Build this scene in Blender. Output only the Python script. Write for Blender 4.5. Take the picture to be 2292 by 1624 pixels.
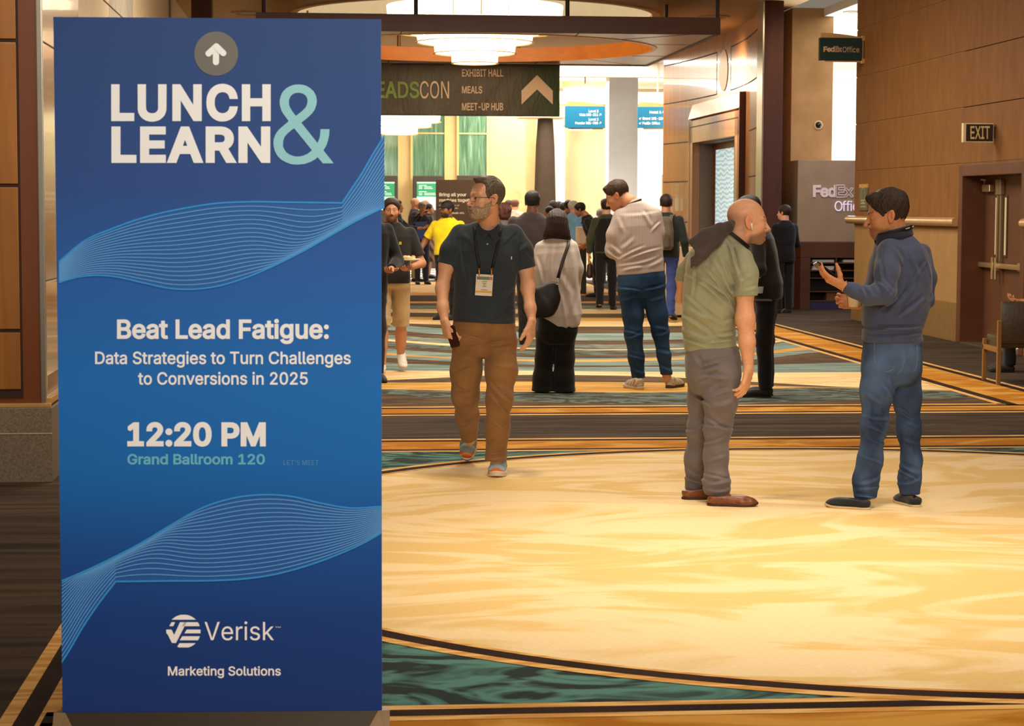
import bpy, bmesh, math, random
import numpy as np
from mathutils import Matrix, Vector

for _o in list(bpy.data.objects):
    bpy.data.objects.remove(_o)
SC = bpy.context.scene
COL = SC.collection

# ------------------------------------------------------------------ camera
FPX, PITCH, ROLL, YAW, CAMH = 4600.0, 0.074916, 0.0032724, 0.0901197, 1.62
IW, IH = 2292, 1624
_cp, _sp, _cr, _sr = math.cos(PITCH), math.sin(PITCH), math.cos(ROLL), math.sin(ROLL)
cam_d = bpy.data.cameras.new('camera')
cam = bpy.data.objects.new('camera', cam_d)
COL.objects.link(cam)
rx, uy, fw = Vector((_cr, _sr * _sp, _sr * _cp)), Vector((-_sr, _cr * _sp, _cr * _cp)), Vector((0, _cp, -_sp))
m = Matrix((rx, uy, -fw)).transposed().to_4x4()
m.translation = (0, 0, CAMH)
cam.matrix_world = m
cam_d.sensor_width = 36.0
cam_d.lens = FPX / IW * 36.0
cam_d.clip_end = 300
cam_d.dof.use_dof = True
cam_d.dof.focus_distance = 12.0
cam_d.dof.aperture_fstop = 11.0
SC.camera = cam

# ------------------------------------------------------------------ world, exposure, lamps
SC.view_settings.view_transform = 'Standard'
SC.view_settings.look = 'None'
SC.view_settings.gamma = 1.0
SC.view_settings.exposure = 0.0
W = bpy.data.worlds.new('world')
SC.world = W
W.use_nodes = True
W.node_tree.nodes['Background'].inputs[0].default_value = (1.0, 0.84, 0.66, 1)
W.node_tree.nodes['Background'].inputs[1].default_value = 0.22

CY, SY = math.cos(YAW), math.sin(YAW)
def H(u, v, z=0.0):                       # hall coordinates -> world
    return Vector((u * CY - v * SY, u * SY + v * CY, z))

def lamp(name, kind, loc, power, color, size=0.1, aim=None, angle=70, blend=0.8, size_y=None):
    d = bpy.data.lights.new(name, kind)
    d.energy = power
    d.color = color
    if kind == 'SPOT':
        d.spot_size = math.radians(angle); d.spot_blend = blend; d.shadow_soft_size = size
    elif kind == 'AREA':
        d.shape = 'RECTANGLE' if size_y else 'DISK'; d.size = size
        if size_y: d.size_y = size_y
    else:
        d.shadow_soft_size = size
    o = bpy.data.objects.new(name, d)
    o.location = loc
    COL.objects.link(o)
    if aim is not None:
        o.rotation_euler = (Vector(aim) - Vector(loc)).to_track_quat('-Z', 'Y').to_euler()
    return o
WARM = (1.0, 0.83, 0.60)
WARM2 = (1.0, 0.90, 0.76)
COOL = (0.93, 0.97, 1.0)
# strong downlight over the cream medallion and its softer neighbours
lamp('downlight', 'SPOT', H(2.25, 8.9, 4.9), 830, WARM, 0.18, H(2.25, 8.95, 0), 64, 1.0)
lamp('downlight', 'SPOT', H(0.6, 9.2, 4.9), 400, WARM, 0.25, H(0.6, 9.4, 0), 80, 1.0)
lamp('downlight', 'SPOT', H(3.9, 10.2, 4.9), 340, WARM, 0.25, H(3.9, 10.4, 0), 80, 1.0)
lamp('downlight', 'SPOT', H(1.2, 12.5, 4.9), 420, WARM, 0.25, H(1.2, 12.7, 0), 75, 1.0)
# lobby ceiling wash, reaching the people from above and the front
lamp('ceiling_panel', 'AREA', H(2.4, 4.0, 4.85), 260, WARM2, 3.2, H(2.4, 7.0, 0), size_y=2.4)
lamp('ceiling_panel', 'AREA', H(2.6, 18.5, 4.9), 470, WARM2, 4.5, H(2.6, 18.6, 0), size_y=4.5)
lamp('ceiling_panel', 'AREA', H(2.6, 26.0, 4.9), 560, WARM2, 4.5, H(2.6, 26.1, 0), size_y=4.0)
lamp('ceiling_panel', 'AREA', H(4.6, 45.0, 4.85), 300, WARM2, 5.2, H(4.6, 45.02, 0), size_y=0.45)  # added strip, shaped to put a highlight on the curved veneer wall
lamp('front_fill', 'AREA', H(1.0, -2.5, 4.6), 520, (1, 0.96, 0.90), 3.5, H(1.2, 8.0, 1.0), size_y=2.0)  # added fill behind the camera to brighten the blue sign and the people
lamp('far_hall_panel', 'AREA', H(8.0, 54.0, 4.8), 1700, (1, 0.96, 0.88), 8, H(8.0, 54.1, 0), size_y=8)
lamp('far_hall_panel', 'AREA', H(2.0, 50.0, 4.8), 380, (1, 0.9, 0.74), 6, H(2.0, 50.1, 0), size_y=4)
lamp('business_centre_panel', 'AREA', H(10.5, 40, 4.75), 2200, (1, 1, 0.97), 4.0, H(10.5, 40.1, 0), size_y=5.0)
lamp('hidden_uplight', 'AREA', H(10.2, 36.0, 2.2), 700, (1, 1, 0.96), 2.5, H(10.2, 36.1, 5), size_y=3.0)  # added uplight, hidden behind the partition, to whiten the room beyond
lamp('wall_fill', 'SPOT', H(7.55, 31.6, 4.9), 150, WARM, 0.15, H(8.0, 34.3, 2.8), 80, 1.0)  # added spot to brighten the beige column
lamp('shelf_light', 'AREA', H(8.4, 31.4, 3.3), 28, (0.62, 0.66, 1.0), 0.8, H(8.35, 32.9, 0.4))
lamp('wall_fill', 'SPOT', H(6.4, 37.5, 4.35), 480, WARM, 0.1, H(7.6, 37.6, 3.7), 110, 1.0)  # added spot to brighten the veneer wall and give it a highlight
lamp('wall_fill', 'SPOT', H(0.2, 25.0, 4.85), 320, WARM2, 0.15, H(-2.45, 25.6, 4.4), 130, 1.0)  # added spot to lighten the upper part of the left wall
lamp('wall_fill', 'SPOT', H(-0.6, 13.2, 4.9), 170, WARM, 0.15, H(-1.7, 13.3, 2.4), 80, 1.0)
lamp('wall_fill', 'SPOT', H(-2.1, 9.0, 4.9), 380, WARM, 0.15, H(-2.2, 12.3, 1.6), 70, 1.0)  # unseen fill spot, turned up to brighten the pier front and its stone

# ------------------------------------------------------------------ pixel -> place
def ray(px, py):
    x, y = (px - IW / 2) / FPX, -(py - IH / 2) / FPX
    x, y = _cr * x - _sr * y, _sr * x + _cr * y
    return np.array([x, _cp + y * _sp, -_sp + y * _cp])
def at(px, py, Y):                        # the world point seen at a pixel, at depth Y
    r = ray(px, py)
    return np.array([0, 0, CAMH]) + r * (Y / r[1])
def onfloor(px, py):
    r = ray(px, py)
    t = -CAMH / r[2]
    return r * t + np.array([0, 0, CAMH])
def to_uv(p):
    return (p[0] * CY + p[1] * SY, -p[0] * SY + p[1] * CY)
def fuv(px, py):
    return to_uv(onfloor(px, py))
def hall(px, py, v):                      # (u, z) seen at a pixel on the cross-hall plane v
    r = ray(px, py)
    t = v / (-r[0] * SY + r[1] * CY)
    p = r * t
    return (p[0] * CY + p[1] * SY, CAMH + p[2])
def hallside(px, py, u):                  # (v, z) seen at a pixel on the along-hall plane u
    r = ray(px, py)
    t = u / (r[0] * CY + r[1] * SY)
    p = r * t
    return (-p[0] * SY + p[1] * CY, CAMH + p[2])

# ------------------------------------------------------------------ materials
def lin(c):
    return tuple(((x / 255) / 12.92 if x / 255 <= 0.04045 else ((x / 255 + 0.055) / 1.055) ** 2.4) for x in c)
class N:                                  # small node helper
    def __init__(s, name):
        s.m = bpy.data.materials.new(name); s.m.use_nodes = True
        s.t = s.m.node_tree; s.b = s.t.nodes['Principled BSDF']
    def n(s, typ): return s.t.nodes.new(typ)
    def l(s, a, b): s.t.links.new(a, b)
    def obj(s, scale=(1, 1, 1), rot=(0, 0, 0)):
        c = s.n('ShaderNodeTexCoord'); mp = s.n('ShaderNodeMapping')
        mp.inputs['Scale'].default_value = scale; mp.inputs['Rotation'].default_value = rot
        s.l(c.outputs['Object'], mp.inputs['Vector'])
        return mp.outputs['Vector']
    def noise(s, vec, scale, detail=3, dist=0.0, rough=0.5):
        x = s.n('ShaderNodeTexNoise')
        x.inputs['Scale'].default_value = scale; x.inputs['Detail'].default_value = detail
        x.inputs['Distortion'].default_value = dist; x.inputs['Roughness'].default_value = rough
        if vec is not None: s.l(vec, x.inputs['Vector'])
        return x.outputs['Fac']
    def ramp(s, fac, stops, interp='LINEAR'):
        x = s.n('ShaderNodeValToRGB'); e = x.color_ramp.elements; x.color_ramp.interpolation = interp
        while len(e) < len(stops): e.new(0.5)
        for i, (p, c) in enumerate(stops):
            e[i].position = p; e[i].color = (*c, 1)
        s.l(fac, x.inputs['Fac'])
        return x.outputs['Color']
    def mix(s, fac, a, b, mode='MIX'):
        x = s.n('ShaderNodeMix'); x.data_type = 'RGBA'; x.blend_type = mode
        for sock, val in ((x.inputs['Factor'], fac), (x.inputs[6], a), (x.inputs[7], b)):
            if hasattr(val, 'links') or hasattr(val, 'is_linked'): s.l(val, sock)
            elif isinstance(val, (int, float)): sock.default_value = val
            else: sock.default_value = (*val, 1) if len(val) == 3 else val
        return x.outputs[2]
    def bump(s, h, strength, dist=0.01):
        x = s.n('ShaderNodeBump'); x.inputs['Strength'].default_value = strength; x.inputs['Distance'].default_value = dist
        s.l(h, x.inputs['Height']); s.l(x.outputs['Normal'], s.b.inputs['Normal'])
    def done(s, col=None, rough=0.6, metal=0.0, spec=0.5, emit=None, es=1.0, coat=0):
        if col is not None:
            if hasattr(col, 'links') or hasattr(col, 'is_linked'): s.l(col, s.b.inputs['Base Color'])
            else: s.b.inputs['Base Color'].default_value = (*col, 1)
        s.b.inputs['Roughness'].default_value = rough
        s.b.inputs['Metallic'].default_value = metal
        s.b.inputs['Specular IOR Level'].default_value = spec
        s.b.inputs['Coat Weight'].default_value = coat
        if emit is not None:
            s.b.inputs['Emission Color'].default_value = (*emit, 1); s.b.inputs['Emission Strength'].default_value = es
        return s.m
_MC = {}
def plain(c, rough=0.6, metal=0.0, spec=0.5, var=0.12, scale=6.0, emit=0.0, name=None):
    key = (tuple(c), rough, metal, spec, var, scale, emit)
    if key in _MC: return _MC[key]
    k = N(name or 'surface'); b = lin(c)
    if var:
        f = k.noise(k.obj(), scale, 4)
        col = k.ramp(f, [(0.3, tuple(x * (1 - var) for x in b)), (0.7, tuple(min(1, x * (1 + var)) for x in b))])
    else: col = b
    _MC[key] = k.done(col, rough, metal, spec, b if emit else None, emit)
    return _MC[key]
def carpet(name, a, b, scale=(1.0, 1.0, 1.0), ns=1.6, dist=2.5, lo=0.44, hi=0.56, third=None):
    k = N(name)
    v = k.obj(scale)
    f = k.noise(v, ns, 2.5, dist, 0.55)
    stops = [(lo, lin(a)), (hi, lin(b))]
    if third: stops.append((0.66, lin(third)))
    c = k.ramp(f, stops)
    fine = k.noise(k.obj((40, 160, 40)), 1.0, 2)
    c = k.mix(0.16, c, k.ramp(fine, [(0.3, (0.25, 0.25, 0.25)), (0.7, (1, 1, 1))]), 'MULTIPLY')
    k.bump(k.noise(k.obj((220, 220, 220)), 1.0, 1), 0.25, 0.004)
    return k.done(c, 0.95, 0, 0.1)
def fabric(c, var=0.18, rough=0.9, weave=900.0, name='fabric', bump=0.15):
    key = ('fab', tuple(c), var, rough, weave, name)
    if key in _MC: return _MC[key]
    k = N(name); b = lin(c)
    f = k.noise(k.obj(), 9.0, 4)
    col = k.ramp(f, [(0.3, tuple(x * (1 - var) for x in b)), (0.7, tuple(min(1, x * (1 + var)) for x in b))])
    k.bump(k.noise(k.obj(), weave * 0.3, 2), bump, 0.003)
    k.b.inputs['Sheen Weight'].default_value = 0.15
    _MC[key] = k.done(col, rough, 0, 0.2)
    return _MC[key]
def wood(name, a, b, axis=2, scale=9.0, rough=0.35, coat=0.0, stretch=14.0):
    k = N(name)
    s = [scale] * 3; s[axis] = scale / stretch
    f = k.noise(k.obj(tuple(s)), 1.0, 5, 0.6, 0.6)
    c = k.ramp(f, [(0.25, lin(a)), (0.75, lin(b))])
    k.bump(f, 0.05, 0.01)
    return k.done(c, rough, 0, 0.5, coat=coat)
def glow(c, strength, name='glow'):
    k = N(name); b = lin(c)
    return k.done(b, 0.5, 0, 0.3, b, strength)

# ------------------------------------------------------------------ mesh builder
class MB:
    def __init__(s): s.v = []; s.f = []; s.mi = []; s.cur = 0
    def _add(s, vs, fs):
        o = len(s.v); s.v += [tuple(map(float, q)) for q in vs]
        s.f += [tuple(i + o for i in f) for f in fs]; s.mi += [s.cur] * len(fs)
    def box(s, a, b, bev=0.0):
        (x0, y0, z0), (x1, y1, z1) = [tuple(map(min, zip(a, b))), tuple(map(max, zip(a, b)))]
        if bev <= 0:
            s._add([(x, y, z) for z in (z0, z1) for y in (y0, y1) for x in (x0, x1)],
                   [(0, 2, 3, 1), (4, 5, 7, 6), (0, 1, 5, 4), (2, 6, 7, 3), (0, 4, 6, 2), (1, 3, 7, 5)])
            return s
        bm = bmesh.new(); bmesh.ops.create_cube(bm, size=1)
        for q in bm.verts:
            q.co = Vector(((x0 + x1) / 2 + q.co.x * (x1 - x0), (y0 + y1) / 2 + q.co.y * (y1 - y0), (z0 + z1) / 2 + q.co.z * (z1 - z0)))
        bmesh.ops.bevel(bm, geom=bm.edges[:], offset=min(bev, 0.45 * min(x1 - x0, y1 - y0, z1 - z0)), segments=2, affect='EDGES', profile=0.6)
        bm.verts.index_update()
        s._add([q.co for q in bm.verts], [[q.index for q in f.verts] for f in bm.faces]); bm.free()
        return s
    def prism(s, pts, d):                 # polygon (list of 3-D points) pushed along vector d
        n = len(pts); d = Vector(d)
        a = [Vector(p) for p in pts]; b = [p + d for p in a]
        fs = [tuple(range(n))[::-1], tuple(range(n, 2 * n))]
        fs += [(i, (i + 1) % n, n + (i + 1) % n, n + i) for i in range(n)]
        s._add(a + b, fs); return s
    def poly(s, pts):
        s._add(pts, [tuple(range(len(pts)))]); return s
    def lathe(s, c, prof, n=32, axis='z', a0=0, a1=2 * math.pi):
        full = abs(a1 - a0 - 2 * math.pi) < 1e-6
        k = n if full else n + 1
        vs = []; fs = []
        for r, h in prof:
            for i in range(k):
                t = a0 + (a1 - a0) * i / n
                p = (r * math.cos(t), r * math.sin(t), h)
                if axis == 'y': p = (p[0], p[2], p[1])
                if axis == 'x': p = (p[2], p[0], p[1])
                vs.append((c[0] + p[0], c[1] + p[1], c[2] + p[2]))
        for j in range(len(prof) - 1):
            for i in range(n):
                i2 = (i + 1) % k
                fs.append((j * k + i, j * k + i2, (j + 1) * k + i2, (j + 1) * k + i))
        s._add(vs, fs); return s
    def tube(s, pts, r, n=10, closed=False, flat=None):
        pts = [Vector(p) for p in pts]; m_ = len(pts); rs = r if hasattr(r, '__len__') else [r] * m_
        vs = []; fs = []; prev = None
        for i, p in enumerate(pts):
            a = pts[(i - 1) % m_] if (closed or i > 0) else p
            b = pts[(i + 1) % m_] if (closed or i < m_ - 1) else p
            t = (b - a).normalized()
            if prev is None:
                x = t.orthogonal().normalized() if flat is None else (Vector(flat) - t * Vector(flat).dot(t)).normalized()
            else:
                x = (prev - t * prev.dot(t)).normalized()
            prev = x; y = t.cross(x)
            ra, rb = rs[i] if hasattr(rs[i], '__len__') else (rs[i], rs[i])
            for j in range(n):
                g = 2 * math.pi * j / n
                vs.append(p + x * (math.cos(g) * ra) + y * (math.sin(g) * rb))
        e = m_ if closed else m_ - 1
        for i in range(e):
            for j in range(n):
                a, b = i * n + j, i * n + (j + 1) % n
                c, d = ((i + 1) % m_) * n + (j + 1) % n, ((i + 1) % m_) * n + j
                fs.append((a, b, c, d))
        if not closed:
            fs.append(tuple(range(n))[::-1]); fs.append(tuple(range((m_ - 1) * n, m_ * n)))
        s._add(vs, fs); return s
    def build(s, name, mats, parent=None, origin=(0, 0, 0), hallrot=True, smooth=False, link=True):
        me = bpy.data.meshes.new(name)
        o = Vector(origin)
        me.from_pydata([Vector(q) - o for q in s.v], [], s.f)
        for mt in (mats if isinstance(mats, (list, tuple)) else [mats]): me.materials.append(mt)
        me.polygons.foreach_set('material_index', s.mi)
        bm = bmesh.new(); bm.from_mesh(me)
        bmesh.ops.recalc_face_normals(bm, faces=bm.faces[:]); bm.to_mesh(me); bm.free()
        if smooth:
            me.polygons.foreach_set('use_smooth', [True] * len(me.polygons))
            if smooth != 'all':
                try: me.set_sharp_from_angle(angle=math.radians(40))
                except Exception: pass
        ob = bpy.data.objects.new(name, me); COL.objects.link(ob)
        if parent is not None:
            ob.parent = parent
        elif hallrot:
            ob.location = H(*origin); ob.rotation_euler = (0, 0, YAW)
        else:
            ob.location = origin
        return ob
def tag(o, label=None, cat=None, group=None, kind=None):
    if label: o['label'] = label
    if cat: o['category'] = cat
    if group: o['group'] = group
    if kind: o['kind'] = kind
    return o
def empty(name, origin, hallrot=True):
    o = bpy.data.objects.new(name, None); COL.objects.link(o)
    o.empty_display_size = 0.1
    if hallrot: o.location = H(*origin); o.rotation_euler = (0, 0, YAW)
    else: o.location = origin
    return o
def struct(mb, name, mats, parent=None, **kw):
    o = mb.build(name, mats, parent, **kw); o['kind'] = 'structure'; return o

GLYPHS = (
0,38,448,1,3,57,18,56,21,44,24,37,30,26,36,20,42,14,54,7,71,0,80,-2,98,-3,121,-1,143,7,156,14,164,21,165,20,182,1,218,1,184,43,184,44,194,60,200,79,203,
94,204,112,174,112,172,89,168,76,164,67,110,133,132,150,146,163,155,176,160,190,162,203,159,220,151,235,138,246,128,252,115,256,101,257,86,256,74,252,62,
246,53,238,46,230,41,218,38,206,38,194,40,184,44,172,49,163,67,139,67,137,38,113,30,104,24,95,18,79,17,67,15,49,56,54,45,60,37,72,29,86,24,102,23,116,26,
131,32,145,43,145,44,86,115,66,100,55,88,50,75,49,65,18,69,194,71,185,75,178,82,167,92,155,114,172,125,183,128,190,130,196,131,203,130,211,125,220,116,
227,104,230,90,229,81,225,73,217,69,206,0,39,206,1,1,5,36,232,39,159,63,159,68,254,35,254,0,46,188,1,1,16,25,15,29,8,37,0,45,-2,54,-1,62,3,68,10,70,17,
70,27,66,34,58,41,51,43,41,42,33,38,27,31,25,24,0,65,480,1,2,8,9,1,42,0,68,71,171,71,197,1,231,1,138,254,101,254,5,77,100,162,100,139,164,120,225,119,226,
0,66,456,1,3,27,30,1,124,0,154,3,179,13,191,22,200,34,206,46,209,61,208,82,204,95,197,107,186,119,172,128,157,131,158,134,178,143,188,152,195,164,199,181,
198,202,191,220,181,233,164,245,149,251,130,254,31,254,30,253,13,62,29,133,29,143,30,158,35,169,44,177,61,177,77,172,91,165,100,158,106,141,113,124,115,
62,115,12,62,143,124,143,139,146,149,151,161,163,167,176,167,193,161,209,151,219,137,224,119,226,62,226,0,67,510,1,1,57,21,109,25,83,35,58,42,46,56,28,
75,12,98,2,122,-3,149,-2,177,5,201,19,216,34,230,58,236,80,204,80,199,65,189,50,175,38,158,30,143,27,125,27,99,34,84,44,72,56,59,82,52,115,52,140,56,162,
63,182,78,205,93,217,116,226,134,228,147,227,162,223,174,217,186,208,194,199,200,188,204,174,236,175,230,197,220,215,206,232,189,244,171,252,149,257,122,
257,108,255,86,248,75,242,57,227,42,209,35,196,25,172,23,158,20,128,0,68,502,1,2,20,30,1,110,0,138,2,151,5,164,10,186,22,203,38,211,49,222,71,228,97,231,
128,228,158,222,184,211,206,196,224,176,239,154,249,127,254,31,254,30,253,18,62,29,119,29,149,36,160,41,173,51,181,59,189,74,196,94,199,115,199,139,196,
161,189,181,180,196,167,209,152,218,142,222,122,225,62,226,0,69,419,1,1,14,30,1,188,1,187,29,62,29,62,114,178,115,178,142,176,143,62,143,62,226,186,226,
185,254,31,254,30,253,0,71,520,1,1,62,21,109,29,71,41,47,56,28,75,13,96,3,122,-3,147,-3,179,5,206,21,220,37,230,55,234,65,238,88,239,128,143,128,141,127,
141,100,207,100,204,76,194,55,184,44,173,36,159,30,144,27,117,28,101,34,86,43,73,56,63,73,56,92,52,115,52,140,56,162,63,182,78,205,99,220,116,226,144,227,
158,224,171,218,182,211,191,200,198,188,204,174,237,175,231,196,221,214,207,230,191,242,171,251,155,256,132,258,108,255,86,248,74,241,56,227,47,217,35,
197,29,184,23,158,20,128,0,72,517,1,1,14,30,1,62,1,62,116,196,116,196,1,228,1,227,254,197,254,196,253,196,144,62,144,62,253,61,254,31,254,0,73,300,1,1,
14,16,1,135,1,135,28,91,29,91,226,135,226,133,254,16,254,16,253,16,226,58,226,59,224,59,29,16,28,0,75,467,1,1,15,30,1,62,1,62,83,98,122,185,1,223,0,122,
143,223,253,221,254,181,253,94,159,62,122,62,253,61,254,31,254,0,76,393,1,1,8,30,1,181,1,179,29,62,29,62,253,61,254,31,254,30,253,0,77,628,1,1,18,30,1,
61,1,60,214,61,214,84,148,143,1,170,0,228,146,253,218,252,1,283,0,283,254,238,254,175,91,157,37,140,91,76,254,31,254,0,78,523,1,1,14,30,1,62,1,61,213,99,
148,193,1,232,1,232,253,230,254,200,254,199,253,200,41,175,86,68,254,31,254,0,79,533,1,2,33,21,109,25,83,35,58,48,37,66,19,86,7,98,2,119,-2,146,-3,171,
3,192,13,211,28,226,47,237,70,244,97,246,127,244,158,237,185,232,197,218,218,202,235,182,247,159,255,146,257,120,257,96,252,75,242,57,227,48,217,35,197,
29,184,23,158,20,128,27,52,112,56,92,63,71,78,50,92,38,108,31,125,27,143,27,167,34,182,43,194,56,204,72,211,92,215,115,215,140,211,163,204,182,188,206,
174,217,159,224,143,227,125,227,99,220,78,205,63,182,56,163,53,151,0,80,445,1,2,19,30,1,62,1,62,93,128,93,149,97,173,108,186,119,194,132,201,148,204,164,
204,182,201,199,194,215,186,227,166,244,149,250,128,254,31,254,30,253,12,62,122,62,121,130,122,143,126,157,134,167,148,172,169,170,191,161,209,148,219,
131,225,62,226,0,83,447,1,1,64,20,61,25,44,37,24,56,9,82,-1,112,-4,145,-1,170,10,188,25,200,46,204,69,202,89,191,108,179,119,160,130,140,137,98,149,76,
159,62,171,59,178,58,187,60,202,71,216,89,226,112,229,130,228,151,219,162,208,169,189,200,189,200,198,196,212,188,225,179,235,164,246,142,255,113,258,85,
255,61,245,43,230,31,211,26,195,27,177,32,159,37,151,50,139,61,132,80,123,145,104,157,98,166,90,172,79,173,66,169,54,162,43,152,35,137,28,119,25,100,25,
79,31,65,40,56,52,52,68,20,68,0,84,449,1,1,11,16,226,95,226,96,224,96,0,128,0,128,224,129,226,208,226,208,253,207,254,17,254,0,85,517,1,1,29,31,73,38,48,
53,25,68,13,95,0,118,-4,152,-2,181,7,199,19,211,32,220,48,228,76,229,253,196,253,196,88,195,75,191,63,181,46,166,34,152,29,130,26,107,28,93,34,78,46,67,
63,64,75,62,88,62,253,31,254,0,86,480,1,1,15,9,253,102,1,102,0,138,0,139,1,231,253,230,254,198,254,197,253,143,98,121,29,120,28,98,97,42,254,9,254,0,87,
686,1,1,21,9,251,78,0,115,1,161,169,171,217,182,167,227,1,265,1,334,253,333,254,302,254,261,98,246,32,233,88,189,254,153,254,96,33,84,88,42,253,41,254,
9,254,0,88,474,1,1,15,10,1,46,0,99,77,118,108,190,1,227,1,138,131,222,253,221,254,187,254,136,181,119,152,52,254,16,254,100,130,0,97,389,1,2,41,16,43,21,
28,31,13,42,5,59,-2,81,-4,103,-1,123,9,138,26,139,0,168,0,168,135,163,156,151,174,139,183,124,189,106,192,91,192,61,186,49,180,35,169,27,158,21,147,22,
145,49,137,61,153,75,161,88,165,108,165,123,159,132,151,137,138,137,124,135,119,127,115,63,105,48,101,35,94,24,84,18,72,15,60,17,46,49,48,42,53,34,60,29,
69,25,93,23,104,25,114,29,126,39,136,55,138,66,138,95,126,90,79,83,60,76,52,70,48,64,0,99,396,1,1,48,18,79,24,52,33,34,44,19,59,8,75,0,95,-4,120,-3,140,
3,153,11,167,24,176,36,181,51,153,58,142,39,133,31,124,27,114,24,102,23,90,25,78,29,64,42,57,52,52,66,48,94,52,121,57,136,68,150,78,159,90,163,111,165,
129,159,144,147,152,131,180,138,177,148,170,162,160,172,147,181,131,188,114,192,95,192,84,190,66,184,51,175,44,168,28,145,19,115,0,100,424,1,2,29,18,79,
23,52,32,34,42,19,63,4,89,-4,104,-4,117,-2,126,2,137,9,153,29,156,29,158,0,185,0,186,1,186,253,155,253,155,160,141,176,131,184,117,190,105,192,89,192,71,
188,56,180,43,169,28,147,21,127,18,106,25,49,78,54,58,60,47,68,37,78,29,90,25,104,23,116,25,131,32,140,40,147,51,152,64,155,79,156,96,154,117,150,132,144,
143,132,156,114,164,102,165,90,164,73,156,60,142,52,124,48,102,0,101,404,1,2,51,18,78,21,61,24,52,32,34,44,19,59,8,75,1,96,-4,120,-3,141,2,158,11,168,20,
178,34,182,45,182,46,153,53,148,43,143,36,137,31,128,27,119,24,107,23,87,26,80,28,71,34,66,38,59,47,55,54,51,66,48,84,50,85,185,85,186,85,185,116,183,125,
179,141,172,154,164,166,150,178,138,185,121,190,108,192,92,192,74,187,58,180,50,174,38,161,28,145,24,135,19,115,17,94,17,48,111,154,111,152,123,149,133,
146,141,140,149,131,157,122,162,110,165,102,165,90,164,83,162,74,157,65,149,57,140,53,130,50,123,0,102,254,1,1,23,3,164,40,164,40,1,70,0,71,163,114,164,
114,190,71,190,72,218,76,229,84,235,97,237,114,234,121,260,106,264,88,265,72,261,58,254,48,243,43,232,41,221,40,190,4,190,0,105,167,2,1,16,21,236,25,230,
31,225,38,222,46,222,53,224,59,230,63,238,63,245,60,253,55,258,47,261,38,262,31,259,25,253,21,245,1,8,26,1,28,0,56,0,57,1,57,188,56,190,28,190,26,188,0,
107,381,1,1,21,26,1,27,0,56,0,57,1,57,70,77,89,147,0,185,0,185,1,101,107,101,109,179,188,179,190,143,190,141,189,60,106,57,106,57,253,56,254,27,254,26,
253,0,108,189,1,1,14,27,33,33,15,38,9,47,3,54,1,69,-1,90,1,85,27,72,26,65,27,60,31,57,40,56,254,26,253,0,109,610,1,1,49,26,1,57,1,57,119,59,134,65,148,
74,157,87,163,99,165,111,164,122,159,131,151,136,140,137,130,137,1,167,0,168,124,169,136,174,148,183,157,195,163,209,165,221,164,233,159,240,152,246,140,
248,127,248,1,278,0,278,136,275,152,267,169,258,179,243,188,225,193,207,192,191,188,177,179,165,167,159,156,149,175,138,185,125,191,105,193,90,190,77,183,
66,173,57,158,56,190,27,190,0,110,410,1,1,30,26,1,57,1,57,119,63,140,69,150,80,158,90,163,105,165,120,162,131,157,141,146,146,134,148,118,148,1,179,1,177,
138,170,161,163,172,153,181,141,187,128,191,114,192,98,190,76,181,65,170,57,158,56,158,56,190,27,190,26,188,0,111,415,1,2,29,18,79,24,52,33,34,44,19,57,
9,75,0,93,-4,114,-4,132,0,149,8,164,20,175,34,183,51,189,72,190,94,189,117,184,136,169,162,156,175,141,184,125,190,113,192,93,192,75,188,59,180,47,171,
38,161,28,145,19,115,24,49,78,54,59,60,47,68,37,78,29,90,25,104,23,119,25,130,30,140,37,148,48,155,64,159,79,159,100,157,115,154,129,148,141,135,155,118,
163,96,164,78,159,64,147,54,129,48,102,0,112,424,1,2,30,26,-70,57,-70,57,29,60,29,72,12,87,2,102,-3,123,-4,141,0,158,9,175,26,185,42,192,62,195,83,195,
107,191,128,185,147,176,162,164,175,149,185,123,192,108,192,95,190,86,186,74,179,60,161,57,160,56,161,56,190,26,189,25,57,81,60,65,65,51,72,41,81,32,96,
25,110,23,123,25,135,30,145,38,155,51,160,65,163,80,164,102,162,117,158,131,152,143,140,156,123,163,110,165,98,164,81,156,68,143,60,125,57,104,0,114,259,
1,1,23,26,1,27,0,56,0,57,1,57,118,58,128,61,137,65,145,71,151,84,159,99,163,122,161,122,191,99,192,82,187,75,183,68,176,63,171,57,160,56,161,56,190,27,
190,26,188,0,115,365,1,1,71,19,43,24,28,35,14,50,4,70,-2,91,-4,107,-3,116,-1,136,6,143,10,152,19,159,28,162,34,165,48,165,60,164,67,157,81,148,90,133,99,
115,105,80,113,67,118,62,121,57,127,54,138,56,148,62,156,75,163,88,166,106,165,118,160,127,151,134,139,161,145,162,145,160,150,156,160,146,174,133,183,
115,190,94,192,71,190,52,182,40,174,29,161,26,154,24,144,24,129,28,116,32,109,42,99,55,91,65,88,116,74,127,67,133,59,134,51,132,42,127,35,118,28,110,25,
98,23,85,23,72,25,61,31,54,37,51,43,47,52,46,53,19,47,18,46,0,116,227,1,1,24,3,164,32,162,32,45,34,30,41,17,51,6,66,0,85,-2,106,1,101,26,81,25,70,29,65,
36,63,48,63,162,102,164,102,189,64,190,63,191,63,236,33,236,32,191,31,190,3,189,0,117,410,1,1,29,27,55,32,36,39,22,52,9,63,3,77,-1,90,-3,115,1,135,13,149,
34,149,1,150,0,177,0,179,1,179,189,148,189,148,76,146,58,140,45,129,34,116,27,101,25,86,27,74,33,64,43,59,56,57,72,57,189,26,189,0,121,389,1,1,19,9,188,
81,0,72,-27,63,-39,52,-45,31,-43,25,-70,40,-72,56,-72,70,-68,81,-61,88,-54,97,-40,186,189,153,189,97,31,85,71,42,189,10,190,0,8482,424,2,1,12,13,240,40,
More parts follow.
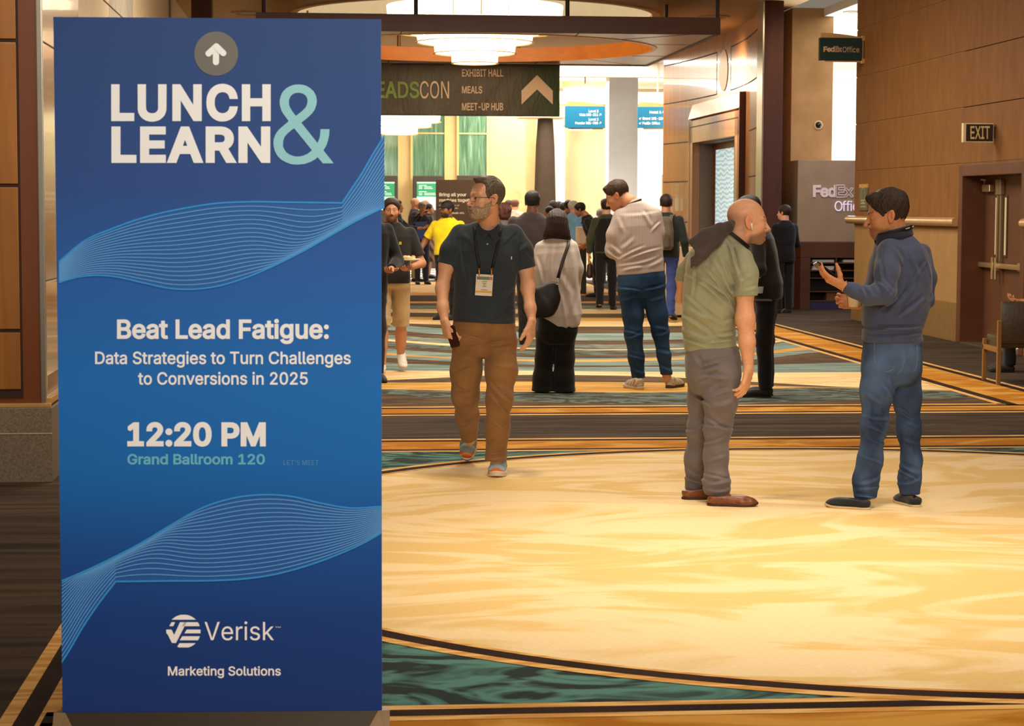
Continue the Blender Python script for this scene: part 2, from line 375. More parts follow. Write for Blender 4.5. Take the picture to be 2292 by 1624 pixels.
240,41,239,41,164,41,163,56,163,58,164,58,240,85,240,85,254,14,254,13,254,1,19,101,164,101,163,116,163,117,164,118,224,145,163,154,164,179,222,180,221,
180,164,181,163,196,163,197,164,197,254,177,254,149,189,148,189,121,254,101,254,14,38,448,1,3,58,11,55,14,42,17,35,22,27,31,15,46,3,59,-3,68,-7,89,-10,
115,-9,139,-3,152,3,164,11,179,-7,219,-6,224,5,192,43,202,63,207,78,210,94,211,119,169,119,168,118,165,91,163,81,161,81,120,132,140,147,154,162,164,178,
168,192,169,209,167,216,163,228,153,243,142,252,130,259,116,262,100,264,85,262,71,259,58,252,47,243,40,233,34,222,32,213,31,199,32,187,35,175,40,165,47,
153,57,139,33,118,25,109,18,99,13,87,11,79,10,67,13,56,61,59,51,65,42,76,35,87,31,101,30,113,32,128,39,136,45,85,105,71,95,61,84,56,73,15,75,199,76,192,
79,184,92,165,108,177,119,187,123,196,124,207,121,214,115,220,106,223,95,223,87,220,80,214,77,208,14,45,453,1,1,4,50,88,175,87,175,129,51,129,14,46,188,
1,1,16,18,14,23,3,30,-4,43,-9,53,-9,65,-4,72,4,77,16,77,25,74,34,65,45,56,49,43,50,31,45,23,38,18,26,14,48,453,1,2,32,18,105,24,67,33,42,45,22,52,14,69,
1,91,-8,102,-10,124,-10,147,-4,166,7,181,22,194,43,206,81,209,111,208,159,203,187,194,211,181,232,174,241,157,253,147,259,126,264,112,265,90,262,79,258,
61,248,52,240,39,223,33,212,24,187,17,144,24,63,103,66,83,71,66,81,48,91,38,106,32,124,33,136,39,149,52,158,73,162,93,165,115,164,151,161,172,155,190,145,
207,135,217,120,222,102,221,90,216,78,202,68,181,64,162,62,136,14,49,453,1,1,13,31,-6,202,-6,202,34,145,34,145,261,97,261,36,216,36,180,47,173,98,211,99,
210,99,34,32,34,14,50,453,1,1,34,25,-6,201,-7,201,35,92,36,168,118,186,144,194,162,197,180,197,195,190,219,176,240,156,254,140,261,122,264,102,264,85,261,
68,254,54,244,42,232,33,217,28,199,26,174,69,174,72,195,78,207,89,217,107,223,125,221,140,214,150,202,153,184,149,166,136,145,25,27,14,51,453,1,1,40,15,
66,21,39,34,19,55,2,81,-7,109,-10,139,-7,165,4,186,22,196,37,203,63,202,90,196,108,186,123,166,139,148,148,127,153,193,228,193,261,28,261,28,219,130,219,
72,153,71,118,72,117,117,116,138,108,147,102,154,91,157,81,157,67,153,54,142,41,126,34,109,32,90,35,74,43,64,55,60,73,15,73,14,52,453,1,1,17,13,46,134,
46,134,-6,135,-7,177,-7,179,46,213,46,213,88,178,88,177,166,134,165,134,88,66,88,161,250,156,261,119,261,13,81,14,53,453,1,1,46,23,63,28,40,41,19,59,4,
83,-7,110,-10,140,-6,158,2,180,19,195,43,202,72,202,90,200,104,193,124,186,138,173,152,163,160,149,167,137,171,109,174,92,171,77,165,76,166,82,219,190,
219,190,261,42,261,26,120,65,116,79,124,95,130,110,131,125,129,141,120,151,107,156,93,157,75,153,60,145,47,131,36,116,32,98,33,82,41,71,55,67,72,23,72,
14,65,480,1,2,8,-1,-6,47,-7,73,64,167,64,193,-7,241,-6,143,261,96,261,3,87,106,152,106,119,203,14,66,456,1,3,25,23,-6,123,-7,156,-4,183,7,196,17,206,30,
213,45,216,60,216,76,213,91,207,105,199,116,190,125,176,133,190,144,202,162,206,180,205,202,200,217,192,231,181,242,168,251,150,258,132,261,23,261,11,69,
36,133,36,156,42,164,49,169,58,171,72,167,85,156,99,140,106,124,108,69,108,12,69,150,124,150,133,151,144,156,153,163,159,174,161,186,157,201,147,213,135,
217,70,219,69,217,14,67,510,1,1,58,14,109,19,81,29,54,36,42,50,24,71,7,95,-4,121,-10,149,-9,179,-2,205,13,226,35,237,57,245,87,199,87,193,69,184,54,172,
44,157,37,143,34,127,34,103,40,89,49,79,60,65,85,60,105,59,127,63,162,69,180,83,200,97,211,118,219,134,221,146,220,160,216,171,211,181,203,189,193,194,
183,199,168,200,167,245,168,237,199,226,219,211,237,193,250,173,258,151,264,131,265,107,262,83,254,71,248,52,232,36,213,28,199,19,174,16,159,13,127,14,
68,502,1,2,19,23,-6,109,-7,126,-6,153,-1,168,4,190,16,208,34,217,45,228,69,235,97,238,127,235,159,228,186,217,210,201,229,180,245,156,255,127,261,23,261,
17,69,36,118,36,147,42,155,46,169,57,183,77,189,95,192,115,192,139,189,160,183,178,174,192,163,203,148,212,121,218,70,219,69,217,14,69,419,1,1,14,23,-6,
195,-6,193,36,69,36,69,106,70,107,185,108,184,150,69,150,69,217,70,219,193,219,193,261,23,261,14,70,410,1,1,11,23,-6,69,-7,69,103,180,104,180,146,69,147,
69,217,70,219,192,219,192,261,23,261,14,71,520,1,1,64,14,109,18,82,22,69,35,43,51,22,71,7,95,-5,121,-10,148,-10,181,-2,193,4,210,16,225,33,237,52,241,64,
245,87,246,135,134,135,134,93,199,93,200,91,197,78,192,66,184,54,175,45,163,39,151,35,125,34,110,37,91,48,78,61,69,76,62,94,59,115,59,139,63,162,69,180,
83,200,102,214,118,219,133,221,146,220,160,216,170,211,180,202,188,193,200,167,246,168,238,198,230,213,217,230,200,245,181,255,164,261,140,265,119,264,
94,259,71,248,59,240,43,222,29,201,22,186,16,159,13,127,14,72,517,1,1,13,23,-6,69,-7,69,108,70,109,189,109,189,-6,235,-6,235,261,189,261,189,151,69,151,
69,261,23,261,14,73,300,1,1,14,9,-6,141,-7,141,36,98,36,98,217,99,219,142,219,141,261,9,261,9,219,51,219,52,217,52,36,9,36,14,76,393,1,1,6,23,-6,187,-7,
187,36,69,36,69,261,23,261,14,77,628,1,1,16,23,-6,68,-6,68,168,69,169,138,-6,175,-7,244,170,245,-6,291,-6,291,261,233,261,169,96,157,60,146,94,81,261,23,
261,14,79,533,1,2,33,14,109,19,81,28,55,43,32,62,13,83,0,107,-8,136,-10,160,-8,172,-5,196,7,215,22,232,43,244,67,251,96,253,112,253,144,248,174,238,199,
231,213,215,232,196,248,173,258,148,264,121,264,95,259,82,253,61,240,43,222,29,200,23,186,16,159,13,127,27,59,118,62,94,69,76,79,60,89,49,103,40,118,35,
134,33,157,37,172,44,184,54,193,67,202,84,207,105,208,127,206,151,201,171,188,195,178,206,164,214,142,220,125,220,110,217,95,210,84,201,69,180,61,151,14,
80,445,1,2,19,23,-6,69,-7,69,85,129,86,151,90,169,97,178,103,190,114,201,129,207,145,211,163,211,183,208,201,201,218,191,232,169,250,151,257,129,261,23,
261,11,69,129,129,129,141,132,153,139,162,154,165,172,163,190,155,205,144,214,129,218,69,219,14,83,447,1,1,64,12,68,18,42,31,20,51,3,71,-6,101,-11,135,
-10,165,-1,188,14,204,36,211,60,210,84,206,96,200,108,183,125,164,136,143,144,99,156,80,164,69,174,65,188,68,201,78,213,96,221,113,222,129,220,147,213,
158,201,164,182,207,182,207,198,203,213,198,222,188,236,168,251,143,261,114,265,84,261,57,251,38,235,27,221,20,197,20,176,22,165,32,147,45,134,56,127,77,
117,141,98,153,92,161,85,165,77,166,66,163,57,156,47,146,39,135,35,119,32,101,32,81,38,69,46,61,59,58,75,12,75,14,84,449,1,1,10,9,219,88,219,89,217,89,
-7,134,-7,135,217,136,219,215,219,215,261,10,261,14,85,517,1,1,29,24,74,31,46,42,28,49,20,64,7,84,-3,117,-11,153,-9,175,-3,202,13,216,27,227,45,231,56,
235,75,236,261,189,261,189,90,187,71,178,54,166,43,150,35,129,33,108,36,91,43,79,55,72,71,69,90,69,261,23,261,14,86,480,1,1,13,-1,259,97,-6,98,-7,143,-7,
144,-6,241,261,192,261,136,100,121,51,104,100,47,261,-1,261,-2,261,14,88,474,1,1,16,4,3,10,-7,49,-7,118,94,187,-7,228,-7,233,4,147,132,229,250,223,261,
183,261,118,167,56,261,15,261,9,250,92,130,14,97,389,1,2,41,9,44,14,26,23,12,38,0,51,-7,72,-11,95,-10,114,-4,131,7,132,-7,174,-7,175,-6,175,134,171,156,
160,174,152,183,137,191,120,197,101,199,84,198,65,194,48,188,35,178,21,162,11,141,54,129,62,143,74,153,89,158,107,158,117,155,126,147,130,138,131,126,129,
124,123,121,56,111,30,99,19,89,13,78,9,62,16,54,45,60,37,74,31,92,30,107,34,118,41,125,50,130,62,131,80,136,84,135,85,84,76,66,71,59,67,55,62,53,53,14,
99,396,1,1,48,11,78,17,50,27,30,40,14,55,2,73,-6,94,-11,121,-10,143,-3,161,8,173,20,182,33,190,56,148,67,139,46,125,35,116,32,104,30,92,31,82,35,73,42,
67,50,59,68,55,93,59,120,63,132,73,146,82,153,91,156,110,158,127,153,139,141,148,123,190,133,184,150,175,165,165,177,152,187,137,194,121,198,103,199,83,
197,64,191,40,174,30,162,22,148,12,117,10,95,14,100,424,1,2,25,11,78,17,49,26,30,44,8,60,-3,88,-11,112,-10,130,-4,142,4,149,11,151,-7,193,-7,193,261,148,
261,148,179,139,187,125,195,112,198,97,199,79,197,61,191,38,174,26,158,14,129,11,107,23,56,81,59,66,64,55,73,42,82,35,92,31,107,31,119,33,127,38,135,45,
141,56,147,72,149,86,147,117,143,129,135,143,124,153,109,158,91,157,77,150,66,138,59,122,55,102,14,101,404,1,2,45,11,78,14,60,17,50,27,30,40,14,55,2,74,
-6,95,-11,107,-11,122,-10,143,-5,163,6,177,20,185,32,191,51,149,61,140,44,130,35,121,32,113,30,94,31,79,37,67,47,59,62,56,77,56,78,193,78,191,117,188,134,
185,144,178,158,169,171,154,184,142,191,124,197,109,199,92,199,71,194,55,186,45,179,32,165,22,148,14,128,12,116,10,93,13,56,119,58,117,146,117,146,119,
140,137,131,148,119,155,103,158,86,155,77,151,73,147,63,135,59,126,14,102,254,1,1,23,-4,157,33,157,33,-6,77,-7,78,156,121,157,121,196,78,197,79,217,83,
225,90,229,102,230,119,226,129,265,110,271,87,272,71,268,54,260,42,247,36,235,34,222,33,197,-4,196,14,103,425,1,2,46,11,81,17,52,26,34,38,19,61,3,88,-4,
112,-4,130,2,149,15,148,-11,146,-18,141,-27,132,-35,112,-41,98,-41,85,-39,68,-30,53,-11,16,-32,25,-47,33,-57,46,-68,59,-74,79,-80,95,-82,113,-82,131,-79,
148,-75,163,-67,175,-56,185,-42,189,-32,193,-15,193,196,151,197,149,178,139,187,130,193,119,197,106,199,79,197,53,187,44,180,32,167,17,141,11,108,23,56,
84,59,70,64,58,70,50,80,42,91,38,103,37,116,38,128,43,136,50,141,58,145,69,148,82,149,99,147,117,138,139,128,150,113,157,92,157,77,150,66,139,59,123,55,
103,14,104,410,1,1,28,19,-6,64,-7,64,112,66,129,71,141,80,150,92,156,104,158,118,156,127,151,135,142,139,132,141,117,141,-6,186,-6,185,130,182,148,177,
163,168,177,157,187,145,193,130,198,113,199,95,197,80,192,64,181,64,261,19,261,14,105,167,2,1,17,14,235,19,225,26,219,37,215,46,215,55,217,64,225,69,234,
70,246,67,254,58,264,47,268,37,268,26,264,19,258,15,250,14,246,1,6,19,-6,21,-7,63,-7,64,-6,64,196,19,196,14,107,381,1,1,17,19,-6,20,-7,64,-7,64,66,64,67,
76,78,143,-7,185,-7,191,4,110,108,185,184,180,196,139,196,65,121,64,121,64,261,19,261,14,108,189,1,1,14,20,32,24,18,28,11,38,0,44,-3,53,-6,70,-8,98,-4,
90,35,68,34,66,35,64,41,64,261,19,261,14,109,610,1,1,46,19,-6,64,-7,65,129,69,141,76,150,88,156,100,158,110,157,118,153,127,144,130,135,130,-6,175,-6,175,
132,179,142,187,151,197,157,209,158,220,157,232,151,238,144,240,135,241,-6,284,-7,285,-6,285,136,282,154,272,174,263,184,252,192,239,197,226,200,206,199,
188,194,172,184,160,172,149,185,142,191,134,195,119,199,104,200,88,196,73,189,64,181,63,196,19,196,14,110,410,1,1,27,19,-6,64,-7,64,112,66,129,71,141,80,
150,92,156,104,158,118,156,127,151,135,142,139,132,141,117,141,-6,185,-7,186,120,184,139,176,164,167,177,157,187,145,193,130,198,104,199,80,192,64,180,
63,196,19,196,14,111,415,1,2,31,11,78,17,50,27,30,40,14,55,2,73,-6,92,-10,115,-11,134,-7,152,2,167,13,176,23,187,41,193,59,197,81,197,106,193,129,186,149,
176,165,163,179,152,186,134,195,115,199,94,199,74,195,62,190,46,179,32,165,22,149,12,117,10,95,24,56,81,59,68,64,55,70,46,80,36,91,32,104,30,116,32,127,
36,135,42,142,51,148,63,152,80,153,95,151,113,147,126,142,138,131,149,116,157,97,157,80,152,69,141,61,126,56,107,14,114,259,1,1,21,19,-6,20,-7,64,-7,64,
118,66,130,69,138,73,144,79,149,87,153,95,155,104,156,128,153,128,199,106,199,92,198,79,193,72,189,64,182,63,183,62,197,19,196,14,115,365,1,1,73,10,50,
15,32,21,20,26,14,34,6,42,1,61,-7,84,-11,109,-10,124,-6,133,-3,145,4,153,9,162,19,166,26,169,33,172,45,172,60,170,69,163,84,152,96,136,105,117,111,82,120,
72,123,64,129,62,134,61,138,64,147,70,153,82,158,94,159,106,158,117,153,124,143,130,131,171,140,165,158,155,174,145,184,130,192,117,197,102,199,85,199,
66,195,49,189,37,180,28,171,23,164,20,156,17,144,17,129,19,120,26,105,38,93,54,84,72,78,109,69,117,66,121,63,125,59,127,54,127,48,123,41,114,34,103,31,
90,30,75,32,63,38,57,45,52,60,51,61,10,53,14,116,227,1,1,22,-4,157,25,155,26,37,31,20,36,11,48,0,65,-7,90,-9,114,-4,107,34,86,32,77,33,72,38,70,49,70,155,
109,157,109,196,70,197,70,242,26,243,25,197,-4,196,14,117,410,1,1,27,20,56,25,35,32,19,42,8,61,-4,83,-9,109,-8,125,-2,142,11,143,-7,185,-7,185,197,142,
197,141,195,141,77,139,60,133,48,125,39,113,34,100,32,88,34,77,39,70,47,66,57,64,72,64,197,20,197,14,118,389,1,1,8,-1,195,76,-6,118,-7,196,196,147,196,
97,57,47,196,-1,197,14,120,379,1,1,17,5,3,12,-7,49,-7,94,62,139,-6,179,-6,184,4,121,96,181,185,176,196,137,196,96,131,54,196,14,196,9,186,9,184,69,97,24,
48,453,1,2,46,13,106,16,80,19,67,23,53,29,40,40,20,49,10,58,2,67,-4,77,-9,89,-13,101,-15,125,-15,137,-13,149,-9,159,-4,169,2,178,10,185,19,192,29,199,41,
208,67,213,94,214,110,215,128,213,158,208,188,198,214,185,235,178,244,169,252,159,259,146,264,126,269,113,270,101,269,89,267,77,263,68,259,58,252,49,244,
35,226,28,214,19,190,16,174,12,145,34,67,118,69,94,73,76,79,61,86,50,90,46,97,41,103,38,113,37,119,37,128,40,133,42,138,47,144,55,148,61,153,74,158,94,
160,116,159,151,156,170,151,187,144,200,137,208,133,212,128,215,119,217,113,218,103,216,94,212,89,208,82,200,76,187,71,170,68,149,24,49,453,1,1,16,26,-11,
27,-12,207,-12,207,39,150,40,150,265,149,266,95,266,32,220,31,179,50,169,93,201,94,200,94,40,27,39,26,38,24,50,453,1,1,53,20,-11,21,-12,205,-12,207,-11,
207,40,105,40,104,41,151,91,177,121,191,142,196,154,200,166,202,179,202,196,198,212,195,221,186,236,180,243,168,253,158,259,141,266,123,269,102,269,84,
266,66,259,51,248,38,235,29,220,23,200,21,190,21,169,75,169,76,190,78,197,81,203,87,209,91,213,99,216,106,217,115,218,124,216,136,211,142,205,145,200,147,
193,148,185,147,178,145,169,140,160,132,149,114,128,21,29,20,28,24,58,188,2,1,24,13,14,16,5,19,0,27,-8,38,-13,47,-14,53,-14,64,-10,72,-4,76,0,81,11,82,
20,82,26,78,38,72,45,68,49,57,54,48,55,42,55,36,53,29,50,19,41,16,36,13,27,1,24,13,152,16,143,19,138,27,130,38,125,47,123,53,124,65,128,72,133,76,138,79,
143,82,152,82,164,79,174,76,179,68,186,57,192,48,193,42,193,32,189,27,186,19,179,16,173,13,164,24,65,480,1,2,11,-9,-11,-8,-12,51,-12,76,59,163,59,189,-11,
190,-12,247,-12,248,-11,147,266,93,266,3,94,112,145,112,120,186,24,66,456,1,3,31,18,-11,19,-12,124,-12,137,-11,157,-9,169,-5,185,2,199,13,210,26,214,35,
219,52,221,68,220,85,215,100,208,113,199,124,187,134,197,145,206,160,211,179,211,196,207,212,201,227,190,241,178,251,170,256,158,261,142,265,131,266,19,
266,18,265,15,74,41,74,41,131,41,142,42,152,46,160,52,164,59,166,71,163,82,159,88,154,94,147,98,139,102,124,103,74,103,13,74,155,74,155,124,155,134,157,
142,161,149,167,155,176,156,187,153,199,145,208,134,212,119,214,74,214,24,67,510,1,1,77,9,109,11,95,14,79,19,65,29,44,39,29,48,19,58,10,69,2,80,-4,93,-9,
107,-13,120,-15,134,-15,150,-14,167,-11,182,-6,195,1,209,10,220,20,230,32,238,46,242,55,246,70,251,92,195,92,190,74,185,64,177,55,168,48,155,42,141,39,
126,39,111,42,98,49,87,58,78,70,70,86,65,104,64,116,64,139,67,160,74,177,81,190,87,197,93,202,104,209,119,214,134,216,147,215,161,211,171,205,180,197,186,
188,190,179,195,162,251,163,246,185,242,200,234,216,220,235,202,250,182,261,158,268,134,270,107,267,92,263,81,259,69,252,59,245,48,236,38,224,24,202,18,
188,14,175,11,160,8,128,24,69,419,1,1,18,18,-11,19,-12,199,-12,200,-11,199,41,74,41,74,41,74,102,190,103,190,154,188,155,74,155,74,214,198,214,198,265,
197,266,19,266,18,265,24,70,410,1,1,15,18,-11,19,-12,73,-12,74,-11,74,99,184,99,185,100,185,151,74,151,74,212,74,214,197,214,196,266,19,266,18,265,24,71,
520,1,1,80,9,109,14,80,18,66,24,52,31,40,39,28,56,12,68,3,80,-4,93,-9,107,-13,120,-15,149,-15,171,-10,183,-6,204,5,214,13,229,29,241,50,246,62,250,86,251,
140,131,140,129,139,129,89,131,88,194,88,192,79,188,67,181,58,171,49,161,43,149,40,135,39,126,39,111,42,99,48,93,52,82,64,74,77,67,95,64,116,64,139,67,
160,74,177,82,191,87,197,99,207,110,212,117,214,132,216,146,215,158,211,168,206,177,199,184,190,189,179,195,163,197,162,252,163,247,185,242,200,231,221,
216,238,203,249,182,260,161,267,141,270,119,269,105,267,92,263,80,258,69,253,57,244,39,226,24,202,18,189,14,175,11,159,8,128,24,72,517,1,1,20,18,-11,19,
-12,73,-12,74,-11,74,104,184,104,184,-11,185,-12,239,-12,240,-11,240,265,239,266,185,266,184,265,184,156,74,156,74,265,73,266,19,266,18,265,24,76,393,1,
1,11,18,-11,19,-12,191,-12,193,-11,193,40,191,41,74,41,74,265,73,266,19,266,18,265,24,78,523,1,1,16,18,-11,19,-12,73,-12,74,-11,74,166,187,-12,242,-12,
244,-11,244,265,242,266,188,266,187,265,187,89,74,266,19,266,18,265,24,82,449,1,2,26,18,-11,19,-12,73,-12,74,-11,74,86,115,87,116,86,169,-11,233,-12,174,
98,187,108,194,114,206,130,213,148,216,167,216,185,215,194,210,214,205,223,196,236,180,250,172,255,154,262,130,266,19,266,18,265,15,74,140,74,140,124,140,
139,142,150,148,154,152,157,158,160,172,159,188,154,200,150,205,143,209,130,213,116,214,74,214,24,85,517,1,1,42,19,73,23,54,27,43,38,24,52,10,62,3,82,-8,
94,-12,116,-16,130,-16,154,-14,166,-11,178,-7,196,2,206,10,221,25,232,43,236,54,240,75,241,265,239,266,185,266,184,265,184,90,183,76,180,67,175,58,164,
48,149,40,130,38,110,40,100,44,94,48,83,58,78,67,76,76,74,90,74,265,73,266,19,266,18,265,18,87,24,97,389,1,2,48,4,43,7,30,9,24,18,10,30,-1,36,-5,49,-11,
72,-16,93,-16,112,-11,126,-3,127,-12,180,-12,180,135,177,151,175,159,172,166,165,177,154,187,138,196,123,201,102,204,84,203,63,199,45,191,31,182,22,172,
17,165,5,139,5,138,57,122,63,136,72,146,79,150,85,152,102,153,112,151,120,147,123,143,125,138,126,127,60,117,43,112,28,104,16,93,8,81,5,69,3,61,19,58,51,
59,46,62,42,72,37,85,35,96,36,103,38,111,42,118,48,124,59,126,69,140,81,139,82,124,77,85,71,72,68,66,66,60,61,58,57,24,98,424,1,2,34,14,-11,15,-12,68,-12,
68,-2,69,-1,86,-11,101,-15,114,-16,125,-16,146,-11,162,-3,171,4,185,19,195,36,200,47,205,69,207,82,207,106,205,120,200,139,191,161,179,177,171,184,163,
190,146,199,125,204,107,204,93,202,81,197,69,190,69,265,68,266,15,266,14,265,24,69,81,72,67,76,57,82,48,92,40,101,36,114,36,125,38,132,42,139,49,145,58,
150,73,152,87,152,102,150,115,146,127,139,139,129,148,116,153,99,152,87,146,78,136,72,121,69,102,24,100,424,1,2,34,6,78,9,58,12,48,22,27,33,12,41,4,59,
-7,78,-14,87,-16,105,-16,119,-14,126,-11,137,-6,144,-1,144,-11,146,-12,197,-12,198,-11,198,265,197,266,144,266,143,190,132,197,120,202,105,204,87,204,77,
202,59,196,49,190,35,178,21,160,13,142,9,130,5,106,26,61,79,64,66,70,54,77,45,84,40,96,36,108,36,117,38,128,45,134,52,139,63,142,73,144,90,143,108,141,
121,136,132,131,141,125,146,117,150,103,153,96,152,87,150,77,143,68,131,62,115,60,96,24,101,404,1,2,48,6,78,9,58,13,48,22,28,29,19,36,11,53,-2,72,-11,95,
-16,107,-16,123,-15,146,-9,165,2,181,16,189,29,198,54,146,67,139,51,131,42,125,38,117,36,101,35,86,39,75,46,66,58,62,72,63,73,197,73,198,73,198,96,196,
117,194,129,190,145,183,160,173,174,162,184,144,195,129,201,110,204,92,204,71,199,60,195,42,183,28,168,18,151,12,139,7,117,5,94,9,63,123,140,123,133,138,
125,147,114,152,102,153,89,151,77,144,68,134,24,103,425,1,2,56,6,80,9,61,12,50,22,31,35,15,51,3,63,-3,77,-7,98,-10,120,-7,131,-3,144,4,143,-10,140,-21,
134,-28,129,-31,119,-35,111,-36,98,-36,89,-35,81,-33,70,-25,54,-5,10,-29,9,-31,18,-46,24,-55,33,-64,45,-73,63,-81,78,-85,95,-87,114,-87,132,-84,150,-79,
165,-71,179,-59,189,-44,194,-34,198,-16,198,202,146,202,145,200,144,190,132,197,120,202,105,204,89,204,68,199,50,190,41,184,28,170,22,161,12,142,9,130,
6,109,27,61,80,65,67,70,58,77,50,83,46,96,42,108,42,118,44,128,50,134,56,139,65,142,76,144,89,144,104,142,118,137,131,131,140,122,149,114,151,107,153,98,
153,88,151,83,148,76,143,68,131,62,116,60,97,24,104,410,1,1,34,14,-11,15,-12,68,-12,69,-11,69,112,70,124,74,136,81,145,93,151,105,153,116,151,125,147,130,
140,135,130,136,116,136,-11,137,-12,189,-12,191,-11,190,130,187,149,182,164,177,173,166,185,153,195,138,201,122,204,104,204,86,199,69,191,69,265,68,266,
15,266,14,265,24,105,167,2,1,24,9,235,12,227,15,223,22,215,32,211,41,209,47,210,52,211,61,215,69,223,73,230,75,236,75,247,71,257,66,263,61,268,52,272,46,
274,37,274,31,272,23,268,15,260,11,253,9,247,1,8,14,-11,16,-12,68,-12,69,-11,69,200,68,202,16,202,14,200,24,108,189,1,1,21,15,31,19,16,23,9,29,1,35,-4,
42,-8,59,-12,72,-13,90,-11,104,-8,104,-6,94,40,93,41,72,38,70,39,69,42,69,265,68,266,15,266,14,265,14,43,24,109,610,1,1,55,14,-11,15,-12,68,-12,69,-11,
69,118,70,128,74,139,80,146,90,152,99,153,108,152,116,149,122,142,125,134,125,-11,126,-12,179,-12,180,-11,180,131,183,139,191,148,198,152,209,153,218,152,
228,147,233,142,235,133,236,-11,237,-12,290,-12,290,137,289,146,285,161,277,176,266,188,255,196,241,202,227,205,209,205,191,200,174,192,161,181,159,181,
152,189,144,195,129,202,119,205,104,205,92,203,81,199,69,192,68,193,68,202,15,202,14,200,24,110,410,1,1,36,14,-11,15,-12,68,-12,69,-11,69,112,70,124,74,
136,81,145,93,151,105,153,116,151,125,147,130,140,135,130,136,116,136,-11,137,-12,189,-12,191,-11,191,119,189,140,185,157,181,166,172,179,161,190,146,198,
131,203,122,204,105,204,95,202,84,199,69,191,68,191,68,202,15,202,14,200,24,111,415,1,2,33,6,78,9,58,13,48,23,28,36,11,52,-2,71,-11,92,-15,116,-15,135,
-11,147,-7,165,4,179,19,191,37,198,58,202,81,202,106,198,130,191,151,179,169,164,184,147,195,126,202,114,204,93,204,72,199,61,195,44,184,29,169,17,151,
12,139,7,118,5,94,25,61,78,65,63,70,54,77,45,84,40,98,36,110,36,120,38,129,43,137,52,142,63,146,75,147,87,147,102,144,118,140,130,134,139,124,148,110,153,
93,152,87,150,80,145,70,135,63,118,60,100,24,114,259,1,1,21,14,-11,15,-12,68,-12,69,-11,69,118,71,130,73,136,78,142,85,146,92,149,107,151,134,148,134,202,
132,203,98,204,83,200,69,193,68,194,68,202,15,202,14,200,24,115,365,1,1,72,4,54,10,30,14,22,21,12,27,6,39,-3,58,-12,82,-16,109,-15,120,-13,135,-8,142,-4,
155,4,162,11,170,22,174,31,177,45,177,61,175,71,168,87,162,94,147,105,129,113,78,127,69,132,67,135,66,139,69,145,76,151,84,153,94,154,105,153,114,149,120,
141,127,125,177,136,177,136,169,160,159,177,148,187,132,197,118,202,102,204,78,203,61,199,46,193,34,184,27,178,19,166,15,159,12,145,12,129,14,120,17,111,
21,103,27,96,34,90,51,80,61,76,108,65,115,62,121,57,122,49,118,43,112,39,103,36,90,35,76,37,66,43,60,51,55,67,4,57,24,116,227,1,1,32,-9,152,19,152,20,150,
21,36,23,26,27,17,31,9,38,2,45,-4,54,-9,64,-12,75,-14,94,-14,106,-12,121,-7,110,39,109,40,85,37,79,38,76,40,75,48,75,150,76,152,114,152,114,201,76,202,
75,203,75,248,21,248,20,203,19,202,-9,201,24,117,410,1,1,36,15,55,20,33,28,16,39,4,51,-5,59,-9,68,-12,81,-14,101,-14,119,-10,127,-6,137,0,137,-11,138,-12,
189,-12,191,-11,191,201,189,202,137,202,136,201,136,76,135,66,131,54,124,45,112,39,101,37,89,39,81,42,74,49,70,60,69,73,69,201,68,202,15,202,14,201,14,
70,24,121,389,1,1,24,-8,200,68,-1,61,-22,57,-28,54,-31,50,-33,45,-33,22,-30,10,-76,22,-82,34,-84,51,-84,64,-82,79,-76,90,-69,101,-57,108,-46,114,-33,203,
201,144,201,97,72,51,201,-8,202,-9,201,36,48,453,1,2,49,7,106,10,80,13,65,23,38,29,26,36,16,44,6,54,-2,64,-9,76,-15,88,-18,101,-21,125,-21,139,-18,151,
-15,163,-9,172,-2,182,6,190,16,198,28,209,50,213,64,219,94,221,128,219,160,217,175,209,203,204,217,197,228,190,239,182,248,172,257,163,263,152,268,139,
273,127,275,115,276,100,275,88,273,76,269,64,263,53,256,45,248,37,239,29,227,17,203,10,176,8,160,6,128,26,73,119,75,95,79,77,84,64,94,50,104,44,113,43,
119,43,130,48,136,53,140,59,148,77,152,95,154,116,153,149,150,169,145,185,137,200,129,208,118,211,104,211,94,204,87,196,79,177,75,161,73,139,36,49,453,
1,1,16,20,-17,21,-18,213,-18,213,45,156,46,156,271,155,272,93,272,26,223,26,179,54,165,87,189,88,188,88,46,21,45,20,44,36,50,453,1,1,51,14,-17,15,-18,211,
-18,213,-17,213,46,118,46,118,47,156,87,183,119,192,132,199,146,206,166,208,179,208,196,206,206,201,223,196,232,184,247,177,254,162,264,142,272,123,275,
102,275,82,272,63,264,47,253,34,239,27,229,19,212,17,202,15,191,14,164,15,163,79,163,81,164,82,188,85,198,92,206,98,209,105,211,120,211,126,209,133,205,
138,201,140,196,142,190,142,182,141,175,137,167,123,148,14,31,36,58,188,2,1,24,8,12,11,3,14,-3,24,-13,32,-17,41,-20,54,-20,62,-18,71,-13,81,-3,87,8,88,
14,88,27,84,39,80,45,72,53,60,60,48,61,41,61,33,59,24,54,14,44,9,33,7,27,1,24,8,150,11,140,14,135,24,125,32,121,41,118,54,118,62,120,71,125,81,135,86,144,
88,152,88,165,84,177,80,183,72,191,60,197,48,199,41,198,30,195,24,192,14,182,11,176,7,165,36,65,480,1,2,13,-17,-17,-17,-18,55,-18,80,52,81,53,159,53,184,
-17,186,-18,256,-18,256,-16,150,272,88,272,88,271,4,103,118,136,118,120,165,119,164,36,67,510,1,1,77,3,109,8,79,13,64,19,49,34,26,44,15,54,5,65,-2,78,-10,
92,-15,105,-19,119,-21,134,-21,152,-20,168,-17,183,-12,198,-5,213,5,225,17,235,29,244,44,250,59,258,98,191,98,185,79,181,70,174,60,165,53,153,47,141,45,
126,45,113,48,102,53,91,62,83,73,76,88,71,106,70,127,71,149,75,166,79,175,86,187,91,193,101,200,108,204,119,208,126,209,138,210,156,206,165,202,173,196,
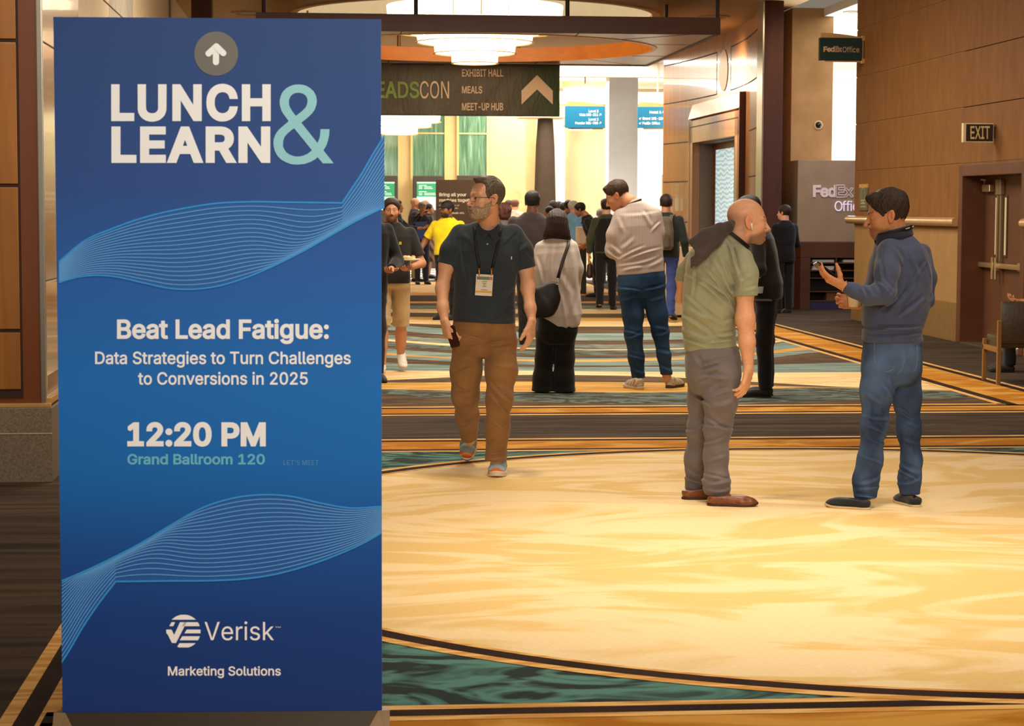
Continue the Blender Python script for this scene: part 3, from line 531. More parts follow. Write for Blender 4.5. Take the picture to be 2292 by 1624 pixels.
179,188,183,181,191,156,258,156,252,187,247,203,236,224,224,239,206,255,184,266,161,273,141,276,119,275,105,273,91,269,78,264,65,257,54,249,45,241,34,229,
26,217,19,205,12,190,8,176,5,161,2,128,36,69,419,1,1,18,12,-17,13,-18,205,-18,205,47,80,47,80,47,80,96,196,97,196,160,194,161,80,161,80,206,80,208,204,
208,204,271,203,272,13,272,12,271,36,70,410,1,1,15,12,-17,13,-18,79,-18,80,-17,80,93,190,93,191,94,191,157,80,157,80,206,80,208,203,208,202,272,13,272,
12,271,36,72,517,1,1,20,12,-17,13,-18,79,-18,80,-17,80,98,178,98,178,-17,179,-18,245,-18,246,-17,246,271,245,272,179,272,178,271,178,162,80,162,80,271,
79,272,13,272,12,271,36,76,393,1,1,10,12,-17,13,-18,197,-18,199,-17,199,46,80,47,80,271,79,272,13,272,12,271,36,77,628,1,1,21,12,-17,13,-18,77,-18,79,-17,
79,112,131,-18,182,-18,184,-17,233,110,234,-17,235,-18,301,-18,302,-17,302,271,301,272,226,272,158,97,157,96,88,272,13,272,12,271,36,78,523,1,1,17,12,-17,
13,-18,79,-18,80,-17,80,144,183,-17,184,-18,248,-18,250,-17,250,271,248,272,182,272,181,271,181,110,77,272,13,272,12,271,36,80,445,1,2,24,12,-17,13,-18,
79,-18,80,-17,80,75,130,75,143,77,164,83,175,88,192,100,199,107,211,124,218,143,222,163,222,184,218,203,211,223,205,233,191,248,175,259,154,268,130,272,
13,272,12,271,14,80,140,80,139,122,139,136,142,145,148,151,157,154,170,153,185,150,193,147,197,140,203,128,207,116,208,80,208,36,82,449,1,2,27,12,-17,13,
-18,79,-18,80,-17,80,81,113,80,166,-18,242,-18,244,-17,182,95,182,97,191,103,199,110,211,127,219,146,222,164,223,176,221,196,219,206,211,225,199,242,184,
255,164,265,154,268,131,272,13,272,12,271,12,80,146,80,146,124,146,137,148,146,152,152,160,154,172,154,185,149,196,141,203,128,207,80,208,36,85,517,1,1,
41,13,73,17,52,21,42,27,31,34,21,41,12,58,-2,68,-8,80,-14,103,-20,116,-22,142,-22,155,-20,179,-13,191,-8,209,5,225,21,232,31,241,52,246,73,247,271,245,
272,179,272,178,271,178,90,177,78,174,69,170,62,161,52,148,46,130,44,112,46,98,52,88,62,84,70,81,78,80,90,80,271,79,272,13,272,12,271,36,100,424,1,2,33,
0,78,3,58,6,46,17,24,29,8,37,0,56,-13,75,-20,98,-22,120,-20,129,-17,138,-12,138,-17,140,-18,203,-18,204,-17,204,271,203,272,138,272,137,202,137,201,122,
207,107,210,87,210,77,208,56,201,45,195,30,182,23,173,16,163,7,144,3,132,0,108,25,67,79,71,66,75,57,81,49,87,45,98,42,107,42,116,44,124,49,131,59,135,69,
137,81,138,94,137,108,135,120,130,130,124,139,114,145,102,147,90,145,84,142,80,138,73,129,68,114,66,96,36,101,404,1,3,39,0,78,3,57,7,46,17,25,24,15,32,
7,48,-6,59,-12,70,-17,93,-21,116,-22,140,-17,156,-11,174,1,186,13,194,25,197,33,205,58,175,66,176,67,204,67,203,108,201,127,198,139,192,156,183,171,171,
184,153,198,132,206,111,210,90,210,69,205,57,200,39,188,23,172,17,162,7,142,1,120,-1,94,12,70,64,76,54,85,46,96,42,107,41,119,43,128,47,134,54,139,66,138,
67,71,67,69,66,9,72,129,132,129,126,138,121,142,113,146,102,147,93,146,84,142,77,136,36,120,379,1,1,24,-3,8,10,-17,12,-18,55,-18,94,40,96,40,133,-17,135,
-18,178,-18,179,-17,193,10,193,11,134,95,191,179,176,206,175,208,132,208,96,153,60,208,15,208,0,179,55,97,-4,11,-4,10,)
# lettering: outlines of the sign alphabet, stored as contours (weight, character, advance, loops)
from mathutils.geometry import tessellate_polygon
_GLY = {}
def _load_glyphs():
    d = GLYPHS; i = 0
    while i < len(d):
        w, c, adv, np_ = d[i:i + 4]; i += 4; pieces = []
        for _ in range(np_):
            nl = d[i]; i += 1; L = []
            for _ in range(nl):
                k = d[i]; L.append(np.array(d[i + 1:i + 1 + 2 * k]).reshape(k, 2) / 500.0); i += 1 + 2 * k
            pieces.append(L)
        _GLY[(w, chr(c))] = (adv / 1000.0, pieces)
def text_mesh(txt, bold=0.0, spacing=1.0):
    if not _GLY: _load_glyphs()
    w = min((0, 14, 24, 36), key=lambda q: abs(q - bold * 1000)); x = 0.0; vs = []; fs = []
    for ch in txt:
        if ch == ' ': x += 0.19 * spacing; continue
        adv, pieces = _GLY.get((w, ch)) or next(_GLY[(q, ch)] for q in sorted((0, 14, 24, 36), key=lambda q: abs(q - w)) if (q, ch) in _GLY)
        for L in pieces:
            tri = tessellate_polygon([[Vector((p[0] + x, p[1], 0)) for p in l] for l in L])
            o = len(vs); vs += [(p[0] + x, p[1]) for l in L for p in l]; fs += [tuple(i + o for i in t) for t in tri]
        x += adv * spacing
    return np.array(vs), fs
CAPH = {}
def fit_text(mb, txt, x0, x1, ytop, ybase, place, bold=0.0, spacing=1.0):
    """letters between x0..x1 with capitals ytop..ybase; place(x, y) -> point"""
    vs, fs = text_mesh(txt, bold, spacing)
    if ('c', bold) not in CAPH:
        c, _ = text_mesh('H', bold); CAPH[('c', bold)] = (c[:, 1].min(), c[:, 1].max())
    c0, c1 = CAPH[('c', bold)]
    a, b = vs[:, 0].min(), vs[:, 0].max()
    X = x0 + (vs[:, 0] - a) / (b - a) * (x1 - x0)
    Y = ybase + (vs[:, 1] - c0) / (c1 - c0) * (ytop - ybase)
    mb._add([place(x, y) for x, y in zip(X, Y)], fs)
    return mb
# ================================================================== SETTING
# ---------------- floor: one dark carpet with woven inlays (hall coordinates)
C_DARK = carpet('carpet_dark', (50, 41, 33), (82, 67, 52), (0.5, 5, 1), 1.5, 0.8, 0.35, 0.65)
C_CREAM = carpet('carpet_cream', (222, 190, 126), (234, 210, 164), (0.7, 1.3, 1), 0.8, 3.0, 0.44, 0.55)
C_GOLD = carpet('carpet_gold', (176, 112, 26), (205, 150, 66), (1, 2, 1), 1.1, 1.5, 0.45, 0.6)
C_TEAL = carpet('carpet_teal', (44, 56, 55), (88, 134, 124), (1, 1.6, 1), 1.6, 3.0, 0.44, 0.58)
C_LINE = carpet('carpet_line', (44, 28, 20), (54, 36, 26), (1, 1, 1), 3, 0.5)
C_TRIM = carpet('carpet_trim', (205, 150, 78), (232, 186, 116), (1, 9, 1), 2, 0.4)
S_COL = {
    'cream': carpet('stripe_cream', (204, 168, 114), (224, 194, 144), (0.6, 3, 1), 1.2, 2.0),
    'gold': carpet('stripe_gold', (184, 134, 58), (204, 158, 84), (0.6, 3, 1), 1.2, 2.0),
    'brown': carpet('stripe_brown', (72, 54, 38), (98, 76, 54), (0.6, 3, 1), 1.4, 2.0),
    'teal': carpet('stripe_teal', (100, 116, 106), (126, 142, 132), (0.6, 3, 1), 1.2, 2.0),
    'scroll': carpet('stripe_scroll', (64, 58, 46), (98, 112, 102), (1.1, 2.2, 1), 1.3, 3.4, 0.46, 0.54),
    'grey': carpet('stripe_grey', (84, 88, 80), (126, 132, 118), (0.8, 3, 1), 1.4, 2.6),
    'pale': carpet('stripe_pale', (205, 200, 190), (228, 222, 210), (0.6, 3, 1), 1.2, 2.0),
    'blue': carpet('stripe_blue', (92, 100, 116), (124, 132, 146), (0.6, 3, 1), 1.2, 2.0)}
b = MB(); b.box((-14, -8, -0.2), (24, 80, 0))
floor = struct(b, 'floor', C_DARK)
def inlay(name, mats, fill):
    b = MB(); fill(b); o = struct(b, name, mats, floor); return o
def rect(b, u0, u1, v0, v1, z): b.poly([(u0, v0, z), (u1, v0, z), (u1, v1, z), (u0, v1, z)])
DC, DV, DR = 2.903, 10.084, 3.50
U0, U1 = -0.985, 6.29          # rug edges along the hall
def disc(b, r0, r1, z, n=160):
    for i in range(n):
        a, c = 2 * math.pi * i / n, 2 * math.pi * (i + 1) / n
        p = lambda r, t: (DC + r * math.cos(t), DV + r * math.sin(t), z)
        if r0 <= 0: b.poly([(DC, DV, z), p(r1, a), p(r1, c)])
        else: b.poly([p(r0, a), p(r1, a), p(r1, c), p(r0, c)])
inlay('carpet_surround', C_TEAL, lambda b: rect(b, -0.43, 6.2, 6.6, 13.65, 0.001))
inlay('carpet_disc', C_CREAM, lambda b: disc(b, 0, 3.49, 0.002))
def _gold(b):
    rect(b, -0.90, 6.6, 5.0, 6.425, 0.001); rect(b, -0.90, -0.45, 6.4, 14.2, 0.001)
    rect(b, -0.9, 6.6, 13.755, 14.22, 0.0015)
    rect(b, -2, 6.3, 16.19, 16.58, 0.0015); rect(b, 5.75, 6.22, 16.6, 39, 0.0015)
    rect(b, -2, 6.3, 38.3, 39.6, 0.0015); rect(b, -2, 6.3, 35.1, 35.8, 0.0015)
inlay('carpet_border', C_GOLD, _gold)
def _line(b):
    disc(b, 3.515, 3.60, 0.004)
    rect(b, -0.985, -0.915, 4.5, 14.2, 0.003)
    rect(b, -0.9, 6.6, 6.47, 6.553, 0.003); rect(b, -0.9, 6.6, 13.68, 13.757, 0.003)
    rect(b, -2, 6.6, 14.225, 14.30, 0.003)
    rect(b, -2, 6.3, 16.10, 16.19, 0.003); rect(b, -2, 6.3, 16.575, 16.665, 0.003)
    rect(b, 5.655, 5.755, 16.6, 60, 0.003); rect(b, 6.21, 6.30, 16.2, 60, 0.003)
    rect(b, -2, 6.0, 35.8, 38.3, 0.002)
inlay('carpet_stripe', C_LINE, _line)
def _trim(b):
    disc(b, 3.485, 3.517, 0.0035); disc(b, 3.598, 3.66, 0.0035)
    rect(b, -1.035, -0.985, 4.5, 14.2, 0.0025); rect(b, -0.915, -0.86, 4.5, 14.2, 0.0025)
    rect(b, -0.9, 6.6, 6.415, 6.47, 0.0025); rect(b, -0.9, 6.6, 6.553, 6.61, 0.0025)
    rect(b, -0.9, 6.6, 13.615, 13.68, 0.0025); rect(b, -2, 6.6, 14.30, 14.385, 0.0025)
    rect(b, -2, 6.3, 16.01, 16.10, 0.0025); rect(b, -2, 5.66, 16.665, 16.755, 0.0025)
    rect(b, 5.59, 5.655, 16.7, 60, 0.0025); rect(b, 6.30, 6.36, 16.2, 60, 0.0025)
inlay('carpet_trim', C_TRIM, _trim)
# wavering coloured stripes between the cross borders
STR = [(684, 684, 684, 0), (692, 692, 693, 'grey'), (699, 702, 699, 'cream'), (708, 711, 709, 'brown'), (714, 719, 716, 'gold'),
       (722, 731, 721, 'cream'), (727, 746, 733, 'brown'), (740, 761, 748, 'teal'), (749, 771, 756, 'brown'), (760, 781, 764, 'grey'),
       (764, 784, 768, 'cream'), (775, 794, 771, 'scroll'), (781, 801, 773, 'brown'), (791, 805, 785, 'teal'), (796, 809, 792, 'gold'),
       (801, 818, 801, 'teal'), (812, 822, 816, 'brown'), (829, 831, 833, 'teal'), (849, 840, 855, 'cream'), (855, 855, 862, 'brown'),
       (872, 878, 870, 'gold'), (886, 903, 902, 'scroll'), (916, 916, 916, 'brown')]
def curve(row):
    pts = [fuv(x, y) for x, y in zip((880, 1320, 1720), row[:3])]
    (ua, va), (ub, vb), (uc, vc) = pts
    q = np.polyfit([ua, ub, uc], [va, vb, vc], 2)
    out = []
    for u in np.linspace(-1.6, 5.6, 40):
        uu = min(max(u, ua - 0.6), uc + 0.6)
        v = np.polyval(q, uu) + (np.polyval(np.polyder(q), uu)) * (u - uu) * 0.4
        out.append((u, v + 0.05 * math.sin(u * 1.7 + row[0] * 0.9) + 0.025 * math.sin(u * 4.1 + row[0])))
    return out
rows = [curve(r) for r in STR]
for i in range(1, len(rows)): rows[i] = [(u, min(v, rows[i - 1][j][1] - 0.03)) for j, (u, v) in enumerate(rows[i])]
for kname in S_COL:
    b = MB()
    for i in range(1, len(STR)):
        if STR[i][3] != kname: continue
        for j in range(39):
            p = [rows[i][j], rows[i][j + 1], rows[i - 1][j + 1], rows[i - 1][j]]
            b.poly([(u, min(max(v, 16.62), 35.2), 0.001) for u, v in p])
    if kname == 'cream': rect(b, -2, 5.66, 39.6, 45.5, 0.001)
    if kname == 'blue':
        for k in range(5): rect(b, -3, 7.2, 46.2 + k * 1.9, 46.9 + k * 1.9, 0.0015)
    if kname == 'pale':
        for k in range(5): rect(b, -3, 7.2, 46.9 + k * 1.9, 48.1 + k * 1.9, 0.0015)
    if kname == 'brown': rect(b, -2, 6.2, 45.5, 46.2, 0.0012)
    if b.v: struct(b, 'carpet_stripe', S_COL[kname], floor)
b = MB(); rect(b, -6, 18, 56, 80, 0.002)
struct(b, 'carpet_field', carpet('carpet_far', (190, 180, 160), (215, 206, 190), (0.5, 2, 1), 1, 2), floor)

# ---------------- ceilings
CEIL = plain((196, 166, 122), 0.7, 0, 0.3, 0.04)
CEILW = plain((236, 232, 222), 0.8, 0, 0.2, 0.02)
RC, RV, RR = 2.6, 36.2, 3.10
b = MB(); n = 72
ou0, ou1, ov0, ov1 = -8.0, 7.8, -6.0, 46.0
def edge_pt(t):
    c, s = math.cos(t), math.sin(t)
    k = min([(ou1 - RC) / c if c > 1e-9 else 1e9, (ou0 - RC) / c if c < -1e-9 else 1e9, (ov1 - RV) / s if s > 1e-9 else 1e9, (ov0 - RV) / s if s < -1e-9 else 1e9])
    return (RC + c * k, RV + s * k, 5.0)
angs = sorted([2 * math.pi * i / n for i in range(n)] + [math.atan2(y - RV, x - RC) % (2 * math.pi) for x in (ou0, ou1) for y in (ov0, ov1)])
for i, a in enumerate(angs):
    c = angs[(i + 1) % len(angs)]
    b.poly([(RC + RR * math.cos(a), RV + RR * math.sin(a), 5.0), edge_pt(a), edge_pt(c), (RC + RR * math.cos(c), RV + RR * math.sin(c), 5.0)])
ceiling = struct(b, 'ceiling', CEIL)
b = MB(); b.lathe((RC, RV, 0), [(RR, 5.0), (RR, 5.55), (0.01, 5.6)], 72)
struct(b, 'ceiling_recess', CEILW, ceiling, smooth=True)
b = MB()
for r in (1.2, 1.75, 2.3): b.lathe((RC, RV, 0), [(r, 5.52), (r + 0.06, 5.46), (r + 0.12, 5.52)], 60)
b.lathe((RC, RV, 0), [(RR - 0.02, 5.0), (RR + 0.0, 4.97), (RR + 0.12, 4.97), (RR + 0.14, 5.0)], 72)
struct(b, 'ceiling_ring', plain((206, 178, 130), 0.6), ceiling, smooth=True)
b = MB(); b.box((-10, 46.0, 4.95), (16, 64, 5.1)); b.box((-10, 45.7, 4.55), (16, 46.0, 5.1))
struct(b, 'ceiling', CEILW)

# ---------------- left side: wood clad pier with stone base, then the side wall
PANEL = wood('amber_veneer', (128, 78, 18), (168, 108, 34), 2, 10, 0.4, 0.1)
FRAMEW = wood('dark_amber_frame', (96, 46, 8), (116, 60, 14), 2, 6, 0.35, 0.1)
GROOVE = plain((48, 24, 8), 0.8)
STONE = (lambda k: (k.bump(k.noise(k.obj(), 120, 2), 0.2, 0.003), k.done(k.ramp(k.noise(k.obj(), 70, 4, 0, 0.7), [(0.3, lin((92, 80, 66))), (0.7, lin((140, 124, 104)))]), 0.55))[1])(N('speckled_stone'))
PV, PU = 12.27, -1.65
b = MB(); b.box((-6, PV + 0.02, 0.46), (PU - 0.02, PV + 1.85, 5.0))
wall_left = struct(b, 'wall_left_pier', FRAMEW)
b = MB()
for z0, z1 in ((0.55, 0.885), (0.905, 1.735), (1.755, 2.575), (2.595, 3.6), (3.62, 4.9)):
    b.box((-3.2, PV, z0), (PU - 0.145, PV + 0.04, z1), 0.004)
struct(b, 'pier_panel', PANEL, wall_left)
b = MB(); b.box((-3.3, PV + 0.01, 0.5), (PU - 0.135, PV + 0.03, 4.95)); struct(b, 'pier_groove', GROOVE, wall_left)
GLOSS = wood('glossy_side_veneer', (178, 130, 76), (204, 158, 104), 2, 8, 0.18, 0.3)
b = MB()
for z0, z1 in ((0.62, 1.18), (1.19, 2.58), (2.59, 3.55), (3.56, 3.97), (3.98, 4.98)):
    b.box((PU - 0.03, PV + 0.03, z0), (PU, PV + 1.85, z1), 0.004)
struct(b, 'pier_side_panel', GLOSS, wall_left)
STEEL = plain((190, 182, 168), 0.25, 0.9, 0.5, 0.03)
b = MB(); b.box((PU - 0.03, PV - 0.005, 0.46), (PU + 0.006, PV + 0.035, 5.0), 0.006)
struct(b, 'trim_1', STEEL)
b = MB(); b.box((PU - 0.02, PV + 0.0, 0.46), (PU + 0.03, PV + 1.85, 0.5), 0.004); b.box((-6, PV - 0.02, 0.445), (PU + 0.03, PV + 0.02, 0.468), 0.004)
struct(b, 'trim_2', plain((206, 160, 96), 0.35, 0.3))
b = MB(); b.box((-6, PV - 0.03, 0), (PU + 0.035, PV + 1.87, 0.445), 0.006)
bl = struct(b, 'baseboard_left', STONE)
b = MB(); b.box((-6, PV - 0.034, 0.288), (PU + 0.037, PV - 0.028, 0.295)); struct(b, 'stone_joint', plain((176, 164, 148), 0.7), bl)
LW = -2.45
WALLB = (lambda k: (k.bump(k.noise(k.obj((6, 6, 1.2)), 3, 4), 0.06, 0.02), k.done(k.ramp(k.noise(k.obj((3, 3, 0.8)), 2.2, 5, 0.4, 0.65), [(0.3, lin((146, 110, 62))), (0.7, lin((172, 134, 82)))]), 0.75))[1])(N('suede_wallcovering'))
MARB = (lambda k: k.done(k.ramp(k.noise(k.obj((1, 1, 0.6)), 1.6, 6, 2.5, 0.7), [(0.3, lin((150, 140, 126))), (0.55, lin((196, 184, 166))), (0.75, lin((222, 214, 202)))]), 0.3))(N('marble_panel'))
BEIGE = plain((206, 182, 146), 0.55, 0, 0.4, 0.04)
b = MB(); b.box((LW - 0.3, 14.1, 0), (LW - 0.02, 46, 5.0))
wl = struct(b, 'wall_left', plain((60, 50, 40), 0.8))
for (v0, v1, mt) in ((14.2, 23.9, BEIGE), (23.93, 26.9, MARB), (26.93, 29.0, BEIGE), (29.03, 33.0, BEIGE), (33.5, 46, BEIGE)):
    b = MB(); b.box((LW - 0.03, v0, 0), (LW, v1, 3.9), 0.004); b.box((LW - 0.03, v0, 3.92), (LW, v1, 5.0), 0.004)
    struct(b, 'wall_panel', mt, wl)
DARKW = wood('dark_column_wood', (60, 24, 8), (76, 34, 12), 2, 6, 0.75)
b = MB(); b.box((-2.12, 33.2, 0), (-1.80, 33.6, 5.0), 0.01); struct(b, 'column_left', DARKW)

# ---------------- right side
b = MB(); b.box((7.10, 33.2, 0), (7.42, 33.6, 5.0), 0.01); struct(b, 'column_right', DARKW)
b = MB(); b.box((7.075, 33.19, 0), (7.10, 33.62, 5.0)); struct(b, 'trim_3', STEEL)
# curved veneer wall
_q = np.polyfit([33.55, 34.8, 37, 39.5, 41.5, 44.3], [7.13, 7.36, 7.57, 7.68, 7.62, 7.27], 3)
def wallu(v): return float(np.polyval(_q, v))
def pxof(u, v):
    X, Y = u * CY - v * SY, u * SY + v * CY
    return X / Y * FPX + IW / 2
def wall_v(px, off=0.0):
    lo, hi = 33.55, 44.3
    for _ in range(50):
        md = (lo + hi) / 2
        if pxof(wallu(md) + off, md) > px: lo = md
        else: hi = md
    return lo
def wall_z(px, py):
    v = wall_v(px); Y = wallu(v) * SY + v * CY
    r = ray(px, py); return CAMH + r[2] * Y / r[1]
def wp(v, z, off=0.0):                    # point on the curved wall, off = distance into the hall
    d = np.polyval(np.polyder(_q), v); nrm = np.array([-1.0, d]); nrm /= np.hypot(*nrm)
    return (wallu(v) + nrm[0] * off, v + nrm[1] * off, z)
VENEER = wood('copper_veneer', (158, 98, 48), (188, 126, 70), 2, 10, 0.24, 0.4)
OA, OB = wall_v(1640, -0.14), wall_v(1546, -0.14)       # door opening along the wall
b = MB()
vs_ = sorted(list(np.linspace(33.55, 44.3, 40)) + [OA, OB])
for i in range(len(vs_) - 1):
    a, c = vs_[i], vs_[i + 1]
    z0 = 2.97 if (a >= OA - 1e-6 and c <= OB + 1e-6) else 0.0
    b._add([wp(a, z0), wp(c, z0), wp(c, 5.0), wp(a, 5.0), wp(a, z0, -0.12), wp(c, z0, -0.12), wp(c, 5.0, -0.12), wp(a, 5.0, -0.12)],
           [(0, 1, 2, 3), (4, 7, 6, 5), (0, 4, 5, 1), (3, 2, 6, 7)])
v = 44.3
b._add([wp(v, 0), wp(v, 5), wp(v, 5, -0.6), wp(v, 0, -0.6)], [(0, 1, 2, 3)])
wood_wall = struct(b, 'wall_right_veneer', VENEER, smooth=True)
b = MB()
def wline(v0, v1, z, w=0.012):
    vv = np.linspace(v0, v1, max(2, int((v1 - v0) * 4)))
    for a, c in zip(vv[:-1], vv[1:]):
        b._add([wp(a, z - w, 0.002), wp(c, z - w, 0.002), wp(c, z + w, 0.002), wp(a, z + w, 0.002), wp(a, z - w, -0.01), wp(c, z - w, -0.01), wp(c, z + w, -0.01), wp(a, z + w, -0.01)],
               [(0, 1, 2, 3), (0, 4, 5, 1), (3, 2, 6, 7)])
def wvert(v, z0, z1, w=0.02):
    b._add([wp(v - w, z0, 0.002), wp(v + w, z0, 0.002), wp(v + w, z1, 0.002), wp(v - w, z1, 0.002)], [(0, 1, 2, 3)])
A, B_, PA, PB = wall_v(1630), wall_v(1599), wall_v(1672), wall_v(1537)
wline(33.6, A, 4.7); wline(B_, 44.25, 4.7); wline(33.6, A, 3.88); wline(B_, 44.25, 3.88)
wvert(A, 3.88, 4.7); wvert(B_, 3.88, 4.7)
for z in (3.02, 2.2, 1.35): wline(33.6, PA, z); wline(PB, 44.25, z)
struct(b, 'wall_groove', GROOVE, wood_wall)
vo = wall_v(1614.5)
b = MB(); pts = []
for i in range(48):
    t = 2 * math.pi * i / 48; vv = vo + 0.42 * math.cos(t); pts.append(wp(vv, 4.30 + 0.40 * math.sin(t), 0.012))
b.poly(pts)
b._add(pts + [wp(p[1], p[2], -0.01) for p in pts], [(i, (i + 1) % 48, 48 + (i + 1) % 48, 48 + i) for i in range(48)])
o = b.build('wall_medallion', plain((214, 162, 86), 0.35, 0.2, 0.5, 0.05), origin=(0, 0, 0)); o['kind'] = 'structure'
# portal round the lift door: a slab frame standing proud of the curve, a stone recess and a glazed door
fa, fb = np.array(wp(OA, 0, 0)[:2]), np.array(wp(OB, 0, 0)[:2])
tdir = (fb - fa) / np.linalg.norm(fb - fa); nd = np.array([-tdir[1], tdir[0]])
if nd[0] > 0: nd = -nd
def pp(s, off, z): q = fa + tdir * s + nd * off; return (q[0], q[1], z)
SL = float(np.linalg.norm(fb - fa)); RD = 0.2
while pxof(*(fa + tdir * SL - nd * RD)) < 1592 and RD < 1.2: RD += 0.01
FRM = wood('portal_veneer', (150, 94, 46), (176, 118, 64), 2, 8, 0.35, 0.2)
b = MB()
def pbox(b, s0, s1, o0, o1, z0, z1):
    b.prism([pp(s0, o0, z0), pp(s1, o0, z0), pp(s1, o1, z0), pp(s0, o1, z0)], (0, 0, z1 - z0))
pbox(b, -0.42, 0, -0.05, 0.14, 0, 3.42); pbox(b, SL, SL + 0.42, -0.05, 0.14, 0, 3.42); pbox(b, -0.42, SL + 0.42, -0.05, 0.14, 2.97, 3.42)
portal = struct(b, 'door_1', FRM)
b = MB(); pbox(b, -0.47, -0.42, -0.05, 0.15, 0, 3.75); struct(b, 'door_side', DARKW, portal)
b = MB()
pbox(b, -0.30, -0.28, 0.135, 0.143, 0, 3.3); pbox(b, SL + 0.28, SL + 0.30, 0.135, 0.143, 0, 3.3); pbox(b, -0.30, SL + 0.3, 0.135, 0.143, 3.28, 3.3)
struct(b, 'door_groove', GROOVE, portal)
b = MB(); b.prism([pp(-0.42, 0.02, 3.42), pp(-0.42, 0.16, 3.46), pp(-0.42, 0.07, 3.76), pp(-0.42, 0.02, 3.76)], tuple(np.array(pp(SL + 0.42, 0, 0)) - np.array(pp(-0.42, 0, 0))))
struct(b, 'door_crown', plain((214, 170, 112), 0.3, 0.1), portal)
b = MB(); pbox(b, SL - 0.02, SL + 0.03, -RD, -0.02, 0, 3.0); pbox(b, -0.03, 0.02, -RD, -0.02, 0, 3.0); pbox(b, 0, SL, -RD, -0.0, 2.95, 3.02)
struct(b, 'door_jamb', STONE, portal)
b = MB(); pbox(b, 0, SL, -RD - 0.05, -RD, 0, 3.0); struct(b, 'door_leaf', wood('lift_door_wood', (120, 66, 22), (146, 86, 34), 2, 8, 0.35), portal)
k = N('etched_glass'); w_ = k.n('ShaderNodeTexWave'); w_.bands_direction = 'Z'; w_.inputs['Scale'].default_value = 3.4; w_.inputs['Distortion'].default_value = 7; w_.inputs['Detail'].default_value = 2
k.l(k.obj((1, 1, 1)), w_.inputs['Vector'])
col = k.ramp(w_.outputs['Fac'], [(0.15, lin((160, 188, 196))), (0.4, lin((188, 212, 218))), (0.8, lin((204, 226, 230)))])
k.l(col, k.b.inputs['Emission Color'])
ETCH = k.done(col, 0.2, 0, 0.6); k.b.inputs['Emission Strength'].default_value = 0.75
b = MB(); pbox(b, SL * 0.08, SL * 0.46, -RD, -RD + 0.01, 0.25, 2.82); pbox(b, SL * 0.50, SL * 0.92, -RD, -RD + 0.01, 0.25, 2.82)
struct(b, 'door_glass', ETCH, portal)

# beige column behind the dark one, low partition, bright business room beyond
COLB = (lambda k: k.done(k.ramp(k.noise(k.obj(), 3, 5), [(0.3, lin((166, 130, 84))), (0.7, lin((186, 150, 104)))]), 0.8))(N('beige_wallcovering'))
ua, _ = hall(1770, 300, 34.3); ub, _ = hall(1864.5, 200, 34.3)
b = MB(); b.box((ua, 34.3, 0), (ub, 38.5, 5.0), 0.01); struct(b, 'column_right', COLB)
ua, _ = hall(1787, 300, 33.3)
b = MB(); b.box((ua, 33.3, 0), (10.4, 34.25, 2.43), 0.008)
part_w = struct(b, 'wall_partition', plain((146, 124, 98), 0.8, 0, 0.2, 0.07, 3))
b = MB(); b.box((8.2, 46, 0), (16, 46.2, 5.0)); b.box((14, 34.3, 0), (14.2, 46, 5)); struct(b, 'wall_back', plain((246, 244, 238), 0.8, 0, 0.2, 0.01))
b = MB(); b.box((ub, 34.4, 4.86), (14, 46, 5.0)); b.box((8.35, 30.2, 4.86), (14, 34.5, 5.0)); struct(b, 'ceiling', CEILW)
DLW = plain((240, 236, 226), 0.4)
for px, py in ((1909, 26), (1894, 57)):
    r = ray(px, py); t = (4.86 - CAMH) / r[2]; q = to_uv(r * t)
    o = empty('recessed_downlight', (q[0], q[1], 4.86))
    tag(o, 'recessed white ceiling downlight glimpsed above the dark green hanging sign, %s one' % ('higher' if py < 40 else 'lower'), 'ceiling light', 'downlights in the bright room')
    b = MB(); b.lathe((0, 0, 0), [(0.10, 0.02), (0.10, -0.015), (0.16, -0.02), (0.165, 0.0)], 32); b.build('trim_ring', DLW, o, smooth=True)
    b = MB(); b.lathe((0, 0, 0), [(0.001, 0.01), (0.10, -0.005)], 32); b.build('lens', plain((214, 190, 150), 0.3), o, smooth=True)

# the right wall with its panel joints, rail, stone base and service doors
RW = 7.75
d0, d1 = hallside(2148, 600, RW)[0], hallside(2291, 600, RW)[0]
DT = 2.13
b = MB()
for z0, z1 in ((1.40, 2.183), (2.193, 2.863), (2.873, 3.543), (3.553, 4.233), (4.243, 5.0)):
    b.box((RW, d0, z0), (RW + 0.55, 29.8, z1), 0.004)
    b.box((RW, -6, max(z0, 0)), (RW + 0.55, d1, z1), 0.004)
    if z0 > DT: b.box((RW, d1, z0), (RW + 0.55, d0, z1), 0.0)
b.box((RW, d1, DT + 0.02), (RW + 0.55, d0, 2.19))
wall_right = struct(b, 'wall_right', (lambda k: (k.bump(k.noise(k.obj((6, 6, 1.2)), 3, 4), 0.06, 0.02), k.done(k.ramp(k.noise(k.obj((3, 3, 0.8)), 2.2, 5, 0.4, 0.65), [(0.3, lin((114, 70, 18))), (0.7, lin((134, 86, 28)))]), 0.75))[1])(N('ochre_wallcovering')))
b = MB(); b.box((RW + 0.01, d0, 0.4), (RW + 0.5, 29.79, 1.42)); b.box((RW + 0.01, -6, 0.4), (RW + 0.5, d1, 1.42))
b.box((RW + 0.012, -6, 1.38), (RW + 0.5, d1, 5)); b.box((RW + 0.012, d0, 1.38), (RW + 0.5, 29.79, 5))
struct(b, 'wall_lower_panel', plain((156, 120, 72), 0.8, 0, 0.3, 0.06, 4), wall_right)
b = MB(); b.box((RW - 0.02, d0, 0), (RW + 0.5, 29.83, 0.476), 0.006); b.box((RW - 0.02, -6, 0), (RW + 0.5, d1, 0.476), 0.006)
struct(b, 'baseboard_right', plain((126, 94, 50), 0.6, 0, 0.3, 0.08, 8))
RAILM = plain((214, 178, 128), 0.3, 0.5, 0.5, 0.05)
b = MB()
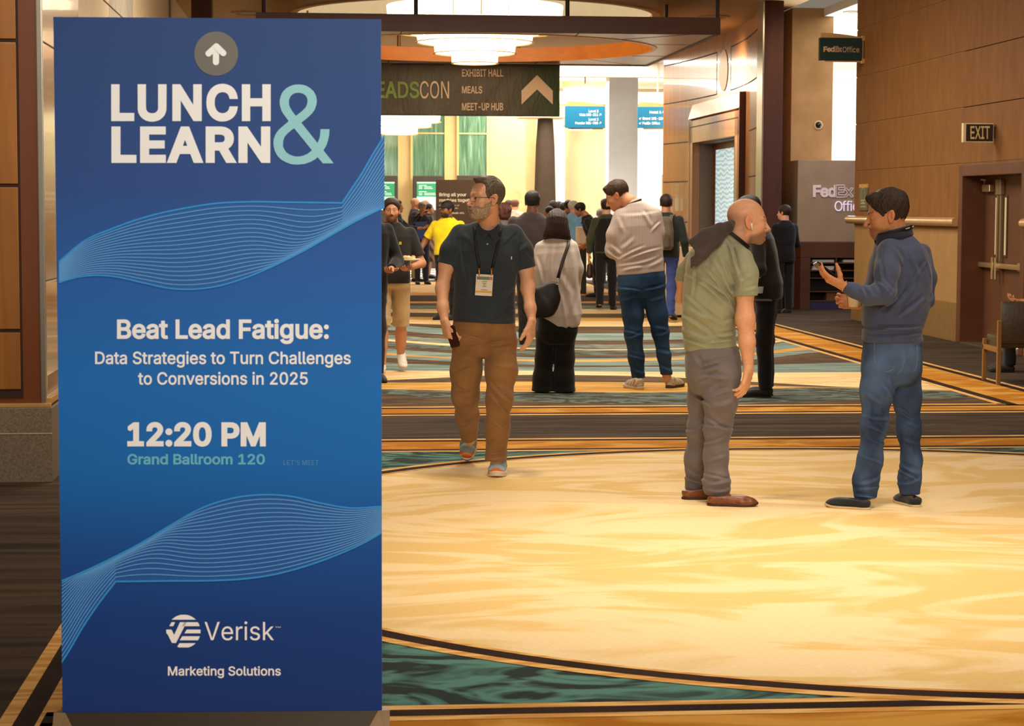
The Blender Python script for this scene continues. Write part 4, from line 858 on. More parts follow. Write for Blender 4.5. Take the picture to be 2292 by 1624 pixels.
for va, vb in ((d0 + 0.02, 29.95), (-6, d1 - 0.1)):
    b.tube([(RW - 0.05, va, 1.475), (RW - 0.05, vb, 1.475)], 0.055, 16)
    b.box((RW - 0.03, va, 1.44), (RW + 0.02, vb, 1.51))
struct(b, 'trim_4', RAILM, smooth=True)
# double service door (set back in a brown frame)
DFR = plain((92, 50, 22), 0.45, 0, 0.5, 0.12, 5); DLF = plain((92, 56, 30), 0.5, 0, 0.5, 0.1, 4)
b = MB(); DB = RW + 0.26
b.box((RW - 0.03, d0 - 0.13, 0), (RW + 0.34, d0 + 0.02, DT + 0.04), 0.008); b.box((RW - 0.03, d1 - 0.1, 0), (RW + 0.34, d1 + 0.05, DT + 0.04), 0.008)
b.box((RW - 0.03, d1, DT - 0.10), (RW + 0.34, d0, DT + 0.04), 0.008)
door2 = struct(b, 'door_2', DFR)
vm = hallside(2240, 600, DB)[0]
BRS = plain((196, 170, 128), 0.3, 0.8, 0.5, 0.05); BRD = plain((150, 126, 92), 0.4, 0.6)
for (va, vb, s) in ((d1 + 0.05, vm - 0.004, -1), (vm + 0.004, d0 - 0.13, 1)):
    b = MB(); b.box((DB, va, 0.02), (DB + 0.05, vb, DT - 0.1), 0.004)
    leaf = struct(b, 'door_leaf', DLF, door2)
    g = vm + s * 0.17
    b = MB(); b.box((DB - 0.012, g - 0.055, 1.06), (DB + 0.01, g + 0.055, 1.80), 0.004); struct(b, 'door_frame', plain((70, 44, 26), 0.5), leaf)
    b = MB(); b.box((DB - 0.015, g - 0.03, 1.09), (DB + 0.012, g + 0.03, 1.77)); struct(b, 'door_glass', plain((220, 205, 165), 0.15, 0, 0.6, 0.02), leaf)
    b = MB(); b.box((DB - 0.075, vm + s * 0.05, 0.93), (DB - 0.03, vm + s * 0.95, 0.99), 0.01)
    b.box((DB - 0.05, vm + s * 0.72, 0.91), (DB, vm + s * 0.95, 1.01), 0.01); struct(b, 'push_bar', BRS, leaf, smooth=True)
    b = MB(); b.tube([(DB - 0.085, vm + s * 0.06, 0.80), (DB - 0.085, vm + s * 0.06, 1.06)], 0.018, 10); b.box((DB - 0.09, vm + s * 0.04, 0.90), (DB, vm + s * 0.09, 1.0), 0.008)
    struct(b, 'door_handle', BRS, leaf, smooth=True)
    b = MB(); b.box((DB - 0.045, vm + s * 0.03, 1.0), (DB, vm + s * 0.075, 1.82), 0.006); b.box((DB - 0.06, vm + s * 0.015, 1.80), (DB, vm + s * 0.095, 1.99), 0.01)
    struct(b, 'door_rod', BRD, leaf)
    c0 = (d0 - 0.35) if s > 0 else (d1 + 0.35)
    b = MB(); b.box((DB - 0.07, c0 - 0.14, 1.84), (DB, c0 + 0.14, 1.93), 0.01); b.tube([(DB - 0.05, c0 + 0.1, 1.94), (DB - 0.12, c0 - 0.12 * s, 1.985), (RW + 0.1, c0 - 0.1, 1.99)], 0.012, 8)
    struct(b, 'door_closer', BRS, leaf)
b = MB(); b.box((RW - 0.02, d1, 0), (DB + 0.05, d0, 0.012)); struct(b, 'door_threshold', STEEL, door2)

# ---------------- far hall: window wall, columns, back wall
FB = plain((226, 196, 142), 0.7, 0, 0.3, 0.03)
FV = 56.0
def hx(px, v): return hall(px, 400, v)[0]
def hz(py, v, px=1200): return hall(px, py, v)[1]
b = MB(); b.box((-12, FV, 0), (hx(1200, FV), FV + 0.3, hz(262, FV) + 2)); b.box((hx(1200, FV) - 0.3, FV, 0), (hx(1200, FV), FV + 3.2, 5.1))
fw_ = struct(b, 'wall_far', FB)
b = MB(); b.box((hx(1200, FV), FV + 3, 0), (18, FV + 3.2, 5.1)); struct(b, 'wall_far', plain((242, 238, 222), 0.7, 0, 0.3, 0.02))
b = MB(); x0, x1 = hx(1118, FV), hx(1178, FV)
b.box((x0, FV - 0.03, 0), (x1, FV, hz(427, FV))); struct(b, 'wall_panel', plain((216, 184, 130), 0.7), fw_)
k = N('green_glazing')
f = k.noise(k.obj((6, 1, 0.5)), 2.0, 4, 1.0)
c = k.ramp(f, [(0.3, lin((76, 114, 88))), (0.6, lin((118, 154, 124))), (0.75, lin((166, 194, 170)))])
GLZ = k.done(c, 0.12, 0, 0.6)
YM = plain((222, 196, 130), 0.5, 0.2, 0.5, 0.03)
for i, (pa, pb) in enumerate(((770, 830), (838, 893), (921, 997), (1024, 1091))):
    b = MB(); b.box((hx(pa, FV), FV - 0.06, hz(452, FV)), (hx(pb, FV), FV - 0.02, hz(240, FV)))
    wn = struct(b, 'window_%d' % (i + 1), GLZ)
    b = MB()
    for p in (pa, pb): b.box((hx(p, FV) - 0.03, FV - 0.10, hz(452, FV)), (hx(p, FV) + 0.03, FV - 0.01, hz(240, FV)))
    b.box((hx(pa, FV), FV - 0.08, hz(300, FV) - 0.02), (hx(pb, FV), FV - 0.01, hz(300, FV) + 0.02))
    struct(b, 'window_frame', YM, wn)
# tapered brown column with a lit cap, round cream column, square white pillar
def col_lathe(name, pxc, v, prof, mt, n=40):
    u = hx(pxc, v); b = MB(); b.lathe((u, v, 0), prof, n); return struct(b, name, mt, smooth=True)
u = 55.0 / FPX
cb = col_lathe('column_1', 1220, 53, [(25 * u, 0), (24 * u, 1.6), (20.5 * u, 3.2), (16.5 * u, hz(266, 53))], plain((66, 50, 36), 0.6, 0, 0.3, 0.08))
b = MB(); uu = hx(1212, 53); b.box((uu - 50 * u, 52.5, hz(265, 53)), (uu + 48 * u, 53.6, hz(258, 53)), 0.02); struct(b, 'column_cap', plain((236, 214, 168), 0.6), cb)
col_lathe('column_2', 1312, 54, [(47 * u, 0), (47 * u, hz(284, 54)), (52 * u, hz(280, 54)), (52 * u, 4.95)], plain((236, 208, 160), 0.7, 0, 0.3, 0.03))
b = MB(); b.box((hx(1362, 50), 50, 0), (hx(1427, 50), 50.6, 4.95), 0.01); struct(b, 'column_3', plain((226, 228, 232), 0.6, 0, 0.3, 0.02))
b = MB(); b.box((hx(1250, 57), 57, hz(240, 57)), (hx(1510, 57), 57.4, 5)); struct(b, 'wall_header', plain((214, 204, 186), 0.7), None)
b = MB(); b.box((hx(1250, 48), 52.5, hz(232, 52.5)), (hx(1500, 52.5), 53.4, hz(226, 52.5) + 0.1)); struct(b, 'trim_5', plain((236, 214, 170), 0.6))
b = MB(); b.box((hx(1478, 50), 49.5, 0), (hx(1487, 50), 49.8, hz(390, 50))); struct(b, 'column_4', plain((206, 180, 120), 0.6))
b = MB(); b.box((hx(1360, 52.5), 52.5, 0), (hx(1367, 52.5), 52.8, hz(290, 52.5))); struct(b, 'column_5', plain((150, 128, 92), 0.6))
# ================================================================== SIGNS AND FITTINGS
# ---------------- suspended canopy with the round opening, chandelier, banner
CU0, CU1, CV0, CV1, CZ0, CZ1 = -1.02, 6.2, 32.65, 39.9, 4.41, 4.66
can = empty('ceiling_canopy', (RC, RV, CZ0))
tag(can, 'square wooden ceiling canopy with a round opening hung above the hall on rods', 'ceiling canopy')
CO = (RC, RV, CZ0)
SOF = (lambda k: k.done(k.ramp(k.noise(k.obj((0.6, 6, 1)), 3, 4), [(0.3, lin((168, 134, 92))), (0.7, lin((196, 164, 120)))]), 0.32, 0.35, 0.5))(N('brushed_soffit'))
b = MB(); angs2 = sorted([2 * math.pi * i / 72 for i in range(72)] + [math.atan2(y - RV, x - RC) % (2 * math.pi) for x in (CU0, CU1) for y in (CV0, CV1)])
def cedge(t, z):
    c, s = math.cos(t), math.sin(t)
    k = min([(CU1 - RC) / c if c > 1e-9 else 1e9, (CU0 - RC) / c if c < -1e-9 else 1e9, (CV1 - RV) / s if s > 1e-9 else 1e9, (CV0 - RV) / s if s < -1e-9 else 1e9])
    return (RC + c * k, RV + s * k, z)
CR = 3.14
for i, a in enumerate(angs2):
    c = angs2[(i + 1) % len(angs2)]
    for z in (CZ0, CZ1 - 0.02):
        b.poly([(RC + CR * math.cos(a), RV + CR * math.sin(a), z), cedge(a, z), cedge(c, z), (RC + CR * math.cos(c), RV + CR * math.sin(c), z)])
b.build('soffit_panel', SOF, can, origin=CO)
b = MB(); t = 0.06
b.box((CU0 - t, CV0 - t, CZ0 - 0.02), (CU1 + t, CV0, CZ1), 0.006); b.box((CU0 - t, CV1, CZ0 - 0.02), (CU1 + t, CV1 + t, CZ1), 0.006)
b.box((CU0 - t, CV0, CZ0 - 0.02), (CU0, CV1, CZ1), 0.006); b.box((CU1, CV0, CZ0 - 0.02), (CU1 + t, CV1, CZ1), 0.006)
b.build('fascia', wood('canopy_fascia', (70, 40, 24), (88, 54, 32), 0, 5, 0.5), can, origin=CO)
b = MB(); b.lathe((RC, RV, 0), [(CR, CZ0 - 0.01), (CR, CZ1), (CR + 0.04, CZ1), (CR + 0.04, CZ0 - 0.01)], 96)
b.build('ring_band', wood('orange_band', (190, 100, 20), (216, 128, 40), 0, 4, 0.4), can, origin=CO, smooth=True)
b = MB(); b.lathe((RC, RV, 0), [(CR - 0.03, CZ0 - 0.012), (CR + 0.05, CZ0 - 0.012), (CR + 0.05, CZ0 + 0.005)], 96); b.build('ring_edge', plain((226, 190, 136), 0.4, 0.3), can, origin=CO, smooth=True)
b = MB()
def cl(p, q): b.prism([(p[0], p[1], CZ0 - 0.004), (p[0] + 0.015, p[1] + 0.015, CZ0 - 0.004), (q[0] + 0.015, q[1] + 0.015, CZ0 - 0.004), (q[0], q[1], CZ0 - 0.004)], (0, 0, 0.006))
for sx in (-1, 1):
    for sy in (-1, 1):
        cx_, cy_ = (CU1 if sx > 0 else CU0), (CV1 if sy > 0 else CV0)
        cl((RC + sx * CR * 0.72, RV + sy * CR * 0.72), (cx_ - sx * 0.3, cy_ - sy * 0.05)); cl((RC + sx * CR * 0.93, RV + sy * CR * 0.42), (cx_, RV + sy * CR * 0.42))
        cl((RC + sx * CR * 0.45, RV + sy * CR * 0.92), (RC + sx * CR * 0.45, cy_))
b.build('panel_joint', GROOVE, can, origin=CO)
ROD = plain((150, 92, 40), 0.35, 0.3); RODD = plain((56, 34, 20), 0.5)
for px, v, mt, r in ((593, CV0 + 0.2, RODD, 0.035), (931, CV0 + 0.2, RODD, 0.035), (1268, CV0 + 0.2, RODD, 0.035), (1602, CV0 + 0.2, RODD, 0.035), (893, CV1 - 0.3, ROD, 0.035), (1160, CV1 - 0.3, ROD, 0.035),
                     (690, CV0 + 3.2, ROD, 0.02), (1488, CV0 + 1.4, RODD, 0.03), (1415, CV0 + 5.0, RODD, 0.03)):
    b = MB(); b.tube([(hx(px, v), v, CZ1 - 0.03), (hx(px, v), v, 5.0)], r, 12); b.build('hanger_rod', mt, can, origin=CO, smooth=True)

LITE = glow((255, 244, 214), 3.2, 'lit_glass'); BRASS = plain((226, 190, 120), 0.3, 0.7, 0.5, 0.03)
def chandelier(name, c, tiers, label, rod_top):
    o = empty(name, c); tag(o, label, 'chandelier', 'tiered glass chandeliers')
    for (r, z0, z1, n) in tiers:
        b = MB()
        for i in range(n):
            a0, a1 = 2 * math.pi * (i + 0.03) / n, 2 * math.pi * (i + 0.97) / n
            b.lathe((0, 0, 0), [(r, z0), (r * 1.03, z1), (r * 1.03 - 0.03, z1), (r - 0.03, z0), (r, z0)], 4, a0=a0, a1=a1)
        b.lathe((0, 0, 0), [(0.02, z0 + 0.02), (r - 0.04, z0 + 0.02)], 32)
        g = b.build('glass_tier', LITE, o)
        b = MB(); b.lathe((0, 0, 0), [(r * 1.05 - 0.03, z0 - 0.015), (r * 1.05, z0 - 0.015), (r * 1.05, z0), (r * 1.05 - 0.03, z0)], 48); b.build('brass_ring', BRASS, g, smooth=True)
    b = MB(); b.tube([(0, 0, tiers[0][2] - 0.05), (0, 0, rod_top)], 0.05, 12); b.build('stem', BRASS, o, smooth=True)
    return o
chandelier('chandelier', (RC, RV, 4.16), [(1.50, 0.56, 0.98, 20), (1.0, 0.36, 0.55, 14), (0.70, 0.17, 0.36, 10), (0.40, 0.0, 0.17, 6)],
           'large glowing tiered glass chandelier hanging through the round canopy opening', 1.43)
cc = hall(893, 300, 51)
chandelier('chandelier', (cc[0], 51, cc[1]), [(1.0, 0.30, 0.48, 16), (0.78, 0.18, 0.31, 12), (0.45, 0.0, 0.18, 8)],
           'smaller glowing tiered chandelier seen under the dark banner beside the blue sign', 4.95 - cc[1])

# the hanging banner: softly creased cloth
BV = CV1 - 0.1
bu1, bz1 = hall(1253, 146, BV); bz0 = hall(1253, 260, BV)[1]; bu0 = 2 * RC - bu1
k = N('banner_cloth'); co = k.n('ShaderNodeTexCoord'); sp = k.n('ShaderNodeSeparateXYZ'); k.l(co.outputs['Object'], sp.inputs[0])
mp = k.n('ShaderNodeMapRange'); mp.inputs[1].default_value = 0.9; mp.inputs[2].default_value = bu1 - RC; k.l(sp.outputs['X'], mp.inputs[0])
c = k.mix(mp.outputs[0], lin((86, 76, 64)), lin((44, 66, 36)))
k.bump(k.noise(k.obj((3, 1, 1)), 2.5, 3, 1.5), 0.5, 0.05)
BAN = k.done(c, 0.55, 0, 0.4)
BO = (RC, BV, bz0)
b = MB(); nx, nz = 60, 12
def bdisp(u, z): return 0.010 * math.sin(u * 5.1 + z * 4) + 0.006 * math.sin(u * 11 - z * 9)
g = [[(u, BV + bdisp(u, z), z) for u in np.linspace(bu0, bu1, nx)] for z in np.linspace(bz0, bz1, nz)]
b._add([p for r in g for p in r] + [(p[0], p[1] + 0.006, p[2]) for r in g for p in r],
       [(j * nx + i, j * nx + i + 1, (j + 1) * nx + i + 1, (j + 1) * nx + i) for j in range(nz - 1) for i in range(nx - 1)] +
       [(nz * nx + j * nx + i, nz * nx + j * nx + i + 1, nz * nx + (j + 1) * nx + i + 1, nz * nx + (j + 1) * nx + i) for j in range(nz - 1) for i in range(nx - 1)])
ban = b.build('hanging_banner', BAN, origin=BO, smooth='all')
tag(ban, 'wide dark cloth banner with white lettering and an arrow hung below the canopy', 'banner')
def bplace(px, py): u, z = hall(px, py, BV); return (u, BV - 0.02, z)
PINKW = plain((222, 192, 166), 0.7, 0, 0.3, 0.02); GRN = plain((132, 152, 84), 0.7, 0, 0.3, 0.02)
for tx, x0, x1, y0, y1, w in (('EXHIBIT HALL', 1034, 1126, 155, 171.5, 0.014), ('MEALS', 1034, 1079, 193, 209, 0.014), ('MEET-UP HUB', 1034, 1126, 230.5, 247, 0.014), ('CON', 940, 1005, 182, 220, 0)):
    b = MB(); fit_text(b, tx, x0, x1, y0, y1, bplace, w); b.build('lettering', PINKW, ban, origin=BO)
b = MB(); b.poly([bplace(x, y) for x, y in ((1167, 203), (1202, 168), (1202, 200), (1167, 234))]); b.poly([bplace(x, y) for x, y in ((1202, 168), (1237, 203), (1237, 234), (1202, 200))])
b.build('arrow', PINKW, ban, origin=BO)
b = MB(); fit_text(b, 'LEADS', 820, 938, 182, 220, bplace, 0.02); b.build('green_lettering', GRN, ban, origin=BO)
b = MB(); b.box((bu0, BV - 0.012, bz1 - 0.03), (bu1, BV + 0.02, bz1 + 0.01)); b.build('top_bar', plain((40, 34, 30), 0.5), ban, origin=BO)
b = MB(); b.box((bu0, BV - 0.012, bz0 - 0.01), (bu1, BV + 0.02, bz0 + 0.02)); b.build('bottom_bar', plain((40, 34, 30), 0.5), ban, origin=BO)

# ---------------- blade signs
def blade_sign(name, label, v, x0, x1, y0, y1, face_col, group=None, cap=True, emit=0.0):
    u0, z1 = hall(x0, y0, v); u1, z0 = hall(x1, y1, v)
    o = empty(name, (u0, v, z0)); tag(o, label, 'sign', group); O = (u0, v, z0)
    b = MB(); b.box((u0, v, z0), (u1, v + 0.08, z1), 0.004); b.build('face_panel', plain(face_col, 0.5, 0, 0.4, 0.02), o, origin=O)
    if cap:
        w = u1 - u0; h = (z1 - z0)
        pts = [(u0 + w * 0.04, v + 0.02, z1)] + [(u0 + w * (0.04 + 0.93 * t), v + 0.02, z1 + h * (0.20 * math.cos(t * 1.5) ** 0.8 + 0.02)) for t in np.linspace(0, 1, 14)] + [(u0 + w * 0.97, v + 0.02, z1)]
        b = MB(); b.prism(pts, (0, 0.04, 0)); b.build('crest', plain((196, 154, 92), 0.5), o, origin=O)
        b = MB(); b.box((u0 + w * 0.15, v + 0.02, z0 - h * 0.06), (u1 - w * 0.05, v + 0.06, z0)); b.build('lower_fin', plain((196, 154, 92), 0.5), o, origin=O)
    pl = lambda px, py: (hall(px, py, v)[0], v - 0.004, hall(px, py, v)[1])
    return o, O, pl, (u0, u1, z0, z1)
FV2 = hallside(1936, 110, RW)[0]
o, O, pl, q = blade_sign('hanging_sign', 'dark green sign with an arched gold top projecting from the brown wall end', FV2, 1835, 1930, 84, 136, (16, 44, 38))
TANL = plain((200, 168, 128), 0.5, 0, 0.4, 0.02)
b = MB(); fit_text(b, 'Fed', 1843, 1868, 104, 116, pl, 0.035, 0.9); fit_text(b, 'Office', 1886, 1923, 105, 117, pl, 0.0)
b.build('lettering', TANL, o, origin=O)
def outline_text(txt, x0, x1, y0, y1, pl, w):
    """thin outline of heavy letters: edge ribbons of the text boundary"""
    vs, fs = text_mesh(txt, 0.03, 0.9)
    e = {}
    for f in fs:
        for a, c in zip(f, f[1:] + f[:1]):
            kx = (min(a, c), max(a, c)); e[kx] = e.get(kx, 0) + 1
    c0, c1 = vs[:, 1].min(), vs[:, 1].max(); a0, a1 = vs[:, 0].min(), vs[:, 0].max()
    P = [np.array(pl(x0 + (x - a0) / (a1 - a0) * (x1 - x0), y1 + (y - c0) / (c1 - c0) * (y0 - y1))) for x, y in vs]
    b = MB()
    for (a, c), n_ in e.items():
        if n_ != 1: continue
        d = P[c] - P[a]; L = np.linalg.norm(d)
        if L < 1e-6: continue
        d /= L; nn = np.array([-d[2], 0, d[0]]) * w
        b.poly([P[a] - nn - d * w, P[c] - nn + d * w, P[c] + nn + d * w, P[a] + nn - d * w])
    return b
outline_text('Ex', 1868, 1884, 104, 116, pl, 0.004).build('outline_lettering', TANL, o, origin=O)
b = MB(); zA, zB = hall(1936, 80, FV2)[1], hall(1936, 142, FV2)[1]
b.box((RW - 0.05, FV2, zB), (RW, FV2 + 0.06, zB + 0.07), 0.004); b.box((RW - 0.05, FV2, zA - 0.07), (RW, FV2 + 0.06, zA), 0.004); b.box((RW - 0.035, FV2 + 0.01, zB), (RW - 0.02, FV2 + 0.05, zA))
b.build('wall_bracket', plain((220, 176, 96), 0.35, 0.6), o, origin=O)
BLUE = (18, 112, 150); WHT = plain((238, 242, 244), 0.6, 0, 0.3, 0.01)
o, O, pl, q = blade_sign('hanging_sign', 'teal blue hanging sign listing levels 2 and 3 left of the white pillar', 46, 1265, 1354.5, 237, 286.5, BLUE, 'teal blue direction signs')
def lines(L, mt, o, O, pl):
    for tx, x0, x1, y0, y1, w in L: b = MB(); fit_text(b, tx, x0, x1, y0, y1, pl, w); b.build('lettering', mt, o, origin=O)
lines((('Level 2', 1317.5, 1339.5, 245.5, 251.5, 0.02), ('Vista 201-211', 1296.5, 1338.5, 253.8, 259.5, 0.02), ('Level 3', 1317.5, 1339.5, 264, 270, 0.02), ('Premier 301-320', 1287.5, 1338.5, 272.4, 278, 0.02)), WHT, o, O, pl)
def arrow(b, x, y, s, pl, flip=1):
    P = lambda dx, dy: pl(x + dx * s * flip, y + dy * s * (1 if flip > 0 else 1))
    b.poly([P(-1, 0.7), P(-0.7, 1), P(0.75, -0.45), P(0.45, -0.75)]); b.poly([P(-0.6, -1), P(1, -1), P(1, -0.6), P(-0.6, -0.6)]); b.poly([P(0.6, -1), P(1, -1), P(1, 0.6), P(0.6, 0.6)])
for y in (256.5, 275): b = MB(); arrow(b, 1343.5, y, 2.4, pl); b.build('arrow', WHT, o, origin=O)
b = MB(); b.tube([((q[0] + q[1]) / 2, 46.04, q[3]), ((q[0] + q[1]) / 2, 46.04, 4.6)], 0.02, 8); b.build('hanger_rod', plain((200, 190, 170), 0.5), o, origin=O)
b = MB(); u0, z0 = hall(1272, 292, 46); u1, z1 = hall(1326, 286, 46); b.box((u0, 46.02, z0), (u1, 46.06, z1)); b.build('lower_fin', plain((236, 226, 204), 0.6), o, origin=O)
o, O, pl, q = blade_sign('hanging_sign', 'teal blue hanging sign with arrows partly hidden behind the curved veneer wall', 45.6, 1427.5, 1517, 238.5, 287, BLUE, 'teal blue direction signs')
lines((('Hotel & Casino', 1454, 1508, 248, 254, 0.02), ('Grand 101-124', 1438, 1485.5, 262, 268, 0.02), ('FedEx Office', 1438, 1477, 272.5, 278.5, 0.02)), WHT, o, O, pl)
def arrow2(b, x, y, s, pl):
    P = lambda dx, dy: pl(x + dx * s, y + dy * s)
    b.poly([P(1, -0.7), P(0.7, -1), P(-0.75, 0.45), P(-0.45, 0.75)]); b.poly([P(-1, 0.6), P(0.6, 0.6), P(0.6, 1), P(-1, 1)]); b.poly([P(-1, -0.6), P(-0.6, -0.6), P(-0.6, 1), P(-1, 1)])
for y in (265, 275.5): b = MB(); arrow2(b, 1433, y, 2.4, pl); b.build('arrow', WHT, o, origin=O)
b = MB(); b.tube([((q[0] + q[1]) / 2, 45.64, q[3]), ((q[0] + q[1]) / 2, 45.64, 5.0)], 0.02, 8); b.build('hanger_rod', plain((200, 190, 170), 0.5), o, origin=O)

# EXIT sign on a wall box
EV = hallside(2229, 297, RW)[0]
eu0, ez1 = hall(2162, 277, EV); eu1, ez0 = hall(2222, 317, EV)
o = empty('exit_sign', (eu0, EV, ez0)); O = (eu0, EV, ez0); tag(o, 'black EXIT sign in a cream case projecting from the wall above the brown doors', 'exit sign')
CRM = plain((226, 206, 164), 0.5)
b = MB(); b.box((eu0 - 0.03, EV, ez0 - 0.01), (eu1 + 0.01, EV + 0.07, ez1 + 0.01), 0.006); b.build('case', CRM, o, origin=O)
b = MB(); b.box((eu0 + 0.004, EV - 0.004, ez0 + 0.004), (eu1, EV + 0.01, ez1 - 0.004)); b.build('face', plain((46, 24, 14), 0.5), o, origin=O)
pl = lambda px, py: (hall(px, py, EV)[0], EV - 0.008, hall(px, py, EV)[1])
b = MB(); fit_text(b, 'EXIT', 2171.5, 2215, 282, 311, pl, 0.01); b.build('lettering', plain((216, 196, 132), 0.5, 0, 0.4, 0.02), o, origin=O)
b = MB(); b.box((eu1 + 0.01, EV + 0.005, ez0 + 0.04), (RW, EV + 0.065, ez1 - 0.03), 0.006); b.build('wall_mount', plain((60, 42, 28), 0.5), o, origin=O)

# room plaque, dome camera, partition lettering
q0, q1 = hallside(1925.5, 440, RW)[0], hallside(1944, 440, RW)[0]
zt, zb = hallside(1935, 412, RW)[1], hallside(1935, 471, RW)[1]
o = empty('room_plaque', (RW, q1, zb)); O = (RW, q1, zb); tag(o, 'small grey green plaque with a gold top strip by the wall end', 'plaque')
b = MB(); b.box((RW - 0.02, q1, zb), (RW - 0.001, q0, zt - 0.05), 0.002); b.build('plate', plain((92, 92, 66), 0.5), o, origin=O)
b = MB(); b.box((RW - 0.022, q1, zt - 0.05), (RW - 0.001, q0, zt), 0.002); b.build('top_strip', plain((220, 166, 80), 0.4, 0.4), o, origin=O)
b = MB(); vm_ = (q0 + q1) / 2; L = q0 - q1
b.lathe((RW - 0.022, vm_, (zt + zb) / 2 + 0.03), [(0.10, 0), (0.115, 0)], 24, 'x'); 
for i in range(3): b.box((RW - 0.0225, vm_ - L * 0.3, zb + 0.05 + i * 0.045), (RW - 0.0205, vm_ + L * 0.3, zb + 0.065 + i * 0.045))
b.build('relief', plain((170, 160, 120), 0.5), o, origin=O)
du, dz = hall(1831, 280, 34.3)
o = empty('dome_camera', (du, 34.3, dz)); O = (du, 34.3, dz); tag(o, 'round black dome camera in a pale ring on the beige column', 'security camera')
b = MB(); b.lathe((du, 34.295, dz), [(0.07, 0.0), (0.075, -0.03), (0.06, -0.04), (0.05, -0.03)], 28, 'y'); b.build('ring', plain((214, 194, 160), 0.4), o, origin=O, smooth=True)
b = MB(); b.lathe((du, 34.27, dz), [(0.052 * math.cos(t), -0.052 * math.sin(t)) for t in np.linspace(0, 1.55, 10)], 28, 'y'); b.build('dome', plain((22, 14, 12), 0.12, 0, 0.6, 0), o, origin=O, smooth=True)
PVL = 33.3
pl = lambda px, py: (hall(px, py, PVL)[0], PVL - 0.02, hall(px, py, PVL)[1])
lu, lz = hall(1865, 470, PVL)
o = empty('wall_lettering', (lu, PVL, lz)); O = (lu, PVL, lz); tag(o, 'raised pale shop name lettering on the mauve grey partition', 'lettering')
LET = plain((226, 206, 200), 0.4, 0.1, 0.5, 0.02)
def solid_letters(name, txt, x0, x1, y0, y1, bold, parent, O, pl, mt, depth=0.02, sp=0.9):
    b = MB(); fit_text(b, txt, x0, x1, y0, y1, pl, bold, sp)
    n = len(b.v); fr = list(b.v); ff = list(b.f); e = {}
    for f in ff:
        for a, c in zip(f, f[1:] + f[:1]): e[(a, c)] = e.get((a, c), 0) + 1
    b._add([(p[0], p[1] + depth, p[2]) for p in fr], [])
    for (a, c) in e:
        if (c, a) not in e: b.f.append((a, c, c + n, a + n)); b.mi.append(0)
    return b.build(name, mt, parent, origin=O)
solid_letters('letters', 'Fed', 1819, 1872, 414, 441, 0.035, o, O, pl, LET)
outline_text('Ex', 1870, 1909, 414, 441, pl, 0.008).build('outline_letters', LET, o, origin=O)
solid_letters('letters', 'Office', 1868, 1935, 450, 472, 0.0, o, O, pl, glow((226, 214, 236), 0.35, 'lit_letters'))

# low shelving desk in front of the partition
SV = 32.75
su0, stz = hall(1793, 541, SV); su1 = su0 + 1.35
o = empty('display_shelf', (su0, SV, 0)); O = (su0, SV, 0); tag(o, 'low dark wood shelving unit of literature racks below the raised wall lettering', 'shelving unit')
WD = wood('shelf_wood', (74, 40, 26), (96, 56, 36), 0, 5, 0.4); WDK = plain((34, 22, 22), 0.6)
b = MB(); b.box((su0, SV, stz - 0.26), (su1, SV + 0.45, stz), 0.008); b.build('top_box', WD, o, origin=O)
b = MB(); b.box((su0, SV, 0), (su0 + 0.16, SV + 0.45, stz - 0.26), 0.005); b.build('side_panel', WD, o, origin=O)
b = MB(); b.box((su1 - 0.08, SV, 0), (su1, SV + 0.45, stz - 0.26), 0.005); b.build('side_panel', WD, o, origin=O)
b = MB(); b.box((su0 + 0.16, SV + 0.4, 0), (su1 - 0.08, SV + 0.44, stz - 0.26)); b.build('back_panel', WDK, o, origin=O)
zz = lambda py: hall(1850, py, SV)[1]
shelf_z = [zz(588), zz(605), zz(622), zz(652), zz(673)]
for z in shelf_z:
    b = MB(); b.box((su0 + 0.16, SV + 0.01, z - 0.012), (su1 - 0.08, SV + 0.42, z + 0.008)); b.build('shelf', WD, o, origin=O)
b = MB(); b.box((su0 + 0.16, SV + 0.02, 0), (su1 - 0.08, SV + 0.42, 0.13)); b.build('plinth', plain((40, 38, 78), 0.5), o, origin=O)
um = hall(1872, 600, SV)[0]
b = MB(); b.box((um - 0.01, SV + 0.01, shelf_z[2]), (um + 0.01, SV + 0.42, stz - 0.26)); b.build('divider', WD, o, origin=O)
PAP = plain((214, 206, 206), 0.8, 0, 0.2, 0.05); BX = plain((120, 82, 50), 0.8, 0, 0.2, 0.12, 20)
rnd = random.Random(5)
def stack(n, ua, ub, z, h, mt, label, name='paper_stack'):
    for i in range(n):
        b = MB(); dx = rnd.uniform(-0.01, 0.01); b.box((ua + dx, SV + 0.05, z + i * h), (ub + dx, SV + 0.36, z + (i + 0.92) * h), 0.001)
        s = b.build(name, mt, origin=((ua + ub) / 2, SV + 0.2, z + i * h))
        tag(s, label, 'paper', label + ' group')
su_a, su_b = su0 + 0.2, um - 0.03
stack(3, su_a, su_b, shelf_z[0] + 0.009, 0.014, PAP, 'pale papers lying in the top left rack of the dark shelving unit')
stack(3, um + 0.12, su1 - 0.1, shelf_z[0] + 0.009, 0.014, PAP, 'pale papers lying in the top right rack of the dark shelving unit')
stack(5, su_a, su_b, shelf_z[1] + 0.009, 0.012, PAP, 'pale papers on the second rack of the dark shelving unit')
stack(9, hall(1852, 660, SV)[0], su1 - 0.12, shelf_z[4] + 0.009, 0.0165, BX, 'flat brown box stacked low in the dark shelving unit', 'flat_box')

